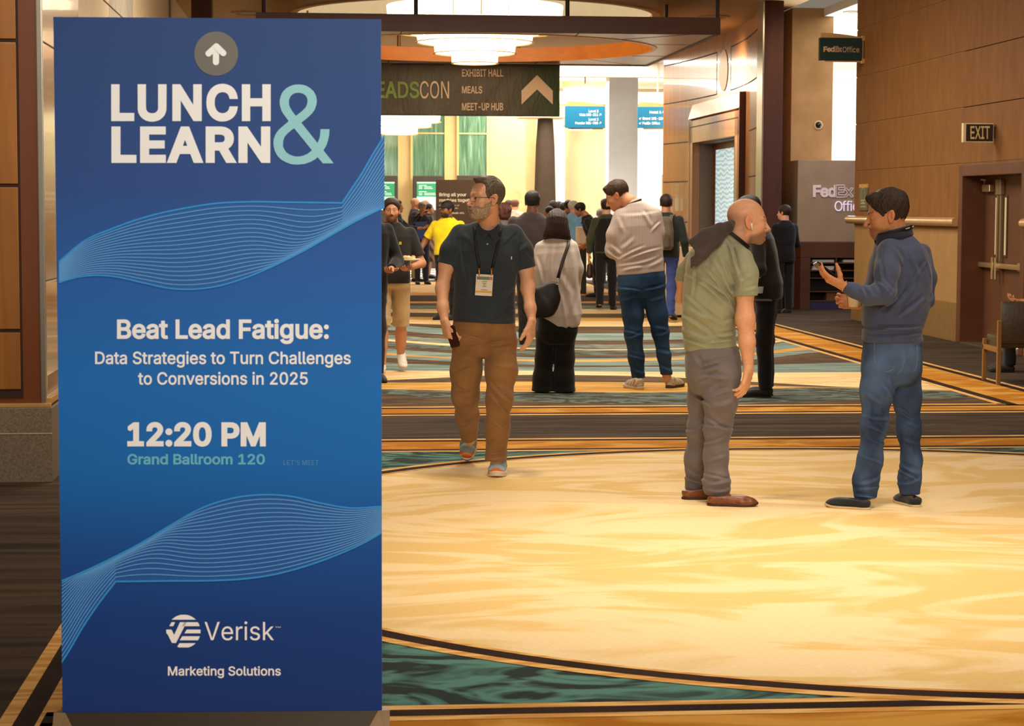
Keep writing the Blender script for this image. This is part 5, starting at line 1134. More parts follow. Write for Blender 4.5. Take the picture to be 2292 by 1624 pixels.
# ---------------- far kiosks and the smaller meterboard
def kiosk(px0, px1, py0, label, sx0, sx1, sy0, sy1):
    v = FV - 0.5
    u0, z1 = hall(px0, py0, v); u1 = hall(px1, py0, v)[0]
    o = empty('information_kiosk', (u0, v, 0)); O = (u0, v, 0); tag(o, label, 'kiosk', 'dark screen kiosks by the window wall')
    b = MB(); b.box((u0, v, 0), (u1, v + 0.3, z1), 0.02); b.build('cabinet', plain((64, 52, 42), 0.5), o, origin=O)
    a, zt = hall(sx0, sy0, v); c, zb = hall(sx1, sy1, v)
    b = MB(); b.box((a, v - 0.012, zb), (c, v, zt)); s = b.build('screen', glow((176, 232, 206), 0.75, 'mint_screen'), o, origin=O)
    h = zt - zb
    b = MB(); b.box((a, v - 0.016, zb + h * 0.48), (c, v - 0.011, zt - h * 0.05)); b.build('header_band', glow((48, 140, 92), 0.55, 'green_screen'), s, origin=O)
    b = MB()
    for j in range(6):
        zz_ = zt - h * (0.12 + 0.055 * j + (0.06 if j > 2 else 0)); w = (c - a)
        b.box((a + w * 0.08, v - 0.018, zz_ - h * 0.008), (a + w * (0.22 if j % 3 else 0.4), v - 0.015, zz_ + h * 0.008))
        if j % 3: b.box((a + w * 0.3, v - 0.018, zz_ - h * 0.008), (a + w * (0.55 + 0.05 * j), v - 0.015, zz_ + h * 0.008))
    b.build('text_lines', glow((240, 250, 244), 0.8, 'white_screen'), s, origin=O)
kiosk(850, 890, 393, 'dark kiosk with a mint green screen at the very edge of the big blue sign', 853, 883, 407, 470)
kiosk(925, 992, 393, 'dark kiosk with a green listing screen left of the brown meterboard', 933, 988, 407, 470)
kiosk(1024, 1086, 392, 'dark kiosk whose top shows above the brown meterboard', 1034, 1078, 407, 470)
MV = 46.5
mu0, mz1 = hall(975.5, 402, MV); mu1 = hall(1090, 402, MV)[0]; mz0 = 0.04
o = empty('meterboard_sign', ((mu0 + mu1) / 2, MV, 0)); O = ((mu0 + mu1) / 2, MV, 0); tag(o, 'tall brown meterboard sign with cream text behind the man in the yellow polo', 'sign')
b = MB(); b.box((mu0, MV, mz0), (mu1, MV + 0.03, mz1), 0.003); b.build('board', plain((84, 66, 50), 0.7, 0, 0.3, 0.03), o, origin=O)
pl = lambda px, py: (hall(px, py, MV)[0], MV - 0.004, hall(px, py, MV)[1])
b = MB(); fit_text(b, 'Bring all your', 983, 1044, 431.5, 439, pl, 0.025); fit_text(b, 'marbles together', 983, 1066, 444, 451.5, pl, 0.025)
fit_text(b, 'One platform for all', 983, 1028, 457.5, 461, pl, 0.0); fit_text(b, 'your leads and calls.', 983, 1026, 463.5, 467, pl, 0.0); fit_text(b, 'Visit Booth 401.', 998, 1040, 474.5, 478.5, pl, 0.02)
b.build('lettering', plain((236, 222, 196), 0.7, 0, 0.3, 0.01), o, origin=O)
b = MB(); b.box((mu0 - 0.02, MV - 0.18, 0), (mu1 + 0.02, MV + 0.2, 0.04), 0.01); b.build('base', plain((40, 34, 30), 0.5), o, origin=O)

# ceiling vents
for px, py, lb in ((555, 27, 'round ceiling vent above the top left corner of the big blue sign'), (1597, 36, 'round ceiling vent above the right end of the canopy')):
    r = ray(px, py); t_ = (5.0 - CAMH) / r[2]; q = to_uv(r * t_)
    o = empty('ceiling_vent', (q[0], q[1], 5.0)); tag(o, lb, 'vent', 'round ceiling vents')
    b = MB(); b.lathe((0, 0, 0), [(0.30, 0.0), (0.28, -0.03), (0.22, -0.035), (0.22, -0.01)], 36); b.build('rim', plain((180, 148, 104), 0.5), o, smooth=True)
    b = MB(); b.lathe((0, 0, 0), [(0.16, -0.01), (0.14, -0.03), (0.02, -0.035), (0.001, -0.03)], 36); b.build('core', plain((164, 132, 90), 0.5), o, smooth=True)

# ---------------- the big blue meterboard in front
SY0 = 6.12
p00, p10 = at(140, 1595, SY0 - 0.02), at(855, 1588, SY0 + 0.022)
org = np.array([(p00[0] + p10[0]) / 2, SY0, 0.0])
ex = np.array([p10[0] - p00[0], p10[1] - p00[1], 0]); BW = float(np.linalg.norm(ex)); ex /= BW
ey = np.array([-ex[1], ex[0], 0.0])       # away from the camera
zb_ = float((p00[2] + p10[2]) / 2)
def bl(px, py, off=0.0):                  # point on the board face for a pixel (board frame: x, depth, z)
    r = ray(px, py); c0 = np.array([0, 0, CAMH])
    t = ((p00 - c0) @ ey) / (r @ ey); p = c0 + r * t
    return (float((p - org) @ ex), -off, float(p[2]))
big = empty('meterboard_sign', tuple(org), hallrot=False)
ANG = math.atan2(ex[1], ex[0]); big.rotation_euler = (0, 0, ANG)
tag(big, 'tall blue meterboard sign with white event lettering standing in the foreground', 'sign')
fy = float(-((org - p00) @ ey)) * -1
fy = float((p00 - org) @ ey)              # face depth in the board frame
zt_ = bl(500, 40.5)[2]
k = N('printed_blue'); co = k.n('ShaderNodeTexCoord'); sp = k.n('ShaderNodeSeparateXYZ'); k.l(co.outputs['Object'], sp.inputs[0])
mp = k.n('ShaderNodeMapRange'); mp.inputs[1].default_value = zb_; mp.inputs[2].default_value = zt_; k.l(sp.outputs['Z'], mp.inputs[0])
c = k.ramp(mp.outputs[0], [(0.0, lin((0, 48, 118))), (0.13, lin((0, 56, 128))), (0.24, lin((2, 76, 152))), (0.36, lin((2, 104, 184))), (0.48, lin((12, 108, 188))), (0.62, lin((24, 94, 174))), (0.76, lin((36, 74, 140))), (1.0, lin((34, 66, 122)))])
PRB = k.done(c, 0.55, 0, 0.35)
EDGE = plain((120, 170, 226), 0.6)
b = MB(); b.box((-BW / 2, fy, zb_), (BW / 2, fy + 0.002, zt_)); face = b.build('printed_face', PRB, big)
b = MB(); b.box((-BW / 2, fy + 0.002, zb_), (BW / 2, fy + 0.022, zt_)); b.build('foam_core', EDGE, big)
INK = plain((246, 245, 242), 0.6, 0, 0.3, 0.01, name='white_ink'); CYN = plain((150, 208, 216), 0.6, 0, 0.3, 0.01); CYN2 = plain((104, 186, 210), 0.6, 0, 0.3, 0.01); CYN3 = plain((84, 150, 200), 0.6, 0, 0.3, 0.01); GRY = plain((116, 112, 104), 0.6, 0, 0.3, 0.02)
def bp(off): return lambda px, py: (lambda q: (q[0], fy - off, q[2]))(bl(px, py))
P1, P2, P3, P4 = bp(0.0015), bp(0.003), bp(0.0008), bp(0.0012)
for nm, tx, x0, x1, y0, y1, w, sp_ in (('headline_lettering', 'LUNCH', 249, 606, 188.5, 271, 0.036, 1.09), ('headline_lettering', 'LEARN', 249.5, 605, 283, 364.5, 0.036, 1.09), ('title_lettering', 'Beat Lead Fatigue:', 262, 736, 714.5, 758, 0.024, 1),
        ('subtitle_lettering', 'Data Strategies to Turn Challenges', 213, 785, 786.5, 814.5, 0.014, 1), ('subtitle_lettering', 'to Conversions in 2025', 309, 689, 832.5, 860.5, 0.014, 1), ('time_lettering', '12:20 PM', 285, 595, 944.5, 998.5, 0.036, 1),
        ('footer_lettering', 'Marketing Solutions', 376, 628.5, 1490.5, 1511, 0.014, 1), ('brand_lettering', 'Verisk', 458, 613, 1391, 1431.5, 0.0, 1), ('mark_lettering', '\u2122', 616, 628, 1401.5, 1408, 0, 1)):
    b = MB(); fit_text(b, tx, x0, x1, y0, y1, P1, w, sp_); b.build(nm, INK, face)
b = MB(); fit_text(b, '&', 612, 747, 191, 365.5, P1, 0.0); b.build('ampersand', CYN, face)
b = MB(); fit_text(b, 'Grand Ballroom 120', 285, 593, 1015.5, 1039, P1, 0.02); b.build('cyan_lettering', CYN2, face)
b = MB(); fit_text(b, "LET'S MEET", 634.5, 713, 1029.5, 1040.5, P1); b.build('small_lettering', CYN3, face)
b = MB(); b.poly([P1(484 + 49 * math.cos(t), 120 + 49.5 * math.sin(t)) for t in np.linspace(0, 2 * math.pi, 65)[:-1]]); b.build('arrow_disc', GRY, face)
b = MB()
def capsule(b, x0, y0, x1, y1, r, P):
    a = math.atan2(y1 - y0, x1 - x0)
    pts = [P(x1 + r * math.cos(a + t), y1 + r * math.sin(a + t)) for t in np.linspace(-math.pi / 2, math.pi / 2, 12)]
    pts += [P(x0 + r * math.cos(a + t), y0 + r * math.sin(a + t)) for t in np.linspace(math.pi / 2, 3 * math.pi / 2, 12)]
    b.poly(pts)
capsule(b, 484, 106, 483.5, 139, 7, P2); capsule(b, 484.5, 104, 467, 120, 7, bp(0.0036)); capsule(b, 484.5, 104, 500, 119, 7, bp(0.0042)); b.build('arrow', INK, face)
# banded globe emblem
def band(b, ya, yb, cut):                 # slice of the disc between two heights, cut(y) = left limit
    cx, cy, r = 411.5, 1412, 37.5; ys = np.linspace(ya, yb, 8); L = []; R = []
    for y in ys:
        h = math.sqrt(max(r * r - (y - cy) ** 2, 0)); L.append((max(cx - h, cut(y)), y)); R.append((cx + h, y))
    b.poly([P1(*p) for p in L + R[::-1]])
b = MB()
band(b, 1375, 1386, lambda y: 0)
band(b, 1391.5, 1400.5, lambda y: 414 - (y - 1391.5) * 0.5 - 2)
b.poly([P1(x, y) for x, y in ((379, 1400.5), (384, 1391.5), (392, 1391.5), (388, 1400.5))])
band(b, 1408, 1416.5, lambda y: 418 - (y - 1408) * 0.6); band(b, 1423, 1432, lambda y: 408 - (y - 1423) * 0.6); band(b, 1438.5, 1448, lambda y: 402 - (y - 1438) * 0.6)
b.poly([P1(x, y) for x, y in ((372, 1408), (384, 1408), (390, 1420), (403, 1391.5), (418, 1391.5), (394, 1438), (385, 1438), (376, 1420), (372.5, 1416))])
b.build('emblem', INK, face)
# twisted ribbons of fine lines
def interp(c, xs):
    x, y = np.array(c).T; t = np.argsort(x); x, y = x[t], y[t]
    m_ = np.gradient(y, x); out = []
    for q in xs:
        i = int(min(max(np.searchsorted(x, q) - 1, 0), len(x) - 2)); h = x[i + 1] - x[i]; s = (q - x[i]) / h
        out.append((2 * s**3 - 3 * s**2 + 1) * y[i] + (s**3 - 2 * s**2 + s) * h * m_[i] + (-2 * s**3 + 3 * s**2) * y[i + 1] + (s**3 - s**2) * h * m_[i + 1])
    return np.array(out)
WA1 = [(131.6, 586), (186, 541), (252.6, 511), (335.5, 483), (418, 465), (485, 455), (551, 451.6), (650, 452.5), (766, 454)]
WA1b = [(766, 454), (786, 424), (810, 388), (836, 343), (861, 303)]
WB1 = [(131.6, 632), (170, 620.6), (213, 615.7), (252.6, 618), (319, 632), (385, 645.5), (425, 647), (485, 640.5), (551, 620.7), (617, 592.5), (683.7, 559), (750, 521), (800, 493), (861, 463)]
WA2 = [(135, 1300.5), (186, 1279), (252.6, 1247.5), (319, 1212.7), (385, 1173), (451.6, 1136.4), (518, 1115), (584, 1106.6), (650.5, 1110), (717, 1125), (783, 1136), (855, 1133)]
WB2 = [(259, 1300.5), (385, 1299), (485, 1298), (551, 1294), (617, 1284), (684, 1266), (750, 1242.5), (816, 1213), (855, 1191)]
WB2b = [(138, 1481), (153, 1458), (186, 1401.7), (219.5, 1352), (259, 1300.5)]
RIB = plain((52, 118, 190), 0.6, 0, 0.3, 0.01); RIBL = plain((92, 156, 216), 0.6, 0, 0.3, 0.01); RIBE = plain((50, 146, 220), 0.6, 0, 0.3, 0.01)
def ribbon_set(A, Bc, xs, pw, bunchB):
    fill = MB(); fine = MB(); edge = MB()
    for i in range(len(xs) - 1):
        fill.poly([P3(xs[i], A[i]), P3(xs[i + 1], A[i + 1]), P3(xs[i + 1], Bc[i + 1]), P3(xs[i], Bc[i])])
    def strip(mb, ys, w, P4=P4):
        for i in range(len(xs) - 1):
            d = (ys[i + 1] - ys[i]) / (xs[i + 1] - xs[i]); ww = w * math.sqrt(1 + d * d)
            mb.poly([P4(xs[i], ys[i] - ww), P4(xs[i + 1], ys[i + 1] - ww), P4(xs[i + 1], ys[i + 1] + ww), P4(xs[i], ys[i] + ww)])
    for j in range(1, 18):
        s = j / 18
        strip(fine, (Bc + (A - Bc) * (s ** pw)) if bunchB else (A + (Bc - A) * (s ** pw)), 1.2, bp(0.0012 + j * 0.00007))
    strip(edge, A, 2.0, bp(0.0026)); e2 = MB(); strip(e2, Bc, 2.0, bp(0.0028))
    fill.build('wave_band', FILL, face); fine.build('wave_line', RIBL, face); edge.build('wave_edge', RIBE, face); e2.build('wave_edge', RIBE, face)
k = N('wave_fill'); co = k.n('ShaderNodeTexCoord'); sp = k.n('ShaderNodeSeparateXYZ'); k.l(co.outputs['Object'], sp.inputs[0])
mp = k.n('ShaderNodeMapRange'); mp.inputs[1].default_value = 0.2; mp.inputs[2].default_value = 1.9; k.l(sp.outputs['Z'], mp.inputs[0])
FILL = k.done(k.ramp(mp.outputs[0], [(0, lin((10, 84, 160))), (0.25, lin((34, 92, 164))), (1, lin((44, 98, 164)))]), 0.6, 0, 0.3)
xs = np.concatenate([np.linspace(132, 766, 70), np.linspace(770, 860.5, 20)])
Aa = np.array([interp(WA1, [x])[0] if x <= 766 else interp(WA1b, [x])[0] for x in xs]); Bb = interp(WB1, xs)
pw = 1 + 2.6 * np.exp(-((xs - 735) / 95.0) ** 2)
ribbon_set(Aa, Bb, xs, pw, True)
xs = np.concatenate([np.linspace(138.5, 259, 24), np.linspace(263, 854.5, 64)])
Aa = interp(WA2, xs); Bb = np.array([interp(WB2, [x])[0] if x >= 259 else interp(WB2b, [x])[0] for x in xs])
pw = 1 + 2.6 * np.exp(-((xs - 285) / 95.0) ** 2)
ribbon_set(Aa, Bb, xs, pw, False)
# weighted foot: a shallow dark tray with flared ends
b = MB(); hw = BW / 2
b.prism([(-hw - 0.02, fy - 0.06, 0), (-hw - 0.02, fy + 0.16, 0), (-hw - 0.02, fy + 0.03, zb_), (-hw - 0.02, fy - 0.004, zb_)], (2 * hw + 0.04, 0, 0))
base = b.build('foot', plain((52, 40, 24), 0.35, 0.4, 0.5, 0.1), big)
for s in (-1, 1):
    b = MB(); x = s * (hw + 0.024)
    b.poly([(x, fy - 0.075, 0.0), (x, fy - 0.012, zb_ + 0.004), (x - s * 0.035, fy - 0.012, zb_ + 0.002), (x - s * 0.10, fy - 0.075, 0.0)])
    b.build('end_cheek', plain((128, 104, 74), 0.35, 0.5), base)
b = MB(); b.box((-hw + 0.02, fy - 0.05, 0), (hw - 0.02, fy + 0.2, 0.012), 0.004); b.build('base_plate', plain((60, 48, 34), 0.4, 0.4), big)

# ---------------- waiting chair at the right edge
g0 = onfloor(2236, 862)
CHO = np.array([g0[0] - 0.02, g0[1], 0.0])
chair = empty('lounge_chair', tuple(CHO + [0.3, 0.3, 0]), hallrot=False); ORG = tuple(CHO + [0.3, 0.3, 0])
tag(chair, 'olive leather chair with a wooden frame by the service doors', 'chair')
OLV = (lambda k: (k.bump(k.noise(k.obj(), 40, 3), 0.15, 0.01), k.done(k.ramp(k.noise(k.obj(), 5, 4), [(0.3, lin((52, 38, 14))), (0.7, lin((74, 56, 24)))]), 0.4))[1])(N('olive_leather'))
LEGW = wood('chair_wood', (122, 84, 30), (150, 106, 44), 2, 10, 0.4)
cx0, cy0 = CHO[0], CHO[1]
kw = dict(origin=ORG, hallrot=False)
for (dx, dy, h) in ((0, 0, 0.60), (0.60, 0, 0.60), (0, 0.58, 0.40), (0.60, 0.58, 0.40)):
    b = MB(); b.box((cx0 + dx, cy0 + dy, 0), (cx0 + dx + 0.036, cy0 + dy + 0.045, h), 0.004); b.build('leg', LEGW, chair, **kw)
b = MB(); b.box((cx0, cy0 + 0.03, 0.30), (cx0 + 0.04, cy0 + 0.62, 0.345), 0.004); b.box((cx0 + 0.59, cy0 + 0.03, 0.30), (cx0 + 0.63, cy0 + 0.62, 0.345), 0.004); b.build('rail', LEGW, chair, **kw)
b = MB(); b.box((cx0 + 0.035, cy0 + 0.06, 0.34), (cx0 + 0.60, cy0 + 0.62, 0.45), 0.03); b.build('seat', OLV, chair, smooth=True, **kw)
b = MB(); b.box((cx0 + 0.03, cy0 + 0.01, 0.38), (cx0 + 0.61, cy0 + 0.09, 0.78), 0.035); b.build('backrest', OLV, chair, smooth=True, **kw)
# demonstration table with a white cloth by the lift, and the boxed stand in the far hall
TV = 30.6
tu0, tu1 = hall(1487, 600, TV)[0], hall(1560, 600, TV)[0]
b = MB(); tz = hall(1500, 553, TV)[1]; nn = 40; prof = []
cxm, cym = (tu0 + tu1) / 2, TV + 0.30
ring = lambda hw_, hd, z, amp: [(cxm + math.copysign(abs(math.cos(t)) ** 0.35, math.cos(t)) * (hw_ + amp * math.sin(9 * t)), cym + math.copysign(abs(math.sin(t)) ** 0.35, math.sin(t)) * (hd + amp * math.sin(9 * t)), z) for t in np.linspace(0, 2 * math.pi, 97)[:-1]]
HW = (tu1 - tu0) / 2; lv = [ring(HW, 0.3, tz, 0), ring(HW + 0.01, 0.31, tz - 0.01, 0), ring(HW + 0.015, 0.315, tz - 0.3, 0.008), ring(HW + 0.03, 0.33, 0.03, 0.016)]
b._add([p for r in lv for p in r], [(j * 96 + i, j * 96 + (i + 1) % 96, (j + 1) * 96 + (i + 1) % 96, (j + 1) * 96 + i) for j in range(3) for i in range(96)] + [tuple(range(96))])
o = b.build('clothed_table', fabric((208, 176, 136), 0.06, name='table_cloth'), origin=(cxm, cym, 0), smooth=True)
tag(o, 'small table under a floor length cream cloth beside the lift portal', 'table')
BVV = 38.9; u0, z1 = hall(1293, 508, BVV); u1, z0 = hall(1313, 551, BVV)
o = empty('display_stand', (u0, BVV, 0)); O = (u0, BVV, 0); tag(o, 'white topped display stand with a black base in the far crowd', 'stand')
b = MB(); b.box((u0, BVV, z0), (u1, BVV + 0.35, z1), 0.01); b.build('top_box', plain((226, 206, 180), 0.7), o, origin=O)
b = MB(); b.box((u0, BVV + 0.01, 0), (u1, BVV + 0.34, z0)); b.build('base', plain((30, 26, 24), 0.6), o, origin=O)
# ================================================================== FIGURES: distance-field modelling
V3 = lambda *a: np.array(a, dtype=np.float32)
def nrm(v): v = np.asarray(v, dtype=np.float32); return v / (np.linalg.norm(v) + 1e-9)
def smin(a, b, k):
    h = np.maximum(k - np.abs(a - b), 0) / k
    return np.minimum(a, b) - h * h * k * 0.25
def smax(a, b, k): return -smin(-a, -b, k)
def ell(q, c, r):
    r = np.asarray(r, dtype=np.float32); e = (q - np.asarray(c, dtype=np.float32)) / r
    k0 = np.sqrt((e * e).sum(-1)) + 1e-6; e2 = e / r
    return k0 * (k0 - 1) / (np.sqrt((e2 * e2).sum(-1)) + 1e-6)
def sph(q, c, r):
    d = q - np.asarray(c, dtype=np.float32); return np.sqrt((d * d).sum(-1)) - r
def rc(q, a, ra, b, rb):                   # tapered capsule
    a = np.asarray(a, dtype=np.float32); b = np.asarray(b, dtype=np.float32)
    ab = b - a; pa = q - a
    t = np.clip((pa @ ab) / (ab @ ab + 1e-9), 0, 1)
    d = pa - t[..., None] * ab
    return np.sqrt((d * d).sum(-1)) - (ra + (rb - ra) * t)
def chain(pts, rs, k=0.02, flat=None, fdir=None, clip=()):
    """tapered limb through pts; flat squashes along fdir; clip = flat ends [(point, outward normal)]"""
    P = [np.asarray(p, dtype=np.float32) for p in pts]
    if flat: fd = nrm(fdir)
    def f(q):
        if flat:
            o = P[0]
            w = (q - o) @ fd; q2 = q + w[..., None] * fd * (1 / flat - 1)
            PP = [p + fd * float((p - o) @ fd) * (1 / flat - 1) for p in P]
        else: q2, PP = q, P
        d = None
        for i in range(len(P) - 1):
            e = rc(q2, PP[i], rs[i], PP[i + 1], rs[i + 1])
            d = e if d is None else smin(d, e, k)
        if flat: d = d * (0.5 + 0.5 * flat)
        for c, n in clip: d = smax(d, (q - np.asarray(c, dtype=np.float32)) @ nrm(n), 0.006)
        return d
    return f
def loft(st, R, F, n=2.4, cap=0.02, clip=()):
    """body section: st = [(centre, half width, half depth)], R right, F forward"""
    C = np.array([s[0] for s in st], dtype=np.float32); wv = np.array([s[1] for s in st]); dv = np.array([s[2] for s in st])
    ax = nrm(C[-1] - C[0]); R = nrm(R); F = nrm(F)
    T = (C - C[0]) @ ax
    def f(q):
        t = (q - C[0]) @ ax; tc = np.clip(t, T[0], T[-1])
        def sm(col): return np.interp(tc, T, col)
        c = np.stack([sm(C[:, i]) for i in range(3)], -1).astype(np.float32)
        w = sm(wv); d = sm(dv); e = q - c
        e = e - ((q - C[0]) @ ax - tc)[..., None] * ax
        ex = np.abs(e @ R); ey = np.abs(e @ F)
        g = ((ex / w) ** n + (ey / d) ** n + 1e-8) ** (1.0 / n); L = np.sqrt(ex * ex + ey * ey + 1e-10)
        rad = np.where(g > 0.05, (L - L / g) * 0.88, -np.minimum(w, d) * 0.8)
        r = smax(rad, np.maximum(T[0] - t, t - T[-1]) - cap * 0, 0.03)
        for cc, nn in clip: r = smax(r, (q - np.asarray(cc, dtype=np.float32)) @ nrm(nn), 0.006)
        return r
    return f
def waves(p, seed, freq, axes=(1, 1, 1), octs=5):
    r = np.random.RandomState(seed); p = p * np.asarray(axes, dtype=np.float32); a = 0
    w = 0.6 * np.sin(p[..., ::-1] * freq * 2.3 + 1.7)
    for i in range(octs):
        k = r.normal(size=3).astype(np.float32); k = k / np.linalg.norm(k) * freq * 6.28 * (0.6 + 0.28 * i)
        a = a + np.sin(p @ k + w[..., i % 3] + r.rand() * 6.28) / (1 + 0.35 * i)
    return a / 2.2
def folds(p, seed, freq, axes):
    """soft ridged creases"""
    n = waves(p, seed, freq, axes, 3)
    return (1 - np.abs(n)) ** 2 - 0.45
def creases(P, segs, o=(0, 0), sc=1.0, w=4.2, amp=0.008, back=None):
    """cloth creases: ridges with a trough on one side, running between pairs of points on the garment"""
    L = []
    for i, g in enumerate(segs):
        a, b = np.asarray(P(o[0] + g[0] / sc, o[1] + g[1] / sc)), np.asarray(P(o[0] + g[2] / sc, o[1] + g[3] / sc)); m_ = np.linalg.norm(np.asarray(P(101, 100)) - np.asarray(P(100, 100)))
        k = g[4] if len(g) > 4 else 1.0
        L.append((a[[0, 2]], b[[0, 2]], w * m_ * (0.8 + 0.15 * (i % 4)), amp * k * (0.85 + 0.1 * (i % 3)), 0.12 * (-1) ** i))
    def f(q):
        x = q[..., [0, 2]]; d = np.zeros(q.shape[:-1], np.float32)
        for a, b, ww, am, bow in L:
            ab = b - a; ln = float(np.hypot(*ab)); t = ((x - a) @ (ab / ln)) / ln; n = np.array([-ab[1], ab[0]]) / ln
            r = (x - a) @ n - bow * ln * t * (1 - t)
            sel = (np.abs(r) < 4 * ww) & (t > -0.25) & (t < 1.25)
            if not sel.any(): continue
            rr = r[sel]; win = np.clip(1.25 - np.abs(t[sel] - 0.5) * 1.7, 0, 1); win = win * win * (3 - 2 * win)
            d[sel] -= (am * win * (np.exp(-(rr / ww) ** 2) - 0.75 * np.exp(-((rr - 1.7 * ww) / ww) ** 2))).astype(np.float32)
        if back is not None: d = d * (q[..., 1] < back)
        return d
    return f
class Solid:
    def __init__(s): s.ops = []
    def u(s, f, k=0.02): s.ops.append((f, k, 'u')); return s
    def sub(s, f, k=0.006): s.ops.append((f, k, 's')); return s
    def cut(s, f, k=0.006): s.ops.append((f, k, 'i')); return s
    def plane(s, c, n, k=0.006):
        c = np.asarray(c, dtype=np.float32); n = nrm(n); return s.cut(lambda q: (q - c) @ n, k)
    def disp(s, f): s.ops.append((f, 0, 'd')); return s
    def ev(s, P, Cn, rb):
        D = np.full(P.shape[:2], 1.0, np.float32)
        for f, k, m in s.ops:
            if m == 'd': D = D + f(P).astype(np.float32); continue
            dc = f(Cn)
            if m == 'i': sel = dc > -(rb * 1.5 + k)
            else: sel = dc < rb * 1.7 + k + 0.01
            if not sel.any(): continue
            d = f(P[sel]).astype(np.float32)
            if m == 'u': D[sel] = smin(D[sel], d, k)
            elif m == 's': D[sel] = smax(D[sel], -d, k)
            else: D[sel] = smax(D[sel], d, k)
        return D
    def val(s, P):
        D = np.full(len(P), 1.0, np.float32)
        for f, k, m in s.ops:
            d = f(P).astype(np.float32)
            D = D + d if m == 'd' else smin(D, d, k) if m == 'u' else smax(D, -d, k) if m == 's' else smax(D, d, k)
        return D
    def hit(s, px, py, Y0, Y1=None, n=160):
        """depth at which the sight line through a pixel meets the solid"""
        Ys = np.linspace(Y0, Y1 if Y1 else Y0 + 0.6, n); P = np.array([at(px, py, y) for y in Ys], dtype=np.float32)
        D = s.val(P); i = np.argmax(D < 0)
        return float(Ys[i]) if D[i] < 0 else None
    def mesh(s, lo, hi, h):
        B = 8; lo = np.asarray(lo, dtype=np.float32); hi = np.asarray(hi, dtype=np.float32)
        nb = np.maximum(np.ceil((hi - lo) / (h * B)).astype(int), 1); bs = h * B
        I = np.stack(np.meshgrid(*[np.arange(k) for k in nb], indexing='ij'), -1).reshape(-1, 3)
        Cn = lo + (I + 0.5) * bs - h * 0.5; Cn = Cn.astype(np.float32)
        rb = bs * 0.87
        Dc = np.concatenate([s.ev(c[:, None, :], c, 0.0 * rb + rb)[:, 0] for c in np.array_split(Cn, max(1, len(Cn) // 20000))])
        act = np.abs(Dc) < rb * 1.7 + 0.012
        vol = np.where(Dc < 0, -1.0, 1.0).astype(np.float32).reshape(nb)
        vol = np.repeat(np.repeat(np.repeat(vol, B, 0), B, 1), B, 2)
        g = np.stack(np.meshgrid(*[np.arange(B)] * 3, indexing='ij'), -1).reshape(-1, 3).astype(np.float32) * h
        v6 = vol.reshape(nb[0], B, nb[1], B, nb[2], B)
        Ia, Ca = I[act], Cn[act]
        for c in range(0, len(Ia), 1500):
            ii = Ia[c:c + 1500]; P = (lo + ii * bs)[:, None, :].astype(np.float32) + g[None]
            D = s.ev(P, Ca[c:c + 1500], rb)
            v6[ii[:, 0], :, ii[:, 1], :, ii[:, 2], :] = D.reshape(-1, B, B, B)
        return nets(vol, lo, h)
def nets(vol, lo, h):
    s = vol < 0; n = np.array(vol.shape)
    cnt = np.zeros(n - 1, np.uint8)
    for dx in (0, 1):
        for dy in (0, 1):
            for dz in (0, 1):
                cnt += s[dx:n[0] - 1 + dx, dy:n[1] - 1 + dy, dz:n[2] - 1 + dz]
    cells = np.argwhere((cnt > 0) & (cnt < 8))
    if len(cells) == 0: return np.zeros((0, 3)), np.zeros((0, 4), int)
    off = np.array([(x, y, z) for x in (0, 1) for y in (0, 1) for z in (0, 1)])
    cv = np.stack([vol[cells[:, 0] + o[0], cells[:, 1] + o[1], cells[:, 2] + o[2]] for o in off], 1)
    acc = np.zeros((len(cells), 3)); num = np.zeros(len(cells))
    for a in range(8):
        for c in range(a + 1, 8):
            if np.abs(off[a] - off[c]).sum() != 1: continue
            x = (cv[:, a] < 0) != (cv[:, c] < 0)
            t = cv[x, a] / (cv[x, a] - cv[x, c])
            acc[x] += off[a] + t[:, None] * (off[c] - off[a]); num[x] += 1
    vid = np.full(n - 1, -1, np.int32); vid[tuple(cells.T)] = np.arange(len(cells))
    V = lo + (cells + acc / num[:, None]) * h
    Q = []
    for ax in range(3):
        o1, o2 = [k for k in range(3) if k != ax]
        sl0 = [slice(None)] * 3; sl1 = [slice(None)] * 3; sl0[ax] = slice(0, -1); sl1[ax] = slice(1, None)
        e = np.argwhere(s[tuple(sl0)] != s[tuple(sl1)])
        e = e[(e[:, o1] > 0) & (e[:, o2] > 0) & (e[:, o1] < n[o1] - 1) & (e[:, o2] < n[o2] - 1)]
        d1 = np.zeros(3, int); d2 = np.zeros(3, int); d1[o1] = 1; d2[o2] = 1
        q = np.stack([vid[tuple((e - d1 - d2).T)], vid[tuple((e - d2).T)], vid[tuple(e.T)], vid[tuple((e - d1).T)]], 1)
        fl = s[tuple(e.T)]
        if ax == 1: fl = ~fl
        q[~fl] = q[~fl][:, ::-1]
        Q.append(q)
    Q = np.concatenate(Q); Q = Q[(Q >= 0).all(1)]
    # one relaxation pass
    return V, Q
def relax(V, Q, it=1, f=0.5):
    for _ in range(it):
        A = np.zeros_like(V); c = np.zeros(len(V))
        for i in range(4):
            for j in (1, 3):
                np.add.at(A, Q[:, i], V[Q[:, (i + j) % 4]]); np.add.at(c, Q[:, i], 1)
        V = V + f * (A / np.maximum(c, 1)[:, None] - V)
    return V
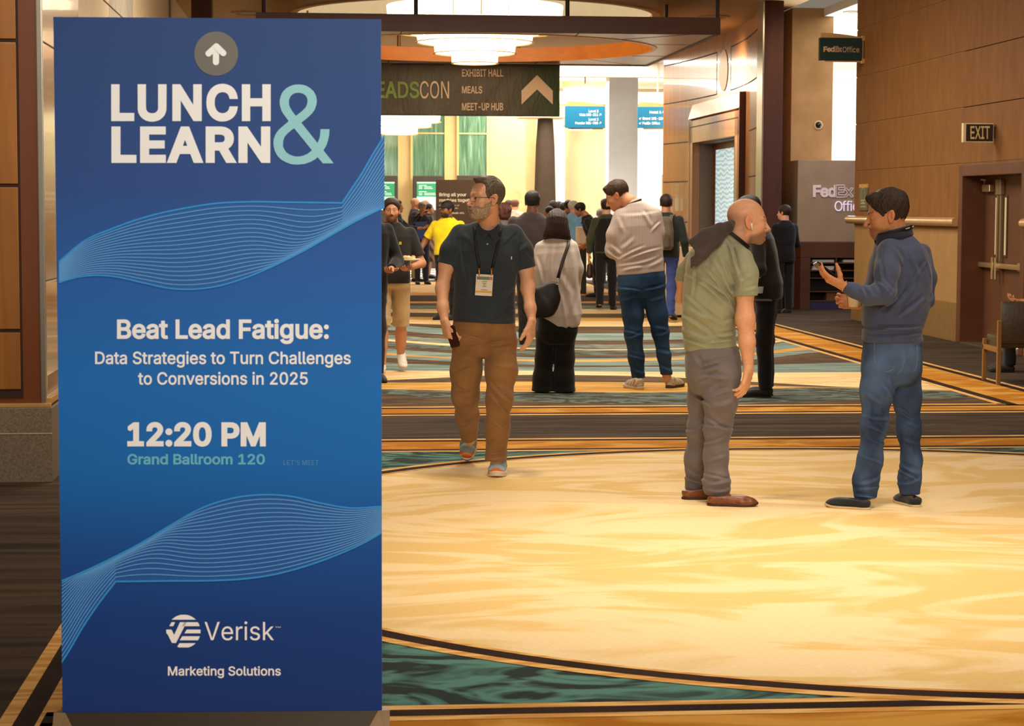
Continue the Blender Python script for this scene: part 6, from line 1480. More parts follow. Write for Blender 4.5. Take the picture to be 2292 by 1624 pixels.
def mesh_obj(name, V, Q, mat, parent=None, origin=(0, 0, 0), colors=None):
    me = bpy.data.meshes.new(name); o = np.asarray(origin, dtype=np.float64)
    me.vertices.add(len(V)); me.vertices.foreach_set('co', (V - o).astype(np.float32).ravel())
    me.loops.add(Q.size); me.loops.foreach_set('vertex_index', Q.astype(np.int32).ravel())
    me.polygons.add(len(Q)); me.polygons.foreach_set('loop_start', np.arange(0, Q.size, Q.shape[1], dtype=np.int32))
    me.polygons.foreach_set('loop_total', np.full(len(Q), Q.shape[1], np.int32))
    me.polygons.foreach_set('use_smooth', np.ones(len(Q), bool))
    me.update(calc_edges=True); me.validate()
    me.materials.append(mat)
    if colors is not None:
        at_ = me.color_attributes.new('tint', 'FLOAT_COLOR', 'POINT')
        at_.data.foreach_set('color', np.concatenate([colors, np.ones((len(colors), 1))], 1).astype(np.float32).ravel())
    ob = bpy.data.objects.new(name, me); COL.objects.link(ob)
    if parent is not None: ob.parent = parent
    else: ob.location = Vector([float(x) for x in origin])
    return ob
def solid_obj(name, S, pts, pad, h, mat, parent, origin, it=1):
    P = np.array(pts); V, Q = S.mesh(P.min(0) - pad, P.max(0) + pad, h)
    if len(V) == 0: return None
    if it: V = relax(V, Q, it)
    return mesh_obj(name, V, Q, mat, parent, origin)
_k = N('skin'); _a = _k.n('ShaderNodeAttribute'); _a.attribute_name = 'tint'
_f = _k.noise(_k.obj(), 60, 3)
_c = _k.mix(1.0, _a.outputs['Color'], _k.ramp(_f, [(0.3, (0.9, 0.88, 0.87)), (0.7, (1, 1, 1))]), 'MULTIPLY')
_k.b.inputs['Subsurface Weight'].default_value = 0.06; _k.b.inputs['Subsurface Radius'].default_value = (0.02, 0.008, 0.004); _k.b.inputs['Subsurface Scale'].default_value = 0.3
SKIN = _k.done(_c, 0.5, 0, 0.4)
def hair_mat(c):
    key = ('hair', tuple(c))
    if key in _MC: return _MC[key]
    k = N('hair'); b_ = lin(c); f = k.noise(k.obj((1, 1, 0.35)), 190, 4, 0.3)
    col = k.ramp(f, [(0.3, tuple(x * 0.5 for x in b_)), (0.7, tuple(min(1, x * 1.5) for x in b_))])
    k.bump(f, 0.6, 0.01)
    _MC[key] = k.done(col, 0.5, 0, 0.35); return _MC[key]

# ---- head: one function in the head's own frame (x right, y forward, z up), unit = metres of an adult head
def head_sdf(q, o):
    qa = q.copy(); qa[..., 0] = np.abs(qa[..., 0])
    d = ell(q, (0, -0.015, 0.028), (0.0755, 0.097, 0.086))
    d = smin(d, ell(q, (0, 0.025, -0.020), (0.063, 0.066, 0.078)), 0.03)
    jw = o.get('jaw', 1.0)
    d = smin(d, ell(q, (0, 0.030, -0.066), (0.052 * jw, 0.055, 0.048)), 0.03)
    d = smin(d, ell(q, (0, 0.072, -0.101), (0.022 * jw, 0.018, 0.017)), 0.03)
    d = smin(d, ell(qa, (0.042, 0.056, -0.028), (0.021, 0.023, 0.02)), 0.022)
    d = smin(d, rc(qa, (0.010, 0.084, 0.017), 0.0095, (0.046, 0.066, 0.019), 0.008), 0.014)
    if o.get('face', 1):
        d = smax(d, -ell(qa, (0.031, 0.098, -0.003), (0.017, 0.017, 0.0105)), 0.013)
        d = smin(d, ell(qa, (0.0305, 0.0755, -0.003), (0.0145, 0.0125, 0.0115)), 0.004)
        nl = o.get('nose', 1.0)
        d = smin(d, rc(q, (0, 0.086, 0.006), 0.0075, (0, 0.095 + 0.019 * nl, -0.036), 0.0105), 0.013)
        d = smin(d, ell(q, (0, 0.099 + 0.015 * nl, -0.040), (0.0115, 0.0105, 0.0085)), 0.010)
        d = smin(d, ell(qa, (0.0125, 0.098, -0.045), (0.0075, 0.010, 0.0075)), 0.007)
        d = smin(d, ell(q, (0, 0.073, -0.074), (0.030, 0.024, 0.026)), 0.02)
        d = smin(d, ell(q, (0, 0.0955, -0.0705), (0.020, 0.008, 0.0055)), 0.005)
        d = smin(d, ell(q, (0, 0.0935, -0.0825 - 0.010 * o.get('open', 0)), (0.0185, 0.0085, 0.0065)), 0.005)
        if o.get('open', 0): d = smax(d, -ell(q, (0, 0.100, -0.078), (0.015, 0.022, 0.0065)), 0.004)
        else: d = smax(d, -ell(q, (0, 0.107, -0.0765), (0.021, 0.009, 0.0016)), 0.003)
    # ears
    e = qa - np.array((0.0765, -0.014, -0.010), dtype=np.float32)
    ea = np.stack([e[..., 0] - 0.25 * -e[..., 1] * 1.0, e[..., 1] + 0.18 * e[..., 2], e[..., 2]], -1)
    ear = ell(ea, (0.004, 0, 0.002), (0.0075, 0.0185, 0.031)); ear = smin(ear, ell(ea, (0.003, 0.004, -0.024), (0.0065, 0.010, 0.011)), 0.008)
    ear = smax(ear, -ell(ea, (0.0115, 0.003, 0.003), (0.0075, 0.0115, 0.021)), 0.003); ear = smin(ear, ell(ea, (0.006, -0.004, 0.003), (0.0045, 0.005, 0.015)), 0.004)
    d = smin(d, ear, 0.006)
    return d
def hair_sdf(q, o):
    t, top = o.get('side', 0.005), o.get('top', 0.017)
    tz = np.clip(q[..., 2] / 0.10, 0, 1); tt = t + (top - t) * tz
    d = ell(q, (0, -0.016, 0.028), (0.0755, 0.097, 0.086)) - tt
    fy = o.get('front', 0.0)
    # hairline plane from forehead to sideburn; then sideburn to nape
    hz, hy = o.get('line', (0.068, 0.078)); sz, sy = o.get('burn', (-0.025, 0.030)); nz, ny = o.get('nape', (-0.090, -0.070))
    n1 = np.array((0, -(hz - sz), (hy - sy))); n1 = n1 / np.linalg.norm(n1)
    d1 = -((q[..., 1] - sy) * n1[1] + (q[..., 2] - sz) * n1[2])
    rec = o.get('recede', 0.0) * np.abs(q[..., 0]) * np.clip(1 - np.abs(q[..., 2] - hz) / 0.05, 0, 1)
    d = smax(d, d1 + rec, 0.008)
    n2 = np.array((0, (sz - nz), -(sy - ny))); n2 = n2 / np.linalg.norm(n2)
    if n2[1] * (0) + n2[2] * (0.1) < 0: n2 = -n2
    d2 = -((q[..., 1] - sy) * n2[1] + (q[..., 2] - sz) * n2[2])
    d = smax(d, d2, 0.008)
    qa = np.abs(q[..., 0])
    ear = ell(np.stack([qa, q[..., 1], q[..., 2]], -1), (0.088, -0.008, -0.012), (0.03, 0.020, 0.032))
    d = smax(d, -ear, 0.005)
    if o.get('quiff'): d = smin(d, ell(q, o['quiff'][0], o['quiff'][1]), 0.02)
    f = o.get('strand', 0.0028)
    d = d + f * np.sin(q[..., 0] * 420 + 3 * np.sin(q[..., 1] * 40)) * (0.5 + 0.5 * np.sin(q[..., 1] * 60 + q[..., 2] * 30)) + f * 0.8 * waves(q, 3, 18)
    return d
def hand_prims(w, d, n, s, curl=(25, 30, 25), hs=1.0, spread=0.05, thumb=(0.55, 0.7, 0.25), tcurl=0.35):
    """w wrist, d finger direction, n palm normal, s thumb side; returns chains for the body mesh"""
    w = np.asarray(w, dtype=np.float32); d, n = nrm(d), nrm(n); n = nrm(n - d * (n @ d)); s = nrm(s); s = nrm(s - d * (s @ d) - n * (s @ n))
    out = []; mc = (0.030, 0.010, -0.010, -0.029); ln = ((0.043, 0.026, 0.021), (0.047, 0.030, 0.022), (0.044, 0.028, 0.022), (0.035, 0.021, 0.019))
    ad = (0.088, 0.092, 0.087, 0.078)
    for i in range(4):
        a = w + s * mc[i] * 0.65 * hs; m = w + (d * ad[i] + s * mc[i]) * hs
        out.append((chain([a, m], [0.0145 * hs, 0.0125 * hs]), 0.018))
        p = m; ang = 0; pts = [m]; c = curl[i] if hasattr(curl[0], '__len__') else curl
        dd = nrm(d + s * spread * (1.5 - i))
        for L, cu in zip(ln[i], c):
            ang += math.radians(cu); p = p + (dd * math.cos(ang) + n * math.sin(ang)) * L * hs; pts.append(p)
        r = (0.0098 if i < 3 else 0.0085) * hs
        out.append((chain(pts, [r * 1.06, r, r * 0.93, r * 0.8], 0.006), 0.006))
    b0 = w + (d * 0.020 + s * 0.022) * hs; t = nrm(d * thumb[0] + s * thumb[1] + n * thumb[2])
    p1 = b0 + t * 0.046 * hs; t2 = nrm(t + d * tcurl + n * tcurl * 0.5); p2 = p1 + t2 * 0.033 * hs; t3 = nrm(t2 + d * tcurl * 0.5 + n * tcurl * 0.4); p3 = p2 + t3 * 0.026 * hs
    out.append((chain([b0, p1, p2, p3], [0.0165 * hs, 0.0128 * hs, 0.0108 * hs, 0.0085 * hs], 0.01), 0.012))
    return out
def make_shoe(heel, f, L, col, solecol, parent, origin, h, style='shoe', up=(0, 0, 1), solid_top=0.10, w=1.0, accents=None):
    """heel = point on the ground under the heel back, f = toe direction"""
    heel = np.asarray(heel, dtype=np.float32); up = nrm(up); f = nrm(f); f = nrm(f - up * (f @ up)); r = np.cross(f, up); k = L / 0.285
    M = np.stack([r, f, up], 1).astype(np.float32)
    loc = lambda q: ((q - heel) @ M) / k
    hgt = {'sneaker': 0.088, 'loafer': 0.055, 'boot': 0.11, 'heel': 0.05, 'shoe': 0.07}[style]
    def upper(q):
        p = loc(q); p = p.copy(); p[..., 0] = p[..., 0] / w
        d = rc(p, (0, 0.045, 0.035), 0.036, (0.004, 0.185, 0.030), 0.042)
        d = smin(d, ell(p, (0.004, 0.205, 0.022), (0.043, 0.072, 0.036)), 0.02)
        d = smin(d, rc(p, (0, 0.048, 0.045), 0.036, (0, 0.062, hgt + 0.03), 0.041), 0.025)
        d = smin(d, rc(p, (0, 0.09, 0.055), 0.030, (0, 0.15, 0.045), 0.030), 0.03)
        top = p[..., 2] - hgt - 0.10 * np.clip(p[..., 1] - 0.05, -0.05, 0.06) - 0.02 * np.clip(-(p[..., 1] - 0.03), 0, 1)
        d = smax(d, top, 0.008)
        if style == 'loafer':
            d = smax(d, -ell(p, (0, 0.085, 0.085), (0.030, 0.062, 0.045)), 0.006)
            d = d - 0.003 * np.exp(-((p[..., 2] - 0.030 - 0.0 * p[..., 1]) / 0.004) ** 2) * (p[..., 1] > 0.16)
        d = smax(d, 0.008 - p[..., 2], 0.004)
        if style == 'sneaker': d = d - 0.004 * np.sin(p[..., 1] * 140 + p[..., 2] * 60) * (p[..., 2] > 0.035)
        return d * k
    def sole(q):
        p = loc(q); th = 0.030 if style == 'sneaker' else 0.016
        x = p[..., :2].copy(); x[..., 0] = x[..., 0] / w
        z3 = np.zeros_like(x[..., :1]); e = np.concatenate([x, z3], -1)
        d = rc(e, (0, 0.040, 0), 0.037, (0.003, 0.19, 0), 0.0465); d = smin(d, ell(e, (0.003, 0.21, 0), (0.044, 0.074, 0.05)), 0.02)
        zc = p[..., 2] - 0.012 * np.clip((p[..., 1] - 0.2) / 0.08, 0, 1) ** 2
        return smax(d, np.abs(zc - th / 2) - th / 2, 0.006) * k
    pts = [heel + f * a * k + r * b + up * c for a in (-0.02, 0.30) for b in (-0.07, 0.07) for c in (-0.01, hgt * k + 0.05)]
    mt = col if not isinstance(col, tuple) else fabric(col, 0.15, 0.6 if style != 'loafer' else 0.35, name='shoe_upper')
    sh = solid_obj('shoe', Solid().u(upper, 0.01), pts, 0.01, h, mt, parent, origin)
    if accents and sh is not None:
        cap = Solid().u(lambda q: smax(upper(q) - 0.0025, 0.215 - loc(q)[..., 1] + 0.9 * np.clip(loc(q)[..., 2] - 0.02, 0, 1), 0.004), 0.01)
        solid_obj('toe_cap', cap, pts, 0.01, h, plain(accents[0], 0.6, 0, 0.3, 0.06), sh, origin)
        b = MB(); g = lambda x, y, z: heel + (M @ np.array([x, y, z], dtype=np.float32)) * k
        for i in range(4):
            y = 0.105 + 0.024 * i; z = 0.098 - 0.0085 * i; sx = (-1) ** i
            b.tube([g(-0.026 * w, y, z - 0.012), g(0, y + 0.006 * sx, z + 0.002), g(0.026 * w, y + 0.012, z - 0.012)], 0.0026, 6)
        b.build('laces', plain(accents[1], 0.8), sh, origin=tuple(float(x) for x in origin), hallrot=False, smooth='all')
    if sh is not None: solid_obj('sole', Solid().u(sole, 0.01), pts, 0.01, h, plain(solecol, 0.6, 0, 0.3, 0.08), sh, origin)
    return sh, loc
# ---- people
SK = {'fair': (222, 166, 132), 'tan': (190, 130, 92), 'olive': (176, 120, 82), 'brown': (120, 76, 50), 'pink': (226, 160, 130)}
def hframe(c, f, u, s):
    f = nrm(f); u = np.asarray(u, dtype=np.float32); u = nrm(u - f * (u @ f)); r = np.cross(f, u)
    M = np.stack([r, f, u], 1).astype(np.float32); c = np.asarray(c, dtype=np.float32)
    to = lambda q: (((q - c) @ M) / s).astype(np.float32)
    back = lambda p: c + (M @ np.asarray(p, dtype=np.float32)) * s
    return to, back, M
def paint(V, to, skin, o):
    q = to(V.astype(np.float32)); qa = q.copy(); qa[:, 0] = np.abs(qa[:, 0])
    C = np.tile(np.array(lin(skin)), (len(V), 1)); near = (np.abs(q) < 0.17).all(1)
    def blend(mask, col, a=1.0):
        w = (np.clip(mask, 0, 1) * near * a)[:, None]; C[:] = C * (1 - w) + np.array(col) * w
    red = np.array(lin(skin)) * np.array((1.06, 0.72, 0.66))
    blend(np.clip(1 - sph(qa, (0.045, 0.065, -0.035), 0.0) / 0.03, 0, 1), red, 0.35)
    blend(np.clip(1 - sph(q, (0, 0.11, -0.042), 0.0) / 0.022, 0, 1), red, 0.4)
    blend((qa[:, 0] > 0.073) & (np.abs(q[:, 1] + 0.012) < 0.03), red, 0.45)
    if o.get('stubble'):
        m_ = np.clip((-0.050 - q[:, 2] + 0.35 * (q[:, 1] - 0.05)) / 0.02, 0, 1) * np.clip((q[:, 1] + 0.01) / 0.02, 0, 1) * np.clip((q[:, 2] + 0.15) / 0.03, 0, 1)
        m_ = np.maximum(m_, np.clip(1 - np.abs(q[:, 2] + 0.060) / 0.012, 0, 1) * (q[:, 1] > 0.07))
        blend(m_, lin(o['stubble']), o.get('stub_a', 0.6))
    if o.get('buzz'):
        m_ = np.clip((0.045 - q[:, 2]) / 0.03, 0, 1) * np.clip((-0.0 - q[:, 1]) / 0.03, 0, 1) * np.clip((q[:, 2] + 0.075) / 0.02, 0, 1) * (qa[:, 0] < 0.079)
        blend(m_, lin(o['buzz']), 0.4)
    if o.get('face', 1):
        lip = np.minimum(ell(q, (0, 0.0955, -0.0705), (0.021, 0.010, 0.0062)), ell(q, (0, 0.0935, -0.0825 - 0.010 * o.get('open', 0)), (0.0195, 0.010, 0.0072)))
        blend(np.clip(1 - lip / 0.003, 0, 1), np.array(lin(skin)) * np.array((0.86, 0.58, 0.54)), 0.6)
        if o.get('open'): blend(ell(q, (0, 0.085, -0.078), (0.017, 0.02, 0.008)) < 0, (0.05, 0.015, 0.012))
        br = rc(qa, (0.013, 0.09, 0.0215), 0.004, (0.047, 0.068, 0.0245), 0.0035)
        blend(np.clip(1 - br / 0.005, 0, 1) * (q[:, 1] > 0.04), lin(o.get('brow', (50, 34, 24))), o.get('brow_a', 0.85))
        ex = (qa[:, 0] - 0.0305) / 0.0125; ez = (q[:, 2] + 0.003) / (0.0052 * o.get('lid', 1.0) + 1e-4)
        inside = ((ex ** 2 + ez ** 2) < 1) & (q[:, 1] > 0.05)
        if o.get('lid', 1.0) > 0.3:
            blend(inside, (0.62, 0.56, 0.50)); ix = o.get('gaze', 0.0)
            blend(inside & (((q[:, 0] - np.sign(q[:, 0]) * 0.0305 - ix) ** 2 + (q[:, 2] + 0.003) ** 2) < 0.0053 ** 2), (0.03, 0.018, 0.012))
        lash = (np.abs(ez - 1.0 * np.sqrt(np.clip(1 - ex ** 2, 0, 1))) < 0.5) & (np.abs(ex) < 1) & (q[:, 1] > 0.05)
        blend(lash, (0.03, 0.02, 0.015), 0.75)
    return C
class Person:
    def __init__(s, label, foot, Y0, h, skin, head, ho, group=None, cat='person'):
        s.O = np.array([foot[0], foot[1], 0.0]); s.Y0 = Y0; s.h = h; s.label = label; s.skin = skin; s.ho = ho; s.group = group
        s.m = Y0 / FPX; s.hc, s.hf, s.hu, s.hs = head
        s.to, s.back, s.M = hframe(s.hc, s.hf, s.hu, s.hs)
        s.body = Solid(); s.pts = []
        to, hs, o = s.to, s.hs, ho
        s.body.u(lambda q: head_sdf(to(q), o) * hs, 0.02)
        for a in ((-0.1, -0.13, -0.13), (0.1, 0.14, 0.13)): s.pts.append(s.back(a))
        s.pts += [s.hc + d for d in ((0.14, 0.14, 0.14), (-0.14, -0.14, -0.14))]
        s.late = []
    def P(s, x, y, dz=0.0): return at(x, y, s.Y0 + dz)
    def limb(s, L, grow=0.0):
        """[(px, py, depth offset, half width in px)] -> points, radii"""
        pts = [s.P(a[0], a[1], a[2]) for a in L]; return pts, [a[3] * s.m + grow for a in L]
    def flesh(s, pts, rs, k=0.015, **kw):
        s.body.u(chain(pts, rs, 0.03, **kw), k); s.pts += list(pts); return s
    def hand(s, w, d, n, sd, **kw):
        for f, k in hand_prims(w, d, n, sd, **kw): s.body.u(f, k)
        s.pts += [np.asarray(w) + nrm(d) * 0.21, np.asarray(w) + nrm(n) * 0.1, np.asarray(w) + nrm(sd) * 0.1]
    def make_body(s):
        P = np.array(s.pts); V, Q = s.body.mesh(P.min(0) - 0.09, P.max(0) + 0.09, s.h); V = relax(V, Q, 1, 0.35)
        s.ob = mesh_obj('person', V, Q, SKIN, None, s.O, paint(V, s.to, s.skin, s.ho))
        tag(s.ob, s.label, 'person', s.group)
        return s.ob
    def part(s, name, S, pts, mat, pad=0.08, h=None, it=1, parent=None):
        return solid_obj(name, S, pts, pad, h or s.h, mat, parent or s.ob, s.O, it)
    def hair(s, o, mat):
        to, hs = s.to, s.hs
        return s.part('hair', Solid().u(lambda q: hair_sdf(to(q), o) * hs, 0.01), [s.hc + np.array(d) * 0.17 for d in ((1, 1, 1), (-1, -1, -1))], mat, 0.0, min(s.h, 0.0045), 1)
    def shoes(s, L):
        for (heel, f, ln, col, sol, st, up) in L: make_shoe(heel, f, ln, col, sol, s.ob, s.O, s.h, st, up)
def torso_px(p, rows, grow=0.0, n=2.6, R=(1, 0, 0), F=(0, -1, 0), clip=()):
    """rows: (py, x left, x right, depth offset, half depth m) from bottom to top"""
    st = []
    for y, a, c, dz, hd in rows:
        st.append((p.P((a + c) / 2, y, dz), (c - a) / 2 * p.m + grow, hd + grow))
    return loft(st, R, F, n, clip=clip), [s_[0] + np.array(R) * s_[1] * k + np.array(F) * s_[2] * j for s_ in st for k in (-1, 1) for j in (-1, 1)]
def ring_tube(name, pts, rx, ry, mat, parent, origin, up=(0, 0, 1), n=10, closed=False):
    b = MB(); b.tube(pts, [(rx, ry)] * len(pts), n, closed=closed, flat=up); return b.build(name, mat, parent, origin=tuple(float(x) for x in origin), hallrot=False, smooth='all')
def ribbon(b, pts, width, thick, wdir=(1, 0, 0)):
    b.tube(pts, [(width / 2, thick / 2)] * len(pts), 8, flat=wdir)
def fl(px, py): return onfloor(px, py)
BLACKM = plain((22, 20, 20), 0.6, 0, 0.3, 0.1)

# ================= the man walking forward in a teal polo
Y0 = 12.45
p = Person('bearded man with glasses walking forward in a dark teal polo and brown trousers', fl(1080, 1060), Y0, 0.0034, (226, 172, 138),
           (at(1087, 442, Y0), (-0.86, -0.5, -0.03), (0.02, 0, 1), 1.05), dict(jaw=1.05, brow=(96, 80, 66), brow_a=0.6, gaze=-0.003, stubble=(150, 130, 112), stub_a=0.75))
P = p.P
rows = [(724, 1010, 1155, 0.18, 0.150), (690, 1013, 1154, 0.17, 0.150), (650, 1015, 1155, 0.17, 0.148), (600, 1013, 1160, 0.17, 0.142), (560, 1010, 1164, 0.17, 0.135), (530, 1016, 1163, 0.17, 0.118), (515, 1028, 1150, 0.17, 0.098), (503, 1050, 1132, 0.16, 0.082), (494, 1068, 1117, 0.15, 0.07)]
core, tp = torso_px(p, rows, -0.014); p.body.u(core, 0.03); p.pts += tp
p.flesh([p.back((0, -0.02, -0.03)), P(1093, 500, 0.14), P(1090, 515, 0.16)], [0.058, 0.064, 0.072])
aR, rR = p.limb([(1026, 528, 0.15, 18), (1000, 592, 0.13, 16.5), (990, 645, 0.10, 14.2), (991, 688, 0.04, 11.8), (995, 716, 0.01, 9.2)])
aL, rL = p.limb([(1152, 528, 0.15, 18), (1177, 596, 0.15, 17), (1181, 645, 0.12, 15), (1187, 690, 0.05, 12), (1190, 716, 0.02, 9.2)])
p.flesh(aR, rR); p.flesh(aL, rL)
p.hand(P(996, 719, 0.0), (0.16, -0.05, -1), (0.85, 0.5, 0.1), (0.4, -0.9, -0.05), curl=((40, 50, 35), (42, 52, 36), (46, 52, 36), (50, 50, 36)), thumb=(0.75, 0.45, 0.35))
p.hand(P(1190, 719, 0.0), (-0.06, -0.12, -1), (-0.85, 0.45, 0), (-0.35, -0.93, 0), curl=((14, 20, 15), (18, 24, 18), (22, 26, 20), (26, 28, 20)), thumb=(0.8, 0.5, 0.2), hs=1.05)
lr, rr = p.limb([(1049, 770, 0.2, 32), (1044, 830, 0.16, 30), (1041, 888, 0.16, 24), (1047, 940, 0.34, 18), (1052, 985, 0.5, 12)]); p.flesh(lr, rr)
ll, rl = p.limb([(1120, 770, 0.16, 32), (1123, 830, 0.1, 30), (1119, 890, 0.05, 23), (1113, 960, 0.02, 18), (1111, 1035, 0.0, 13)]); p.flesh(ll, rl)
p.make_body()
p.hair(dict(line=(0.082, 0.060), burn=(-0.030, 0.016), nape=(-0.085, -0.06), side=0.007, top=0.012, recede=0.5, quiff=((-0.010, 0.044, 0.109), (0.040, 0.030, 0.013))), hair_mat((96, 84, 72)))
to, hs = p.to, p.hs
def beard_f(q):
    e = to(q); d = head_sdf(e, p_ho) - 0.0065 - 0.0022 * waves(e, 7, 30)
    bd = np.maximum(e[..., 2] + 0.052 - 0.38 * (e[..., 1] - 0.075) * -1.0 * (e[..., 1] < 0.075), 0.004 - e[..., 1])
    bd = np.minimum(bd, ell(e, (0, 0.096, -0.0605), (0.030, 0.022, 0.0068)))
    d = smax(d, bd, 0.006); d = smax(d, -ell(e, (0, 0.108, -0.0785), (0.019, 0.026, 0.0085)), 0.004)
    return smax(d, -e[..., 2] - 0.155, 0.01) * hs
p_ho = dict(p.ho); 
p.part('beard', Solid().u(beard_f, 0.01), [p.back(a) for a in ((-0.09, -0.02, -0.16), (0.09, 0.13, 0.0))], hair_mat((168, 150, 130)), 0.02, 0.0034)
# glasses
FRG = plain((70, 44, 30), 0.3, 0.3)
b = MB()
for sx in (-1, 1):
    rim = [p.back((sx * 0.033 + 0.024 * math.copysign(abs(math.cos(t)) ** 0.6, math.cos(t)), 0.104 - 0.008 * abs(math.cos(t)) * (1 if math.cos(t) * sx > 0 else 0), -0.004 + 0.0165 * math.copysign(abs(math.sin(t)) ** 0.6, math.sin(t)))) for t in np.linspace(0, 2 * math.pi, 29)[:-1]]
    b.tube(rim, 0.0010, 6, closed=True)
    b.tube([p.back((sx * 0.057, 0.097, 0.004)), p.back((sx * 0.074, 0.06, 0.004)), p.back((sx * 0.083, 0.0, 0.0)), p.back((sx * 0.083, -0.02, -0.008))], 0.0016, 6)
b.tube([p.back((-0.010, 0.106, 0.002)), p.back((0, 0.110, 0.005)), p.back((0.010, 0.106, 0.002))], 0.0014, 6)
gl = b.build('glasses', FRG, p.ob, origin=p.O, hallrot=False, smooth='all')
shirt = Solid(); f_, tp = torso_px(p, rows, 0.0); shirt.u(f_, 0.03)
sR = chain([P(1032, 526, 0.15), P(1009, 560, 0.14), P(997, 594, 0.13)], [25 * p.m, 23 * p.m, 21 * p.m], 0.03, clip=[(P(998, 592, 0.13), P(997, 594, 0.13) - P(1004, 572, 0.135))])
sL = chain([P(1147, 526, 0.15), P(1168, 560, 0.15), P(1179, 602, 0.15)], [25 * p.m, 23.5 * p.m, 22 * p.m], 0.03, clip=[(P(1179, 600, 0.15), P(1178, 600, 0.15) - P(1172, 575, 0.15))])
shirt.u(sR, 0.035).u(sL, 0.035)
shirt.disp(creases(P, [(1092, 532, 1091, 574, 0.5), (1028, 560, 1044, 640), (1040, 590, 1052, 660, 0.7), (1152, 560, 1136, 650, 0.8), (1016, 694, 1080, 722), (1022, 684, 1090, 716), (1112, 714, 1154, 692), (1100, 720, 1152, 704), (1018, 655, 1070, 690, 0.7), (1150, 640, 1110, 690, 0.7), (1016, 531, 1006, 574), (1026, 540, 1016, 588, 0.7), (1160, 531, 1154, 580), (1172, 560, 1186, 580, 0.8), (1162, 568, 1180, 548, 0.8), (1030, 520, 1060, 545, 0.5), (1150, 520, 1122, 548, 0.5)], amp=0.008))
shirt.disp(lambda q: 0.0025 * waves(q, 4, 3))
shirt.plane(P(1080, 720, 0.17), (-0.05, 0, -1))
shirt.sub(chain([P(1092, 500, 0.13), P(1093, 485, 0.13)], [0.066, 0.075], 0.02), 0.01)
shirt.sub(chain([P(1094, 503, 0.03), P(1095, 531, -0.01)], [0.052, 0.010], 0.02), 0.01)
TEALP = fabric((48, 57, 66), 0.14, 0.85, name='teal_polo')
sh = p.part('polo_shirt', shirt, tp + [P(975, 600, 0.1), P(1200, 610, 0.1)], TEALP)
cpts = []
for t in np.linspace(-2.75, 2.75, 26):   # collar runs round the neck, open at the front
    fr = max(0.0, (abs(t) - 1.5) / 1.25)
    cpts.append(P(1093, 504, 0.14) + np.array([0.083 * math.sin(t) * (1 - 0.42 * fr ** 2), 0.072 * math.cos(t) - 0.045 * fr, 0.012 * math.cos(t) - 0.055 * fr ** 1.3]))
ring_tube('collar', cpts, 0.026, 0.006, TEALP, sh, p.O)
b = MB(); yb = shirt.hit(1091, 546, 12.2) or 12.4; b.lathe(tuple(P(1091, 546, yb - Y0 - 0.002)), [(0.001, -0.003), (0.006, -0.002), (0.006, 0.001)], 14, 'y'); b.build('button', plain((110, 160, 190), 0.3), sh, origin=p.O, hallrot=False)
b = MB(); yb = shirt.hit(1145, 577, 12.2) or 12.4; q = P(1145, 577, yb - Y0 - 0.003); b.box(q - np.array([0.003, 0.001, 0.009]), q + np.array([0.003, 0.002, 0.009])); b.build('pocket_tab', plain((220, 220, 214), 0.6), sh, origin=p.O, hallrot=False)
tr = Solid(); f_, tp = torso_px(p, [(800, 1030, 1140, 0.18, 0.10), (772, 1013, 1157, 0.18, 0.135), (735, 1011, 1156, 0.18, 0.142), (700, 1016, 1150, 0.18, 0.140)], 0); tr.u(f_, 0.03)
l1, r1 = p.limb([(1048, 768, 0.2, 37), (1043, 830, 0.16, 33), (1042, 885, 0.15, 29.5), (1046, 930, 0.3, 24), (1050, 980, 0.46, 20)])
tr.u(chain(l1, r1, 0.05, clip=[(P(1050, 977, 0.45), P(1050, 980, 0.46) - P(1046, 930, 0.3))]), 0.02)
l2, r2 = p.limb([(1120, 768, 0.16, 37.5), (1122, 830, 0.1, 34), (1118, 890, 0.05, 28), (1113, 960, 0.02, 25), (1110, 1032, 0.0, 24)])
tr.u(chain(l2, r2, 0.05, clip=[(P(1110, 1029, 0), (0, 0, -1))]), 0.02)
tr.disp(creases(P, [(1088, 772, 1142, 761), (1083, 768, 1025, 775), (1086, 785, 1153, 779), (1088, 810, 1149, 822), (1020, 748, 1081, 761), (1016, 871, 1046, 890), (1090, 700, 1086, 760, 0.6), (1030, 800, 1070, 786, 0.8), (1018, 840, 1060, 822, 0.7), (1095, 859, 1142, 903), (1098, 887, 1139, 934), (1026, 972, 1070, 944), (1092, 1016, 1136, 1010), (1092, 1025, 1134, 1019), (1020, 887, 1067, 878), (1026, 912, 1066, 900), (1100, 940, 1138, 972, 0.8), (1094, 990, 1128, 975, 0.8), (1028, 958, 1060, 968, 0.8)], amp=0.009))
tr.disp(lambda q: 0.003 * waves(q, 9, 4))
tr.plane(P(1080, 702, 0.18), (0, 0, 1))
p.part('trousers', tr, tp + l1 + l2, fabric((142, 104, 64), 0.16, 0.85, name='tan_twill'))
toe = fl(1112, 1069); GREY = (150, 160, 166)
SNK = fabric((146, 160, 166), 0.2, 0.8, name='runner_mesh')
make_shoe(toe + np.array([0.012, 0.285, 0]), (-0.04, -1, 0), 0.30, SNK, (222, 208, 190), p.ob, p.O, p.h, 'sneaker', (0, 0, 1), w=1.1, accents=((206, 104, 48), (226, 216, 204)))
toe = fl(1046, 1033); fd = np.array([-0.10, -0.42, -0.90])
make_shoe(toe - nrm(fd) * 0.285 + np.array([0, 0.0, 0.012]), fd, 0.30, SNK, (222, 208, 190), p.ob, p.O, p.h, 'sneaker', (0.0, -0.90, 0.42), w=1.1, accents=((206, 104, 48), (226, 216, 204)))
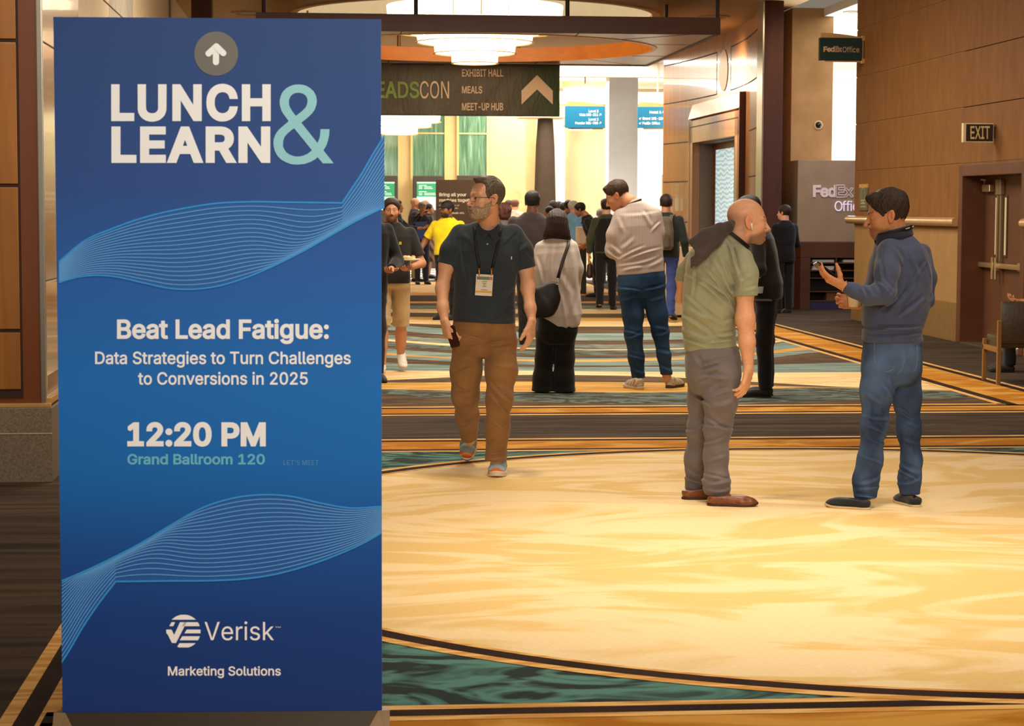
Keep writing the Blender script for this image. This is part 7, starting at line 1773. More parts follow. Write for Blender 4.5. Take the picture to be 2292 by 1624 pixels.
# lanyard and badge
ly = empty('lanyard', tuple(P(1085, 640, 0)), hallrot=False); LO = tuple(P(1085, 640, 0)); tag(ly, 'black lanyard with a white badge hanging on the chest of the teal polo', 'lanyard')
def straps(b, path, width, sol, y0, off=0.004):
    pts = []
    for x, y in path:
        h_ = sol.hit(x, y, y0); pts.append(np.array(at(x, y, (h_ if h_ else y0 + 0.3) - off)))
    ribbon(b, pts, width, 0.003)
for path in ([(1062, 506), (1063, 520), (1065, 545), (1068, 570), (1071, 588), (1073, 600)], [(1121, 506), (1119, 520), (1115, 540), (1111, 560), (1106, 582), (1102, 600)]):
    b = MB(); straps(b, path, 0.019, shirt, 12.2); b.build('strap', BLACKM, ly, origin=LO, hallrot=False, smooth='all')
yb = (shirt.hit(1083, 640, 12.2) or 12.45) - 0.012
BP = lambda x, y, o=0.0: np.array(at(x, y, yb - o))
CLIP = plain((190, 150, 96), 0.3, 0.8)
for x in (1072.5, 1100):
    b = MB(); b.tube([BP(x, 600, 0.002), BP(x, 616, 0.003)], [0.006, 0.005], 8); b.tube([BP(x - 4, 599), BP(x, 603), BP(x + 4, 599)], 0.0022, 6); b.build('clip', CLIP, ly, origin=LO, hallrot=False, smooth='all')
b = MB(); b.prism([BP(1066, 613), BP(1104, 615), BP(1101, 662.5), BP(1063, 660.5)], (0, 0.003, 0)); bd = b.build('badge', plain((228, 218, 200), 0.5, 0, 0.4, 0.02), ly, origin=LO, hallrot=False)
def bq(b, x0, y0, x1, y1):
    sk = lambda x, y: BP(x - (y - 613) * 0.06, y + (x - 1066) * 0.05, 0.0015)
    b.poly([sk(x0, y0), sk(x1, y0), sk(x1, y1), sk(x0, y1)])
b = MB(); bq(b, 1068, 618, 1095, 625); b.build('badge_header', plain((104, 132, 104), 0.6), bd, origin=LO, hallrot=False)
b = MB(); bq(b, 1095, 618, 1103, 625); b.build('badge_tab', plain((196, 120, 100), 0.6), bd, origin=LO, hallrot=False)
b = MB(); bq(b, 1066, 650, 1103, 654); b.build('badge_band', plain((224, 168, 60), 0.6), bd, origin=LO, hallrot=False)
b = MB()
for x0, x1, y in ((1080, 1091, 628), (1081, 1090, 632), (1083, 1088, 635.5), (1081, 1090, 639), (1079, 1093, 647)): bq(b, x0, y, x1, y + 1.3)
b.build('badge_print', plain((130, 126, 120), 0.7), bd, origin=LO, hallrot=False)
# phone in his hand
c = P(1013, 753, -0.03); ax = nrm((0.30, 0.0, -0.95)); wx = nrm((-0.55, -0.8, -0.15)); wx = nrm(wx - ax * (wx @ ax))
ph = MB(); vx = np.cross(ax, wx)
ph.prism([c + ax * a * 0.066 + vx * q_ * 0.034 - wx * 0.005 for a, q_ in ((-1, -0.8), (-0.85, -1), (0.85, -1), (1, -0.8), (1, 0.8), (0.85, 1), (-0.85, 1), (-1, 0.8))], wx * 0.010)
o = ph.build('phone', plain((52, 26, 20), 0.35), origin=c, hallrot=False); tag(o, 'dark phone in the lowered hand of the man in the teal polo', 'phone')
o['label'] = 'dark maroon phone gripped in the lowered hand of the man in the teal polo'

# ================= the bald man leaning in
Y0 = 11.3
p = Person('bald man in a sage green tee leaning forward to listen', fl(1590, 1120), Y0, 0.0034, (226, 168, 132),
           (at(1674, 494, Y0), (0.985, 0.10, -0.07), (0.07, 0.0, 1), 1.05), dict(jaw=1.12, open=1, brow=(96, 66, 48), brow_a=0.9, stubble=(106, 84, 70), stub_a=0.7, buzz=(120, 96, 76)))
P = p.P
rows = [(795, 1531, 1651, 0.05, 0.150), (740, 1526, 1647, 0.04, 0.155), (700, 1527, 1645, 0.03, 0.160), (650, 1530, 1652, 0.03, 0.165), (600, 1536, 1668, 0.02, 0.165), (572, 1545, 1675, 0.02, 0.150), (552, 1560, 1672, 0.02, 0.125), (535, 1585, 1666, 0.02, 0.10), (518, 1608, 1658, 0.02, 0.08), (508, 1618, 1650, 0.02, 0.06)]
core, tp = torso_px(p, rows, -0.014); p.body.u(core, 0.03); p.pts += tp
p.flesh([p.back((0, -0.035, -0.035)), P(1652, 522, 0.0), P(1638, 545, 0.02)], [0.062, 0.066, 0.08])
aR, rR = p.limb([(1662, 590, -0.10, 14), (1668, 655, -0.15, 18), (1668, 712, -0.15, 20), (1672, 765, -0.15, 17), (1675, 822, -0.14, 11.5)])
p.flesh(aR, rR)
aL, rL = p.limb([(1545, 585, 0.16, 16), (1528, 625, 0.2, 13), (1524, 668, 0.25, 11), (1570, 690, 0.36, 10), (1605, 690, 0.42, 9)]); p.flesh(aL, rL)
p.hand(P(1606, 690, 0.42), (1, 0.2, 0), (0, 0.3, 0.9), (0, 1, 0))
p.hand(P(1676, 826, -0.14), (-0.20, 0.0, -1), (-0.75, 0.5, 0.1), (0.45, 0.85, 0), curl=((18, 22, 16), (20, 26, 18), (22, 28, 20), (24, 30, 20)), hs=1.02)
for L in ([(1618, 830, -0.06, 32), (1611, 900, -0.06, 30), (1605, 960, -0.05, 22), (1602, 1030, -0.05, 18), (1604, 1105, -0.04, 14)], [(1575, 830, 0.12, 32), (1574, 900, 0.13, 28), (1567, 960, 0.15, 23), (1561, 1030, 0.17, 18), (1556, 1095, 0.2, 13)]):
    p.flesh(*p.limb(L))
p.make_body()
shirt = Solid(); f_, tp = torso_px(p, rows, 0.0); shirt.u(f_, 0.03)
shirt.u(chain([P(1660, 580, -0.11), P(1670, 612, -0.14), P(1669, 668, -0.15)], [26 * p.m, 25.5 * p.m, 25.5 * p.m], 0.03, clip=[(P(1669, 661, -0.15), (0.05, 0, -1))]), 0.04)
shirt.u(chain([P(1552, 580, 0.14), P(1534, 605, 0.18), P(1523, 635, 0.21)], [20 * p.m, 16 * p.m, 14.5 * p.m], 0.03, clip=[(P(1524, 629, 0.21), (-0.25, 0.1, -1))]), 0.035)
shirt.disp(creases(P, [(640, 560, 760, 1000), (700, 640, 740, 960), (480, 860, 720, 1300), (330, 1090, 650, 1420), (380, 960, 760, 1480), (560, 800, 730, 1180, 0.8), (760, 1000, 800, 1180, 0.8), (420, 700, 380, 1000, 0.7), (250, 900, 230, 1300, 0.7)], (1500, 420), 5.413, 4.4, 0.010))
shirt.disp(creases(P, [(1100, 90, 1560, 430), (1200, 60, 1500, 300), (1040, 500, 1330, 700), (1050, 640, 1400, 740), (1060, 740, 1250, 800), (1400, 690, 1580, 660), (1560, 150, 1700, 60), (1560, 240, 1620, 100), (1300, 760, 1560, 730), (1080, 300, 1400, 560), (1450, 560, 1590, 520, 0.8), (1100, 420, 1300, 520, 0.8), (1620, 230, 1760, 190, 0.6)], (1300, 600), 4.584, 4.4, 0.010))
shirt.disp(lambda q: 0.003 * waves(q, 4, 4))
shirt.plane(P(1590, 786, 0.03), (0.07, 0, -1))
shirt.sub(chain([P(1644, 535, 0.0), P(1668, 500, 0.0)], [0.066, 0.085], 0.02), 0.01)
SAGE = fabric((150, 152, 124), 0.10, 0.9, name='sage_jersey')
sh = p.part('tee_shirt', shirt, tp + [P(1515, 600, 0.2), P(1700, 670, -0.15)], SAGE)
tr = Solid(); f_, tp = torso_px(p, [(880, 1552, 1645, 0.04, 0.11), (840, 1536, 1658, 0.03, 0.155), (800, 1533, 1657, 0.03, 0.158), (770, 1537, 1650, 0.03, 0.145)], 0); tr.u(f_, 0.04)
l1, r1 = p.limb([(1618, 840, -0.06, 39), (1613, 900, -0.06, 36), (1607, 955, -0.05, 28), (1602, 1020, -0.05, 25), (1604, 1080, -0.05, 27), (1606, 1112, -0.04, 27)])
tr.u(chain(l1, r1, 0.05, clip=[(P(1606, 1107, -0.04), (-0.06, 0, -1))]), 0.025)
l2, r2 = p.limb([(1577, 840, 0.10, 39), (1576, 900, 0.12, 34), (1569, 960, 0.14, 29), (1561, 1025, 0.17, 26), (1557, 1098, 0.2, 25)])
tr.u(chain(l2, r2, 0.05, clip=[(P(1557, 1094, 0.2), (0, 0, -1))]), 0.025)
tr.disp(creases(P, [(1210, 1000, 1500, 930), (1220, 1050, 1420, 980), (1250, 1100, 1480, 1120), (1140, 900, 1220, 1010), (1240, 900, 1250, 1000, 0.7), (1180, 1180, 1330, 1120), (1300, 1300, 1500, 1230), (1330, 1400, 1540, 1340, 0.8), (1170, 1330, 1290, 1400, 0.8)], (1300, 600), 4.584, 4.4, 0.010))
tr.disp(creases(P, [(0, 350, 220, 380), (20, 300, 180, 390), (30, 760, 190, 740), (20, 805, 190, 800), (10, 700, 150, 730), (0, 480, 140, 430, 0.7), (20, 600, 150, 560, 0.7), (-100, 700, 0, 740), (-110, 760, -10, 790), (-100, 420, 0, 380)], (1572, 840), 3.183, 3.8, 0.010))
tr.disp(lambda q: 0.003 * waves(q, 9, 4)); tr.plane(P(1590, 772, 0.03), (0, 0, 1))
p.part('trousers', tr, tp + l1 + l2, fabric((112, 104, 106), 0.14, 0.85, name='grey_twill'))
LOAF = (lambda k: k.done(k.ramp(k.noise(k.obj(), 30, 3), [(0.3, lin((104, 56, 28))), (0.7, lin((138, 80, 44)))]), 0.32))(N('tan_leather'))
p.shoes([(fl(1581, 1131), fl(1690, 1133) - fl(1581, 1131), 0.285, LOAF, (70, 38, 22), 'loafer', (0, 0, 1)), (fl(1524, 1117), np.array([1.0, 0.12, 0]), 0.285, LOAF, (70, 38, 22), 'loafer', (0, 0, 1))])
q = p.back((0.0865, 0.0, -0.012)); b = MB(); d_ = p.M @ np.array([0.0, 0.25, -1.0]); b.tube([q, q + d_ * 0.012, q + d_ * 0.034], [0.0075, 0.005, 0.0042], 10); b.build('earbud', plain((240, 236, 230), 0.3), p.ob, origin=p.O, hallrot=False, smooth='all')
nk = [P(1643, 529, 0.0) + np.array([0.080 * math.cos(t) + 0.018 * math.sin(t) * 0, 0.088 * math.sin(t), -0.062 * math.cos(t)]) for t in np.linspace(0, 2 * math.pi, 33)[:-1]]
o = ring_tube('lanyard', nk, 0.010, 0.003, BLACKM, None, P(1643, 529, 0.0), up=(0.4, 0, 1), closed=True); tag(o, 'black lanyard round the neck of the bald man', 'lanyard')
jk = Solid()
jd = -0.17
jk.u(chain([P(1634, 503, -0.06), P(1612, 511, -0.12), P(1580, 527, -0.16), P(1550, 551, jd)], [9 * p.m, 12 * p.m, 14 * p.m, 15 * p.m], 0.02, flat=0.6, fdir=(0.2, -0.9, 0.3), clip=[(P(1549, 553, jd), (-0.85, 0, -0.55))]), 0.02)
jk.u(chain([P(1630, 512, -0.08), P(1600, 536, -0.15), P(1572, 566, jd), P(1556, 590, jd)], [8 * p.m, 15 * p.m, 15 * p.m, 9 * p.m], 0.02, flat=0.5, fdir=(0.2, -0.9, 0.3), clip=[(P(1553, 596, jd), (-0.4, 0, -0.9))]), 0.014)
jk.u(chain([P(1640, 498, -0.05), P(1632, 506, -0.08), P(1616, 512, -0.1)], [6 * p.m, 8 * p.m, 8 * p.m], 0.02), 0.02)
jk.u(chain([P(1552, 580, jd), P(1547, 600, jd)], [8 * p.m, 2 * p.m], 0.01, flat=0.5, fdir=(0, -1, 0)), 0.01)
jk.sub(chain([P(1556, 547, jd), P(1540, 560, jd)], [9.5 * p.m, 12 * p.m], 0.01, flat=0.6, fdir=(0.2, -0.9, 0.3)), 0.004)
jk.disp(lambda q: -0.005 * folds(q, 51, 4, (1, 1, 1)))
V, Q = jk.mesh(np.array(P(1520, 610, -0.3)), np.array(P(1650, 480, 0.05)), 0.0035)
o = mesh_obj('jacket', relax(V, Q, 1), Q, fabric((72, 62, 58), 0.15, 0.8, name='charcoal_softshell'), None, P(1580, 550, jd)); tag(o, 'dark grey jacket slung over the shoulder of the bald man', 'jacket')

# ================= the man in the navy pullover looking at his phone
Y0 = 11.2
p = Person('dark haired man in a navy pullover and jeans looking down at a phone', fl(1960, 1136), Y0, 0.0034, (196, 134, 92),
           (at(1984, 480, Y0), (-0.975, 0.06, -0.20), (-0.2, 0, 0.98), 1.06), dict(lid=0.2, brow=(36, 22, 14), stubble=(60, 40, 26), stub_a=0.55, nose=1.15))
P = p.P
rows = [(770, 1930, 2062, 0.02, 0.15), (735, 1929, 2066, 0.02, 0.155), (690, 1931, 2078, 0.02, 0.155), (650, 1935, 2084, 0.02, 0.155), (610, 1944, 2085, 0.02, 0.155), (580, 1952, 2080, 0.02, 0.15), (556, 1957, 2071, 0.02, 0.135), (540, 1962, 2058, 0.02, 0.11), (526, 1972, 2043, 0.02, 0.085), (518, 1978, 2036, 0.02, 0.07)]
core, tp = torso_px(p, rows, -0.014); p.body.u(core, 0.03); p.pts += tp
p.flesh([p.back((0, -0.03, -0.04)), P(2000, 515, 0.01), P(2006, 540, 0.02)], [0.058, 0.062, 0.075])
aL, rL = p.limb([(1991, 566, -0.08, 17), (1985, 612, -0.15, 17), (1981, 660, -0.20, 16), (1945, 660, -0.2, 13.5), (1910, 649, -0.17, 11.5), (1889, 641, -0.15, 9.5)]); p.flesh(aL, rL)
aR, rR = p.limb([(2068, 570, 0.08, 17), (2080, 625, 0.12, 14), (2076, 672, 0.16, 13), (2000, 682, 0.32, 11), (1925, 678, 0.34, 9.5)]); p.flesh(aR, rR)
p.hand(P(1886, 639, -0.15), (-0.88, -0.08, 0.42), (-0.05, 0.25, 0.95), (-0.15, -0.95, 0.25), curl=((16, 22, 16), (18, 24, 16), (20, 26, 18), (24, 28, 20)), thumb=(0.55, 0.35, 0.75), tcurl=0.45)
p.hand(P(1921, 678, 0.34), (-1, 0, 0.1), (-0.1, -0.9, 0.1), (0, 0, 1), curl=((40, 40, 30),) * 4)
for L in ([(1966, 830, -0.04, 30), (1963, 870, -0.05, 29), (1957, 945, -0.06, 22), (1946, 1030, -0.06, 18), (1938, 1110, -0.06, 13)], [(2028, 830, 0.06, 28), (2030, 890, 0.07, 25), (2034, 960, 0.07, 20), (2038, 1030, 0.05, 16), (2036, 1108, 0.04, 12)]):
    p.flesh(*p.limb(L))
p.make_body()
p.hair(dict(line=(0.070, 0.074), burn=(-0.034, 0.026), nape=(-0.098, -0.07), side=0.006, top=0.021, quiff=((0, 0.054, 0.101), (0.05, 0.032, 0.019)), strand=0.004), hair_mat((44, 28, 18)))
shirt = Solid(); f_, tp = torso_px(p, rows, 0.0); shirt.u(f_, 0.03)
s1, q1_ = p.limb([(1991, 562, -0.09, 27), (1985, 610, -0.16, 26), (1980, 655, -0.2, 24.5), (1945, 661, -0.2, 20), (1912, 650, -0.17, 15), (1890, 642, -0.15, 12.5)])
shirt.u(chain(s1, q1_, 0.03, clip=[(P(1892, 642, -0.15), P(1890, 642, -0.15) - P(1912, 650, -0.17))]), 0.03)
s2, q2_ = p.limb([(2062, 566, 0.07, 22), (2078, 622, 0.12, 17), (2073, 672, 0.16, 17), (2000, 682, 0.32, 14), (1930, 678, 0.34, 12)]); shirt.u(chain(s2, q2_, 0.03), 0.03)
shirt.disp(creases(P, [(700, 1190, 830, 1330), (760, 1180, 860, 1290), (560, 1230, 640, 1400), (640, 1210, 700, 1420), (480, 1220, 540, 1370, 0.8), (720, 900, 740, 1180), (900, 770, 1030, 980), (960, 1500, 1160, 1250), (1180, 1160, 1330, 950), (840, 1560, 1100, 1300), (1000, 1620, 1300, 1400), (1120, 800, 1220, 1100, 0.8), (1300, 850, 1400, 1150, 0.8), (1390, 1440, 1450, 1330), (830, 1420, 900, 1250), (1060, 1150, 1010, 1400, 0.8)], (1820, 410), 5.413, 4.4, 0.009))
shirt.disp(creases(P, [(930, 380, 1300, 360), (1000, 355, 1390, 350), (890, 400, 1060, 370), (920, 425, 1390, 400), (1000, 200, 1180, 60, 0.8), (1180, 260, 1380, 100, 0.8)], (1700, 640), 3.872, 4.0, 0.009))
shirt.disp(lambda q: 0.003 * waves(q, 4, 4))
shirt.disp(lambda q: -0.004 * np.exp(-((q[..., 2] - 0.915) / 0.012) ** 2) + 0.005 * np.exp(-((q[..., 2] - 0.965) / 0.02) ** 2))
shirt.plane(P(1996, 766, 0.02), (0, 0, -1)); shirt.sub(chain([P(2001, 526, 0.0), P(1999, 500, 0.0)], [0.068, 0.09], 0.02), 0.008)
NAVY = fabric((68, 76, 102), 0.14, 0.85, name='navy_knit')
sh = p.part('pullover', shirt, tp + [P(1880, 650, -0.25), P(2095, 650, 0.1), P(1940, 690, -0.3), P(1925, 680, 0.4)], NAVY)
cp = [P(1999, 522, 0.0) + np.array([0.096 * math.cos(t), 0.082 * math.sin(t), 0.024 * math.cos(t)]) + np.array([-0.0, 0, -0.004 if abs(t) < 2 else -0.012]) for t in np.linspace(-2.85, 2.85, 30)]
ring_tube('collar', cp, 0.030, 0.007, fabric((40, 42, 56), 0.1, name='navy_collar'), sh, p.O)
nk = [P(2001, 517, 0.0) + np.array([0.091 * math.cos(t), 0.078 * math.sin(t), 0.024 * math.cos(t)]) * 1.10 for t in np.linspace(0, 2 * math.pi, 33)[:-1]]
o = ring_tube('lanyard', nk, 0.011, 0.002, BLACKM, None, P(2001, 517, 0.0), closed=True); tag(o, 'black lanyard round the collar of the navy pullover', 'lanyard')
LO = tuple(P(2001, 517, 0.0)); b = MB()
for a0 in (-1.05, -0.45, 0.1):
    for j in range(5):
        t = a0 + j * 0.06; q = P(2001, 517, 0) + np.array([0.091 * math.cos(t), 0.078 * math.sin(t), 0.024 * math.cos(t)]) * 1.135; b.lathe(tuple(q), [(0.0005, -0.003), (0.0045, 0.0), (0.0005, 0.003)], 6)
b.build('lettering', plain((196, 190, 160), 0.6), o, origin=LO, hallrot=False)
tr = Solid(); f_, tp = torso_px(p, [(862, 1950, 2045, 0.02, 0.10), (830, 1929, 2061, 0.02, 0.14), (795, 1929, 2064, 0.02, 0.148), (750, 1934, 2060, 0.02, 0.14)], 0); tr.u(f_, 0.04)
l1, r1 = p.limb([(1966, 830, -0.04, 37), (1963, 875, -0.05, 35), (1957, 950, -0.06, 28), (1947, 1030, -0.06, 25), (1938, 1075, -0.06, 26), (1937, 1105, -0.06, 27)])
tr.u(chain(l1, r1, 0.05, clip=[(P(1937, 1115, -0.06), (0.1, 0, -1))]), 0.025)
l2, r2 = p.limb([(2027, 830, 0.06, 35), (2030, 890, 0.07, 30), (2034, 960, 0.07, 25), (2040, 1030, 0.05, 21), (2036, 1070, 0.05, 22.5), (2037, 1105, 0.04, 23)])
tr.u(chain(l2, r2, 0.05, clip=[(P(2037, 1105, 0.04), (0, 0, -1))]), 0.025)
tr.disp(creases(P, [(1140, 350, 1300, 420), (1150, 330, 1240, 380), (1390, 250, 1500, 330), (1420, 650, 1550, 700), (1415, 690, 1550, 760), (1410, 780, 1550, 740), (1080, 800, 1240, 780), (1090, 760, 1240, 720), (1085, 840, 1210, 850), (1130, 280, 1290, 300), (1400, 320, 1540, 380), (1420, 450, 1550, 500, 0.7), (1110, 560, 1260, 620, 0.7), (1160, 440, 1290, 480, 0.8), (1250, 60, 1340, 180), (1140, 120, 1260, 200, 0.8)], (1572, 840), 3.183, 4.0, 0.010))
tr.disp(lambda q: 0.003 * waves(q, 9, 4)); tr.plane(P(1996, 752, 0.02), (0, 0, 1))
def denim(a, b_, name):
    k = N(name); f = k.noise(k.obj((1, 1, 0.5)), 5.5, 4, 0.4); c = k.ramp(f, [(0.35, lin(a)), (0.68, lin(b_))]); k.bump(k.noise(k.obj((1, 1, 3)), 260, 2), 0.2, 0.003); return k.done(c, 0.85, 0, 0.2)
tro = p.part('jeans', tr, tp + l1 + l2, denim((44, 58, 88), (84, 108, 146), 'blue_denim'))
b = MB()
def stitch(b, path, sol, y0, r=0.0016):
    pts = []
    for x, y in path:
        h_ = sol.hit(x, y, y0); 
        if h_: pts.append(np.array(at(x, y, h_ - 0.001)))
    if len(pts) > 1: b.tube(pts, r, 5)
for path in ([(1957, 768), (1957, 790), (1958, 812), (1972, 828), (1986, 832), (2000, 826), (2012, 800), (2017, 770)], [(1957, 768), (1987, 767), (2017, 769)], [(2052, 772), (2054, 800), (2050, 826), (2040, 834)], [(2020, 772), (2026, 800), (2020, 824), (2010, 836)]):
    stitch(b, path, tr, 10.9)
b.build('pocket_stitching', fabric((106, 124, 146), 0.1, name='stitching'), tro, origin=p.O, hallrot=False)
NVS = fabric((38, 40, 44), 0.15, 0.7, name='navy_suede')
p.shoes([(fl(1950, 1141), fl(1851, 1134) - fl(1950, 1141), 0.265, NVS, (206, 180, 136), 'loafer', (0, 0, 1)), (fl(2056, 1136), fl(2002, 1121) - fl(2056, 1136), 0.265, NVS, (206, 180, 136), 'loafer', (0, 0, 1))])
b = MB(); q = P(1890.5, 641, -0.15); t = nrm(P(1889, 641, -0.15) - P(1910, 649, -0.17)); u1 = nrm(np.cross(t, (0, 1, 0))); u2 = np.cross(t, u1)
b.tube([q + (u1 * math.cos(g) + u2 * math.sin(g)) * 0.029 for g in np.linspace(0, 2 * math.pi, 25)[:-1]], 0.0035, 6, closed=True); b.build('bracelet', plain((196, 156, 96), 0.4, 0.4), p.ob, origin=p.O, hallrot=False, smooth='all')
c = P(1848, 606, -0.155); ax = nrm((-0.80, -0.05, 0.60)); wx = nrm((0.55, 0.3, 0.78)); wx = nrm(wx - ax * (wx @ ax)); vx = np.cross(ax, wx)
b = MB(); b.prism([c + ax * a * 0.072 + vx * q_ * 0.035 - wx * 0.004 for a, q_ in ((-1, -0.8), (-0.9, -1), (0.9, -1), (1, -0.8), (1, 0.8), (0.9, 1), (-0.9, 1), (-1, 0.8))], wx * 0.008)
o = b.build('phone', plain((20, 20, 24), 0.25), origin=c, hallrot=False); tag(o, 'black phone held up in the hand of the man in the navy pullover', 'phone')
c = P(1910, 687, 0.30); o = empty('paper_cup', tuple(c), hallrot=False); tag(o, 'cream paper cup held in front of the navy pullover', 'cup')
b = MB(); b.lathe(tuple(c), [(0.001, 0.0), (0.026, 0.0), (0.036, 0.085), (0.034, 0.085), (0.025, 0.004)], 24); b.build('cup_body', plain((236, 214, 174), 0.6), o, origin=tuple(c), hallrot=False, smooth=True)
b = MB(); b.lathe(tuple(c), [(0.038, 0.080), (0.038, 0.088), (0.033, 0.094), (0.001, 0.094)], 24); b.build('lid', plain((244, 232, 206), 0.4), o, origin=tuple(c), hallrot=False, smooth=True)

# ================= the woman in the pale blouse seen from behind
Y0 = 18.1
p = Person('woman in a loose pale blouse and wide black trousers seen from behind', fl(1242, 876), Y0, 0.0055, SK['tan'],
           (at(1247, 499, Y0 + 0.02), (0.05, 0.97, -0.25), (0, 0.2, 1), 1.0), dict(face=1))
P = p.P
rows = [(744, 1248, 1282, 0.0, 0.10), (728, 1222, 1296, 0.0, 0.15), (705, 1206, 1303, 0.0, 0.165), (680, 1197, 1301, 0.0, 0.165), (640, 1192, 1299, 0, 0.16), (600, 1190, 1298, 0, 0.155), (565, 1197, 1293, 0, 0.14), (545, 1206, 1286, 0, 0.115), (533, 1218, 1276, 0, 0.09), (526, 1230, 1268, 0, 0.07)]
core, tp = torso_px(p, rows[2:], -0.025); p.body.u(core, 0.03); p.pts += tp
p.flesh([p.back((0, -0.03, -0.04)), P(1248, 535, 0)], [0.05, 0.06])
for L, d_ in (([(1280, 558, 0, 10), (1288, 603, 0.02, 9), (1283, 643, 0.12, 8), (1266, 626, 0.25, 6)], 1), ([(1210, 558, 0, 10), (1202, 603, 0.02, 9), (1207, 643, 0.12, 8), (1226, 626, 0.25, 6)], -1)):
    a, r = p.limb(L); p.flesh(a, r); p.hand(a[-1], (-d_ * 0.6, 0.3, 0.5), (-d_, 0, 0.2), (0, 0.3, 1), hs=0.9)
for L in ([(1222, 730, 0, 18), (1217, 800, 0, 13), (1214, 866, 0, 9)], [(1264, 730, 0, 18), (1264, 800, 0, 13), (1262, 866, 0, 9)]): p.flesh(*p.limb(L))
p.make_body()
hr = Solid(); to, hs = p.to, p.hs
hr.u(lambda q: (ell(to(q), (0, -0.012, 0.026), (0.088, 0.108, 0.098))) * hs, 0.02)
f_, t_ = torso_px(p, [(536, 1212, 1278, -0.06, 0.075), (520, 1216, 1276, -0.055, 0.085), (505, 1221, 1274, -0.045, 0.095), (490, 1225, 1271, -0.03, 0.10), (480, 1231, 1265, 0, 0.09)], 0, 2.2); hr.u(f_, 0.05)
hr.plane(P(1247, 500, 0.085), (0, 1, 0.0), 0.01); hr.disp(lambda q: 0.0016 * np.sin(q[..., 0] * 260 + 5 * np.sin(q[..., 2] * 11)) + 0.006 * waves(q, 5, 6, (1, 1, 0.3)))
p.part('hair', hr, t_ + [p.hc + np.array([0, 0, 0.13])], hair_mat((42, 24, 16)), 0.12)
bl_ = Solid(); f_, tp = torso_px(p, rows, 0.0); bl_.u(f_, 0.03)
for L in ([(1278, 555, 0, 15), (1289, 600, 0.02, 15), (1284, 645, 0.12, 14), (1266, 625, 0.28, 11)], [(1212, 555, 0, 15), (1201, 600, 0.02, 15), (1206, 645, 0.12, 14), (1226, 625, 0.28, 11)]):
    a, r = p.limb(L); bl_.u(chain(a, r, 0.04), 0.05); tp = tp + a
bl_.disp(creases(P, [(1262, 545, 1258, 690), (1240, 548, 1236, 640), (1282, 560, 1284, 640), (1272, 640, 1290, 720), (1256, 660, 1266, 735), (1222, 560, 1216, 640), (1288, 600, 1276, 690), (1245, 600, 1280, 660, 0.7), (1200, 580, 1212, 640), (1206, 548, 1290, 546, 0.4)], (0, 0), 1, 5.0, 0.014)); bl_.disp(lambda q: 0.005 * waves(q, 4, 3)); bl_.sub(chain([P(1248, 530, 0.02), P(1248, 515, 0.02)], [0.055, 0.065], 0.02), 0.01)
bls = p.part('blouse', bl_, tp, fabric((196, 184, 172), 0.05, 0.85, name='pale_linen'))
cp = [P(1248, 530, 0.0) + np.array([0.075 * math.sin(t), -0.075 * math.cos(t), 0.012 * math.cos(t)]) for t in np.linspace(-2.3, 2.3, 20)]
ring_tube('collar', cp, 0.022, 0.006, fabric((196, 184, 172), 0.05, 0.85, name='pale_linen'), bls, p.O)
tr = Solid(); f_, tp = torso_px(p, [(770, 1210, 1285, 0, 0.12), (740, 1200, 1294, 0, 0.15), (700, 1204, 1290, 0, 0.15)], 0); tr.u(f_, 0.03)
for L in ([(1221, 745, 0, 22), (1218, 800, 0, 19.5), (1214, 845, 0, 21), (1213, 872, 0, 24)], [(1265, 745, 0, 23), (1264, 800, 0, 21.5), (1262, 845, 0, 22.5), (1262, 873, 0, 25.5)]):
    a, r = p.limb(L); tr.u(chain(a, r, 0.04, clip=[(P(1240, 875, 0), (0, 0, -1))]), 0.012); tp += a
tr.disp(lambda q: -0.008 * folds(q, 91, 2.0, (1.6, 1.6, 0.5))); p.part('trousers', tr, tp, fabric((26, 22, 20), 0.2, 0.9, name='black_crepe'))
p.shoes([(fl(1219, 878), np.array([-0.3, 1, 0]), 0.25, (196, 172, 136), (220, 204, 176), 'shoe', (0, 0, 1)), (fl(1264, 878), np.array([0.35, 1, 0]), 0.25, (196, 172, 136), (220, 204, 176), 'shoe', (0, 0, 1))])
O_ = P(1218, 675, -0.24); bag = empty('shoulder_bag', tuple(O_), hallrot=False); tag(bag, 'slouchy black shoulder bag on the back of the woman in the pale blouse', 'bag')
bg = Solid(); bg.u(chain([P(1184, 692, -0.24), P(1200, 682, -0.24), P(1220, 676, -0.24), P(1236, 664, -0.24)], [17 * p.m, 26 * p.m, 31 * p.m, 20 * p.m], 0.04, flat=0.42, fdir=(0, 1, 0)), 0.02)
bg.u(chain([P(1205, 655, -0.24), P(1239, 640, -0.23)], [8 * p.m, 7 * p.m], 0.03, flat=0.6, fdir=(0, 1, 0)), 0.06); bg.disp(lambda q: -0.010 * folds(q, 95, 3, (1, 1, 1)))
solid_obj('bag_body', bg, [P(1165, 640, -0.3), P(1255, 720, -0.1)], 0.06, 0.006, plain((24, 20, 19), 0.45, 0, 0.4, 0.15), bag, O_)
b = MB(); pts = []
for x, y in ((1249, 622), (1254, 603), (1261, 580), (1268, 560), (1272, 548), (1273, 540)):
    h_ = bl_.hit(x, y, 17.7, 18.4); pts.append(np.array(at(x, y, (h_ or 18.0) - 0.016)))
pts.append(pts[-1] + np.array([0, 0.08, 0.0])); ribbon(b, pts, 0.028, 0.004); b.build('strap', plain((40, 32, 26), 0.5), bag, origin=tuple(O_), hallrot=False, smooth='all')
b = MB(); q = np.array(at(1247, 632, 17.83)); b.tube([q + np.array([0.016 * math.cos(t), 0, 0.016 * math.sin(t)]) for t in np.linspace(0, 2 * math.pi, 21)[:-1]], 0.003, 6, closed=True); b.tube([q + np.array([0, 0, 0.016]), np.array(at(1249, 623, 17.83))], 0.004, 6)
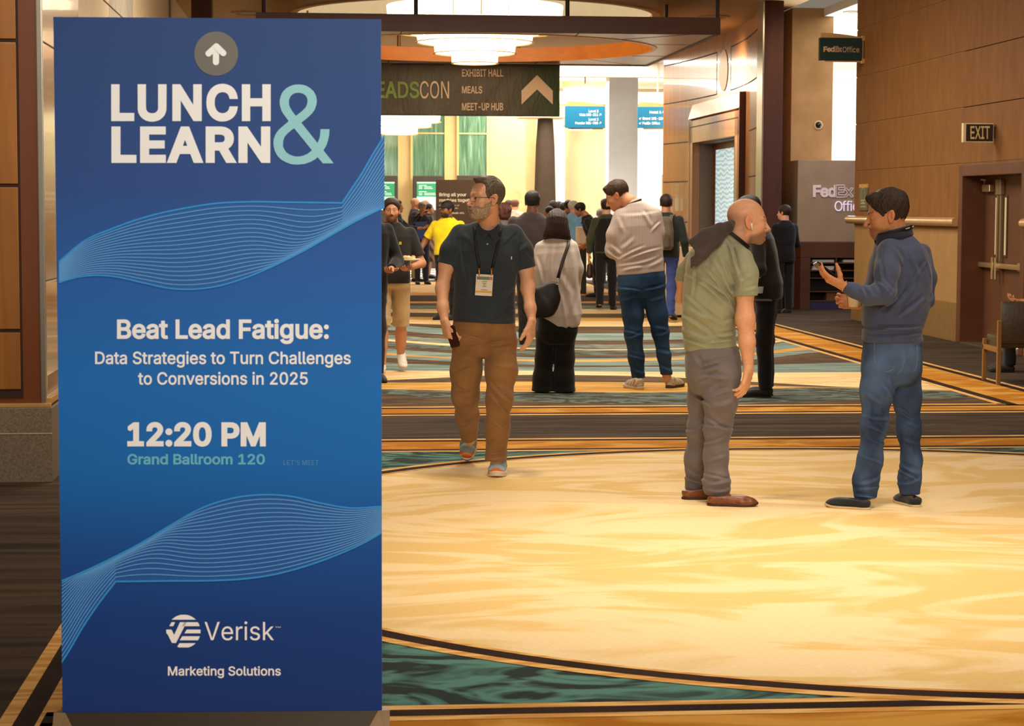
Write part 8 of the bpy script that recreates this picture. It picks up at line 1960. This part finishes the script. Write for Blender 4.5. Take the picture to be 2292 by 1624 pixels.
b.build('ring', plain((200, 190, 170), 0.3, 0.8), bag, origin=tuple(O_), hallrot=False, smooth='all')

# ================= the man in the striped shirt seen from behind
Y0 = 18.6
p = Person('tall man in a finely striped shirt and teal jeans with head bowed, seen from behind', fl(1460, 868), Y0, 0.005, (214, 150, 108),
           (at(1381, 437, Y0 + 0.05), (-0.84, 0.22, -0.46), (-0.46, 0.08, 0.88), 1.06), dict(lid=0.2))
P = p.P
rows = [(615, 1380, 1487, 0, 0.145), (580, 1378, 1485, 0, 0.14), (540, 1378, 1482, 0, 0.14), (505, 1376, 1480, 0, 0.14), (485, 1380, 1477, 0, 0.125), (472, 1388, 1470, 0, 0.10), (460, 1398, 1452, 0, 0.08), (450, 1404, 1438, 0.0, 0.065)]
core, tp = torso_px(p, rows, -0.02); p.body.u(core, 0.03); p.pts += tp
p.flesh([p.back((0, -0.045, -0.045)), P(1408, 452, 0.02), P(1420, 470, 0.02)], [0.06, 0.064, 0.075])
for L, d_ in (([(1386, 490, 0, 12), (1374, 530, 0, 11), (1368, 562, 0.05, 10), (1385, 560, 0.3, 8)], 1), ([(1468, 485, 0, 12), (1474, 525, 0.03, 10), (1470, 555, 0.1, 9), (1450, 545, 0.33, 8)], -1)):
    a, r = p.limb(L); p.flesh(a, r); p.hand(a[-1], (d_ * 0.3, 0.8, 0.3), (0, 0, 1), (d_, 0.2, 0))
for L in ([(1412, 660, 0, 24), (1418, 748, 0, 15), (1429, 850, 0, 10)], [(1462, 660, 0, 24), (1478, 742, 0, 15), (1493, 846, 0, 10)]): p.flesh(*p.limb(L))
p.make_body()
p.hair(dict(line=(0.066, 0.080), burn=(-0.020, 0.022), nape=(-0.080, -0.075), side=0.003, top=0.018, quiff=((0, 0.056, 0.097), (0.05, 0.028, 0.015))), hair_mat((64, 42, 26)))
shirt = Solid(); f_, tp = torso_px(p, rows, 0.0); shirt.u(f_, 0.03)
for L, cl_ in (([(1391, 484, 0, 18), (1376, 525, 0, 17), (1373, 560, 0.03, 17), (1385, 564, 0.22, 13)], None), ([(1464, 480, 0, 17), (1472, 520, 0.02, 14), (1470, 555, 0.1, 13), (1455, 548, 0.28, 11)], None)):
    a, r = p.limb(L); shirt.u(chain(a, r, 0.04), 0.04); tp = tp + a
shirt.disp(creases(P, [(740, 1010, 1000, 880), (760, 1090, 1150, 1000), (1000, 480, 1080, 630, 1.2), (720, 540, 770, 700), (860, 1000, 1180, 900), (600, 930, 720, 1010), (640, 860, 740, 960), (760, 900, 900, 780, 0.8), (1100, 700, 1200, 600, 0.7), (740, 520, 1190, 480, 0.5), (780, 1140, 1000, 1100), (1050, 1100, 1230, 1020, 0.8)], (1240, 380), 5.075, 3.6, 0.012)); shirt.disp(lambda q: 0.004 * waves(q, 4, 3)); shirt.plane(P(1433, 613, 0), (0.06, 0, -1)); shirt.sub(chain([P(1414, 457, 0.03), P(1400, 437, 0.05)], [0.066, 0.08], 0.02), 0.01)
k = N('seersucker'); w_ = k.n('ShaderNodeTexWave'); w_.bands_direction = 'X'; w_.inputs['Scale'].default_value = 34; w_.inputs['Distortion'].default_value = 0.4; k.l(k.obj(), w_.inputs['Vector'])
k.bump(w_.outputs['Fac'], 0.15, 0.004); SEER = k.done(k.ramp(w_.outputs['Fac'], [(0.35, lin((168, 148, 138))), (0.6, lin((206, 192, 182)))]), 0.85, 0, 0.2)
sh = p.part('striped_shirt', shirt, tp, SEER)
cp = [P(1415, 456, 0.02) + np.array([0.074 * math.cos(t), 0.074 * math.sin(t), 0.030 * math.cos(t) + 0.012]) for t in np.linspace(-2.9, 2.9, 26)]
ring_tube('collar', cp, 0.022, 0.006, SEER, sh, p.O)
nk = [P(1416, 455, 0.02) + np.array([0.079 * math.cos(t), 0.079 * math.sin(t), 0.030 * math.cos(t) + 0.004]) for t in np.linspace(0, 2 * math.pi, 33)[:-1]]
o = ring_tube('lanyard', nk, 0.011, 0.003, BLACKM, None, P(1416, 455, 0.02), closed=True); tag(o, 'black lanyard over the collar of the striped shirt', 'lanyard')
tr = Solid(); f_, tp = torso_px(p, [(668, 1395, 1480, 0, 0.10), (645, 1382, 1490, 0, 0.145), (620, 1381, 1490, 0, 0.145), (600, 1384, 1484, 0, 0.135)], 0); tr.u(f_, 0.03)
for L in ([(1412, 655, 0, 29), (1417, 705, 0, 23), (1418, 748, 0, 19.5), (1424, 800, 0, 17), (1429, 845, 0, 15)], [(1461, 655, 0, 28), (1472, 705, 0, 22), (1478, 742, 0, 18.5), (1486, 795, 0, 14.5), (1492, 838, 0, 13.5)]):
    a, r = p.limb(L); tr.u(chain(a, r, 0.04, clip=[(a[-1], (0, 0, -1))]), 0.02); tp += a
tr.disp(creases(P, [(400, 210, 620, 240), (640, 230, 850, 180), (440, 330, 600, 280), (680, 330, 840, 300), (450, 650, 620, 690), (470, 720, 630, 670), (740, 600, 890, 640), (750, 700, 900, 660), (490, 900, 640, 940, 0.8), (530, 1040, 650, 1080), (820, 1020, 930, 1060), (780, 850, 920, 880, 0.8)], (1300, 600), 4.584, 3.4, 0.011)); tr.plane(P(1433, 604, 0), (0, 0, 1)); p.part('jeans', tr, tp, denim((28, 48, 76), (48, 78, 108), 'teal_denim'))
p.shoes([(fl(1437, 872), np.array([-0.55, 1, 0]), 0.30, (168, 150, 124), (196, 178, 148), 'sneaker', (0, 0, 1)), (fl(1494, 869), np.array([0.55, 0.9, 0]), 0.30, (168, 150, 124), (60, 52, 44), 'sneaker', (0, 0, 1))])

# ================= everyone further off: one adjustable figure, posed and dressed person by person
ARM = {'down': ((0.255, -0.03, 1.12), (0.275, 0.06, 0.88)), 'fore': ((0.25, 0.02, 1.12), (0.13, 0.27, 1.14)), 'face': ((0.23, 0.17, 1.20), (0.07, 0.22, 1.47)),
       'out': ((0.34, 0.0, 1.15), (0.42, 0.14, 0.93)), 'low': ((0.25, -0.02, 1.13), (0.20, 0.22, 0.98)), 'back': ((0.26, -0.10, 1.13), (0.27, -0.08, 0.88)), 'reach': ((0.24, 0.20, 1.22), (0.16, 0.45, 1.22))}
def gen(label, px, Y, Ht, yaw, skin, hair, top, bottom, shoe=(30, 26, 24), arms=('down', 'down'), h=0.009, wide=1.0, belly=0.0, head_yaw=0, nod=0.0, lean=0.0, step=0.0, sit=False,
        sleeve='long', kind='trousers', style='short', group=None, hem=0.90, cap=None, ho=None):
    a = math.radians(yaw); fv = np.array([math.sin(a), math.cos(a), 0.0]); rv = np.array([math.cos(a), -math.sin(a), 0.0]); uv_ = np.array([0, 0, 1.0])
    O = np.array([(px - IW / 2) / FPX * Y, Y, 0.0]); sc = Ht / 1.76; dz = -0.42 if sit else 0.0
    def Wd(l):
        x, y, z = l; t = max(0.0, z - 0.95) * lean
        return O + (rv * x + fv * (y + t) + uv_ * (z + (dz if z > 0.55 else 0))) * sc
    a2 = math.radians(yaw + head_yaw); hf = np.array([math.sin(a2), math.cos(a2), -nod]); hu = np.array([math.sin(a2) * nod, math.cos(a2) * nod, 1.0])
    p = Person(label, O, Y, h, skin, (Wd((0, 0.03 + 0.10 * nod, 1.635 - 0.03 * nod)), hf, hu, sc), dict(ho or {}), group)
    st = [(0.84, 0.165, 0.115), (0.98, 0.168, 0.122 + belly), (1.10, 0.160, 0.115 + belly), (1.25, 0.178, 0.120 + belly * 0.5), (1.37, 0.188, 0.112), (1.44, 0.150, 0.092), (1.49, 0.090, 0.075), (1.52, 0.07, 0.065)]
    def tor(lo, g, hi=2.0, nn=2.5):
        rows = [(Wd((0, 0.0, z)), (w * wide + g) * sc, (d + g) * sc) for z, w, d in st if lo <= z <= hi]
        return loft(rows, rv, fv, nn), [r[0] + rv * r[1] * i + fv * r[2] * j for r in rows for i in (-1, 1) for j in (-1, 1)]
    f_, tp = tor(0.84, -0.014); p.body.u(f_, 0.03); p.pts += tp
    p.flesh([p.back((0, -0.03, -0.04)), Wd((0, 0.0, 1.52)), Wd((0, 0, 1.45))], [0.055 * sc, 0.058 * sc, 0.075 * sc])
    A = []
    for sd, pose in ((1, arms[0]), (-1, arms[1])):
        el, wr = ARM[pose] if isinstance(pose, str) else pose
        pts = [Wd((sd * 0.175 * wide, -0.005, 1.405)), Wd((sd * (el[0] + 0.175 * (wide - 1)), el[1], el[2])), Wd((sd * (wr[0] + 0.1 * (wide - 1)), wr[1], wr[2]))]
        A.append(pts); p.flesh(pts, [0.050 * sc, 0.041 * sc, 0.026 * sc], 0.02)
        d = nrm(pts[2] - pts[1]); n = -rv * sd if abs(d[2]) > 0.6 else uv_ * 0.9 + fv * 0.1
        p.hand(pts[2] + d * 0.005, d, n, fv if abs(d[2]) > 0.6 else (rv * sd + uv_ * 0.2), hs=sc * (0.98 if h < 0.007 else 1.05), curl=((25, 30, 22),) * 4)
    Lg = []
    for sd in (1, -1):
        k = step * sd
        if sit: pts = [Wd((sd * 0.09, 0.0, 0.93)), Wd((sd * 0.10, 0.42, 0.50)), Wd((sd * 0.10, 0.40, 0.08))]
        else: pts = [Wd((sd * 0.088 * wide, 0.0, 0.90)), Wd((sd * 0.095, 0.02 + k * 0.5 + abs(step) * 0.06, 0.50)), Wd((sd * 0.095, k, 0.085 + (0.02 if k < 0 else 0)))]
        Lg.append(pts); bare = kind in ('shorts', 'skirt')
        p.flesh(pts, [0.074 * sc, (0.058 if bare else 0.045) * sc, (0.036 if bare else 0.03) * sc], 0.03)
        if bare: p.flesh([pts[1] * 0.7 + pts[2] * 0.3 - fv * 0.015 * sc, pts[1] * 0.4 + pts[2] * 0.6], [0.058 * sc, 0.044 * sc], 0.03)
    p.make_body(); p.W = Wd; p.sc = sc; p.fv = fv; p.rv = rv
    # hair
    if hair is not None:
        hm = hair_mat(hair)
        if style == 'long':
            hr = Solid(); to, hs = p.to, p.hs; hr.u(lambda q: ell(to(q), (0, -0.020, 0.026), (0.088, 0.104, 0.098)) * hs, 0.02)
            hr.u(lambda q: ell(to(q), (0, -0.075, -0.10), (0.085, 0.045, 0.16)) * hs, 0.05); hr.sub(lambda q: ell(to(q), (0, 0.09, -0.05), (0.062, 0.085, 0.11)) * hs, 0.02)
            p.part('hair', hr, [p.hc + np.array(d) * 0.27 for d in ((1, 1, 0.6), (-1, -1, -1.1))], hm, 0.0, h)
        elif style == 'curly':
            hr = Solid(); to, hs = p.to, p.hs; hr.u(lambda q: (ell(to(q), (0, -0.03, -0.01), (0.115, 0.11, 0.145)) + 0.012 * waves(to(q), 8, 14)) * hs, 0.02); hr.sub(lambda q: ell(to(q), (0, 0.10, -0.03), (0.060, 0.09, 0.10)) * hs, 0.02)
            p.part('hair', hr, [p.hc + np.array(d) * 0.2 for d in ((1, 1, 1), (-1, -1, -1))], hm, 0.0, h)
        else: p.hair(dict(side=0.010, top=0.022, strand=0.0014), hm)
    if cap is not None:
        c = Solid(); to, hs = p.to, p.hs
        c.u(lambda q: smax(ell(to(q), (0, -0.014, 0.030), (0.090, 0.113, 0.100)), 0.008 + 0.25 * np.clip(to(q)[..., 1], 0, 1) - to(q)[..., 2], 0.01) * hs, 0.01)
        c.u(lambda q: smax(ell(to(q), (0, 0.095, 0.030), (0.075, 0.085, 0.012)), 0.05 - to(q)[..., 1], 0.01) * hs, 0.01)
        p.part('cap', c, [p.hc + np.array(d) * 0.22 for d in ((1, 1, 1), (-1, -1, -1))], cap, 0.0, min(h, 0.007))
    # top
    t = Solid(); f_, tp = tor(0.84, 0.013); t.u(f_, 0.03)
    for pts in A:
        e = pts[2] if sleeve == 'long' else pts[0] * 0.25 + pts[1] * 0.75
        ch = [pts[0], pts[1], pts[1] * 0.06 + pts[2] * 0.94] if sleeve == 'long' else [pts[0], e]
        rr = [0.063 * sc, 0.058 * sc, 0.040 * sc] if sleeve == 'long' else [0.065 * sc, 0.063 * sc]
        t.u(chain(ch, rr, 0.03, clip=[(ch[-1], ch[-1] - ch[-2])]), 0.03); tp += ch
    t.disp(lambda q: -0.008 * folds(q, int(px), 2.2, (1, 1, 1.2))); t.plane(Wd((0, 0, hem)), (0, 0, -1)); t.sub(chain([Wd((0, 0.01, 1.51)), Wd((0, 0.02, 1.58))], [0.062 * sc, 0.075 * sc]), 0.01)
    p.top = p.part('shirt' if sleeve != 'long' else 'jacket', t, tp, top if not isinstance(top, tuple) else fabric(top, 0.14, name='cloth'), 0.09)
    p.topS = t
    # bottom
    b_ = Solid(); mt = bottom if not isinstance(bottom, tuple) else fabric(bottom, 0.14, name='cloth')
    if kind == 'skirt':
        rows = [(Wd((0, 0, z)), w * sc, d * sc) for z, w, d in ((0.40, 0.24, 0.21), (0.65, 0.21, 0.18), (0.90, 0.175, 0.14), (1.02, 0.15, 0.12))]
        b_.u(loft(rows, rv, fv, 2.2), 0.02); q_ = [r[0] + rv * r[1] * i + fv * r[2] * j for r in rows for i in (-1, 1) for j in (-1, 1)]
    else:
        f_, q_ = tor(0.84, -0.002, 1.0); b_.u(f_, 0.03)
        for pts in Lg:
            if kind == 'shorts':
                e = pts[1] * 0.9 + pts[2] * 0.1; b_.u(chain([pts[0], e], [0.095 * sc, 0.088 * sc], 0.03, clip=[(e, e - pts[0])]), 0.02); q_ = q_ + [pts[0], e]
            else:
                e = pts[2] + (pts[2] - pts[1]) * 0.03; b_.u(chain([pts[0], pts[1], e], [0.092 * sc, 0.070 * sc, 0.058 * sc], 0.04, clip=[(e, e - pts[1])]), 0.02); q_ = q_ + list(pts)
        b_.disp(lambda q: -0.008 * folds(q, int(px) + 3, 2.6, (0.8, 0.8, 1.8)))
    p.part({'skirt': 'skirt', 'shorts': 'shorts'}.get(kind, 'trousers'), b_, q_, mt, 0.12)
    for pts, sd in zip(Lg, (1, -1)):
        up = (0, 0, 1); ff = fv + rv * 0.12 * sd
        hp = pts[2] - fv * 0.055 * sc; hp = np.array([hp[0], hp[1], max(0.0, pts[2][2] - 0.085 * sc)])
        if step and step * sd < 0: ff = ff + np.array([0, 0, -0.35]); hp[2] += 0.09; up = (fv[0] * 0.35, fv[1] * 0.35, 1)
        make_shoe(hp, ff, 0.285 * sc, shoe, (200, 190, 175) if sum(shoe) > 300 else (24, 20, 18), p.ob, p.O, h, 'sneaker' if sum(shoe) > 300 else 'shoe', up)
    return p
def backpack(p, label, col, px_h=0.46):
    o = empty('backpack', tuple(p.W((0, -0.2, 1.2))), hallrot=False); tag(o, label, 'backpack'); O = p.W((0, -0.2, 1.2))
    S = Solid(); f = loft([(p.W((0, -0.225, z)), w * p.sc, d * p.sc) for z, w, d in ((1.0, 0.13, 0.07), (1.05, 0.15, 0.095), (1.25, 0.15, 0.09), (1.40, 0.13, 0.075), (1.46, 0.09, 0.05))], p.rv, p.fv, 3); S.u(f, 0.02)
    solid_obj('pack_body', S, [p.W((x, y, z)) for x in (-0.2, 0.2) for y in (-0.36, -0.1) for z in (0.97, 1.5)], 0.02, p.h, fabric(col, 0.15, name='pack_cloth'), o, O)
    S = Solid(); S.u(loft([(p.W((0, -0.315, z)), w * p.sc, 0.03 * p.sc) for z, w in ((1.03, 0.105), (1.08, 0.12), (1.2, 0.11), (1.24, 0.09))], p.rv, p.fv, 3), 0.02)
    solid_obj('front_pocket', S, [p.W((x, y, z)) for x in (-0.16, 0.16) for y in (-0.38, -0.26) for z in (1.0, 1.28)], 0.02, p.h, fabric(tuple(int(c * 0.85) for c in col), 0.15, name='pack_cloth'), o, O)
    for sd in (-1, 1):
        b = MB(); b.tube([p.W((sd * 0.09, -0.18, 1.36)), p.W((sd * 0.10, -0.10, 1.47)), p.W((sd * 0.105, 0.02, 1.49)), p.W((sd * 0.12, 0.14, 1.36))], [(0.028, 0.008)] * 4, 8, flat=p.rv); b.build('strap', fabric(col, 0.15, name='pack_cloth'), o, origin=tuple(O), hallrot=False, smooth='all')
DK = (34, 30, 30); HB = (40, 26, 18)
# between the foreground pair and the lift
p = gen('person in a dark suit with a white cuff standing just behind the bald man', 1718, 17.8, 1.74, -78, SK['tan'], (26, 18, 16), DK, (22, 20, 22), arms=('fore', 'fore'), h=0.006, hem=0.80, nod=0.25, lean=0.19)
b = MB(); q = np.array(at(1699, 612, 17.62)); b.tube([q + np.array([-0.02, 0, 0.005]), q + np.array([0.02, 0.0, -0.004])], [0.036, 0.038], 14); b.build('cuff', plain((226, 216, 206), 0.7), p.ob, origin=p.O, hallrot=False, smooth='all')
q = np.array(at(1704, 671, 17.5)); b = MB(); b.box(q - np.array([0.082, 0.10, 0.006]), q + np.array([0.082, 0.10, 0.006]), 0.003); o = b.build('tablet', plain((60, 54, 50), 0.3), origin=q, hallrot=False); tag(o, 'flat tablet held level by the person in the dark suit behind the bald man', 'tablet')
q = np.array(at(1701, 656, 17.5)); b = MB(); b.lathe(tuple(q), [(0.001, 0.0), (0.024, 0.0), (0.032, 0.055), (0.030, 0.055), (0.022, 0.004)], 20); o = b.build('plastic_cup', plain((170, 190, 190), 0.1, 0, 0.6, 0.02), origin=q, hallrot=False, smooth=True); tag(o, 'small clear plastic cup set on the tablet behind the bald man', 'cup')
# at the edge of the blue sign
p = gen('bearded man in a black tee and khaki shorts carrying a plate of food', 876, 20.4, 1.72, 176, (196, 136, 98), (48, 32, 22), (42, 38, 36), (186, 158, 112), shoe=(226, 218, 204), arms=('down', ((0.29, 0.02, 1.10), (0.16, 0.26, 1.06))), h=0.006, sleeve='short', kind='shorts', step=0.16, ho=dict(stubble=(70, 44, 28), stub_a=0.8), wide=1.08)
q = np.array(at(917, 581, 20.08)); o = empty('plate', tuple(q), hallrot=False); tag(o, 'white plate of food in the hand of the man in khaki shorts', 'plate')
b = MB(); b.lathe(tuple(q), [(0.001, -0.008), (0.06, -0.008), (0.105, 0.006), (0.102, 0.010), (0.06, -0.003), (0.001, -0.003)], 28); b.build('dish', plain((238, 228, 210), 0.4), o, origin=tuple(q), hallrot=False, smooth=True)
rnd = random.Random(3)
for i in range(7):
    a = i * 0.9; c = q + np.array([0.05 * math.cos(a) * (i > 0), 0.05 * math.sin(a) * (i > 0), 0.012 + 0.012 * (i % 2)]); b = MB(); b.lathe(tuple(c), [(0.001, -0.014), (0.022, -0.008), (0.026, 0.004), (0.014, 0.016), (0.001, 0.018)], 9)
    f = b.build('food_piece', plain(((226, 180, 110), (206, 140, 70), (232, 206, 150))[i % 3], 0.7, 0, 0.3, 0.2, 60), origin=c, hallrot=False, smooth=True); tag(f, 'golden morsel of food heaped on the plate of the man in khaki shorts', 'food', 'food on the white plate')
b = MB(); yb = p.topS.hit(896, 544, 19.9, 20.6) or 20.25; q = np.array(at(896, 544, yb - 0.004)); b.box(q - np.array([0.012, 0.002, 0.014]), q + np.array([0.012, 0.002, 0.014])); b.build('chest_emblem', plain((206, 176, 40), 0.6), p.top, origin=p.O, hallrot=False)
gen('person in a black blazer mostly hidden behind the right edge of the blue sign', 822, 19.2, 1.78, 168, SK['tan'], HB, (26, 24, 26), (40, 36, 36), arms=('down', ((0.27, 0.0, 1.12), (0.18, 0.24, 1.05))), h=0.006, hem=0.76, wide=1.05)
# middle distance
p = gen('broad man in a black cap and dark polo walking away behind the man in teal', 1190, 24.5, 1.83, 8, SK['brown'], (30, 22, 18), (66, 58, 58), (40, 36, 36), sleeve='short', wide=1.22, belly=0.04, h=0.007, cap=plain((22, 20, 20), 0.8))
p = gen('security guard in a bright yellow polo and black cap with one arm held out', 1001, 30.0, 1.73, 200, (150, 100, 66), (24, 18, 14), (240, 214, 30), (28, 24, 24), sleeve='short', arms=('out', 'down'), wide=1.15, belly=0.03, h=0.007, cap=plain((34, 28, 28), 0.8), ho=dict(stubble=(36, 24, 18), stub_a=0.9), head_yaw=30, hem=0.96)
for (x, y, w, hh, nm) in ((1008, 487, 0.028, 0.034, 'badge_patch'), (987, 482, 0.03, 0.008, 'name_bar')):
    yb = p.topS.hit(x, y, 29.3, 30.3)
    if yb: b = MB(); q = np.array(at(x, y, yb - 0.004)); b.box(q - np.array([w, 0.002, hh]), q + np.array([w, 0.003, hh]), 0.002); b.build(nm, plain((84, 74, 40), 0.6), p.top, origin=p.O, hallrot=False)
gen('woman with long reddish curls half hidden behind the man in teal', 1127, 29.0, 1.70, -60, SK['tan'], (74, 38, 24), (90, 76, 70), (44, 40, 44), style='curly', arms=('fore', 'fore'))
p = gen('man in a dark green jacket with a backpack walking away beside the wood wall', 1488, 29.5, 1.83, 14, SK['olive'], (40, 24, 16), (36, 40, 34), (52, 66, 120), h=0.007, step=-0.1, wide=1.08, head_yaw=-10)
backpack(p, 'grey brown backpack on the man in the dark green jacket', (92, 80, 66))
p = gen('person in a black vest with olive sleeves walking away carrying a handbag', 1356, 33.0, 1.78, 4, SK['fair'], HB, (64, 68, 44), (28, 24, 24), h=0.008, step=0.12, arms=('down', 'down'))
S = Solid(); S.u(loft([(p.W((0, 0, z)), w * p.sc, d * p.sc) for z, w, d in ((0.93, 0.197, 0.152), (1.10, 0.187, 0.146), (1.25, 0.202, 0.150), (1.38, 0.170, 0.138), (1.46, 0.13, 0.112))], p.rv, p.fv, 2.6)); p.part('vest', S, [p.W((x, y, z)) for x in (-0.25, 0.25) for y in (-0.2, 0.2) for z in (0.9, 1.5)], fabric((32, 28, 26), 0.15, name='vest_cloth'), 0.02)
q = np.array(at(1319.5, 605, 33.0)); o = empty('handbag', tuple(q), hallrot=False); tag(o, 'small dark handbag with a trailing strap carried by the person in the vest', 'bag')
S = Solid(); S.u(chain([q + np.array([0, 0, -0.07]), q + np.array([0, 0, 0.07])], [0.06, 0.045], 0.02, flat=0.9, fdir=(1, 0, 0)), 0.02); solid_obj('bag_body', S, [q], 0.16, 0.007, plain((52, 30, 22), 0.4), o, q)
b = MB(); b.tube([q + np.array([-0.02, 0, 0.11]), q + np.array([-0.005, 0, 0.22]), q + np.array([0.03, 0, 0.11])], 0.006, 8); b.tube([q + np.array([0.04, 0, 0.10]), np.array(at(1327, 630, 33)), np.array(at(1336, 650, 33)), np.array(at(1345, 652, 33)), np.array(at(1344, 630, 33)), np.array(at(1338, 600, 33))], 0.007, 8); b.build('strap', plain((44, 28, 20), 0.5), o, origin=tuple(q), hallrot=False, smooth='all')
gen('man in a black suit facing away by the corner of the partition', 1754, 32.2, 1.69, -25, SK['fair'], (48, 30, 20), (22, 20, 24), (24, 22, 24), h=0.008, arms=('fore', 'fore'), hem=0.78, head_yaw=-30)
gen('dark haired person leaning over the cream clothed table', 1540, 31.9, 1.70, -92, SK['olive'], (30, 24, 22), (220, 206, 186), (60, 50, 46), lean=0.55, nod=0.5, arms=('fore', 'fore'), sit=True, sleeve='short')
# the far crowd
gen('man in a navy jacket reaching right beside the blue sign edge', 886, 40, 1.78, 95, SK['tan'], HB, (38, 44, 62), (54, 50, 52), arms=('reach', 'reach'), h=0.010)
gen('man with a shaved head in a dark tee facing right before the kiosks', 927, 45.5, 1.86, 80, SK['fair'], None, (58, 52, 54), (150, 140, 124), arms=('fore', 'fore'), sleeve='short', h=0.010)
p = gen('grey haired man in a dark suit raising a hand to his face', 943, 44.0, 1.76, 160, SK['olive'], (120, 116, 112), (42, 36, 40), (44, 46, 74), arms=('face', 'low'), h=0.010, nod=0.2)
q = np.array(at(941, 514, 43.6)); b = MB(); b.prism([q + np.array(v) for v in ((-0.12, 0, 0.16), (0.14, 0, 0.18), (0.06, 0, -0.20), (-0.04, 0, -0.22))], (0, 0.08, 0)); o = b.build('tote_bag', plain((44, 78, 150), 0.6), origin=q, hallrot=False); tag(o, 'blue tote bag hanging in front of the grey haired man in a suit', 'bag')
gen('tanned bald man half hidden behind the grey haired man', 950, 48.5, 1.83, 90, SK['tan'], None, (70, 64, 62), (60, 56, 54), h=0.011)
STRP = (lambda k: (lambda w: (setattr(w, 'bands_direction', 'DIAGONAL'), w.inputs['Scale'].__setattr__('default_value', 2.2), k.l(k.obj(), w.inputs['Vector']), k.done(k.ramp(w.outputs['Fac'], [(0.4, lin((74, 52, 42))), (0.6, lin((150, 116, 96)))]), 0.8))[-1])(k.n('ShaderNodeTexWave')))(N('striped_skirt'))
gen('woman with long black hair in a striped brown skirt and heels', 958, 47.6, 1.74, 95, SK['tan'], (24, 18, 16), (40, 34, 34), STRP, arms=('fore', 'fore'), kind='skirt', style='long', h=0.010)
PLAID = (lambda k: (lambda t: (k.l(k.obj((9, 9, 9)), t.inputs['Vector']), t.inputs['Scale'].__setattr__('default_value', 1.0), t.inputs['Color1'].__setattr__('default_value', (*lin((186, 172, 156)), 1)), t.inputs['Color2'].__setattr__('default_value', (*lin((206, 194, 178)), 1)), k.done(t.outputs['Color'], 0.8))[-1])(k.n('ShaderNodeTexChecker')))(N('plaid_wool'))
gen('red haired man in a pale plaid blazer seen from behind', 1151, 50.5, 1.84, 30, SK['pink'], (110, 62, 40), PLAID, (70, 62, 58), h=0.011, arms=('fore', 'fore'))
gen('man in a tan jacket beside the pale plaid blazer', 1137, 51.5, 1.83, 60, SK['tan'], (52, 34, 24), (168, 138, 104), (70, 62, 58), h=0.011, arms=('fore', 'fore'))
gen('grey haired man in a sky blue tee and jeans seen from behind', 1282, 41.0, 1.78, 14, SK['pink'], (196, 192, 190), (124, 178, 228), (46, 62, 98), sleeve='short', arms=('fore', 'fore'), h=0.009, head_yaw=40)
gen('dark haired man in a slate shirt behind the sky blue tee', 1270, 43.5, 1.80, 20, SK['olive'], (30, 22, 20), (84, 96, 112), (52, 50, 56), h=0.011)
p = gen('person all in black bending left with a backpack', 1338, 38.0, 1.74, -80, SK['tan'], (26, 20, 18), (34, 30, 30), (28, 26, 26), sleeve='short', lean=0.42, nod=0.4, arms=('low', 'low'), h=0.009)
backpack(p, 'black backpack on the person bending left in the far crowd', (36, 34, 34))
gen('brown haired man in a white shirt beyond the striped shirt', 1351, 50, 1.86, 0, SK['tan'], (84, 54, 34), (222, 216, 206), (80, 72, 66), h=0.011)
gen('short grey haired person in the crowd left of the striped shirt', 1341, 45, 1.62, 10, SK['fair'], (150, 138, 124), (120, 108, 96), (60, 56, 54), h=0.011)
gen('man in a brown cap in the crowd by the tapered column', 1238, 47, 1.80, -40, SK['tan'], HB, (60, 50, 48), (50, 46, 46), h=0.011, cap=plain((70, 50, 40), 0.8))
gen('dark haired woman at the left of the crowd by the tapered column', 1229, 43, 1.68, -50, SK['olive'], (26, 20, 18), (36, 32, 34), (40, 36, 36), style='long', h=0.011)
gen('dark haired man in white at the middle of the crowd by the tapered column', 1249, 50, 1.80, 20, SK['tan'], (30, 22, 20), (206, 196, 184), (50, 46, 46), h=0.011)
gen('dark haired man in black at the right of the crowd by the tapered column', 1259, 46, 1.76, 0, SK['tan'], (30, 22, 20), (44, 40, 42), (50, 46, 46), h=0.011)
# seated by the service doors, cut by the edge of the frame
gen('seated person in dark clothes whose knee and shoe enter at the right edge', 2352, 20.6, 1.72, -80, SK['tan'], HB, (40, 34, 30), (26, 24, 26), shoe=(40, 32, 28), arms=('fore', 'fore'), sit=True, h=0.009)
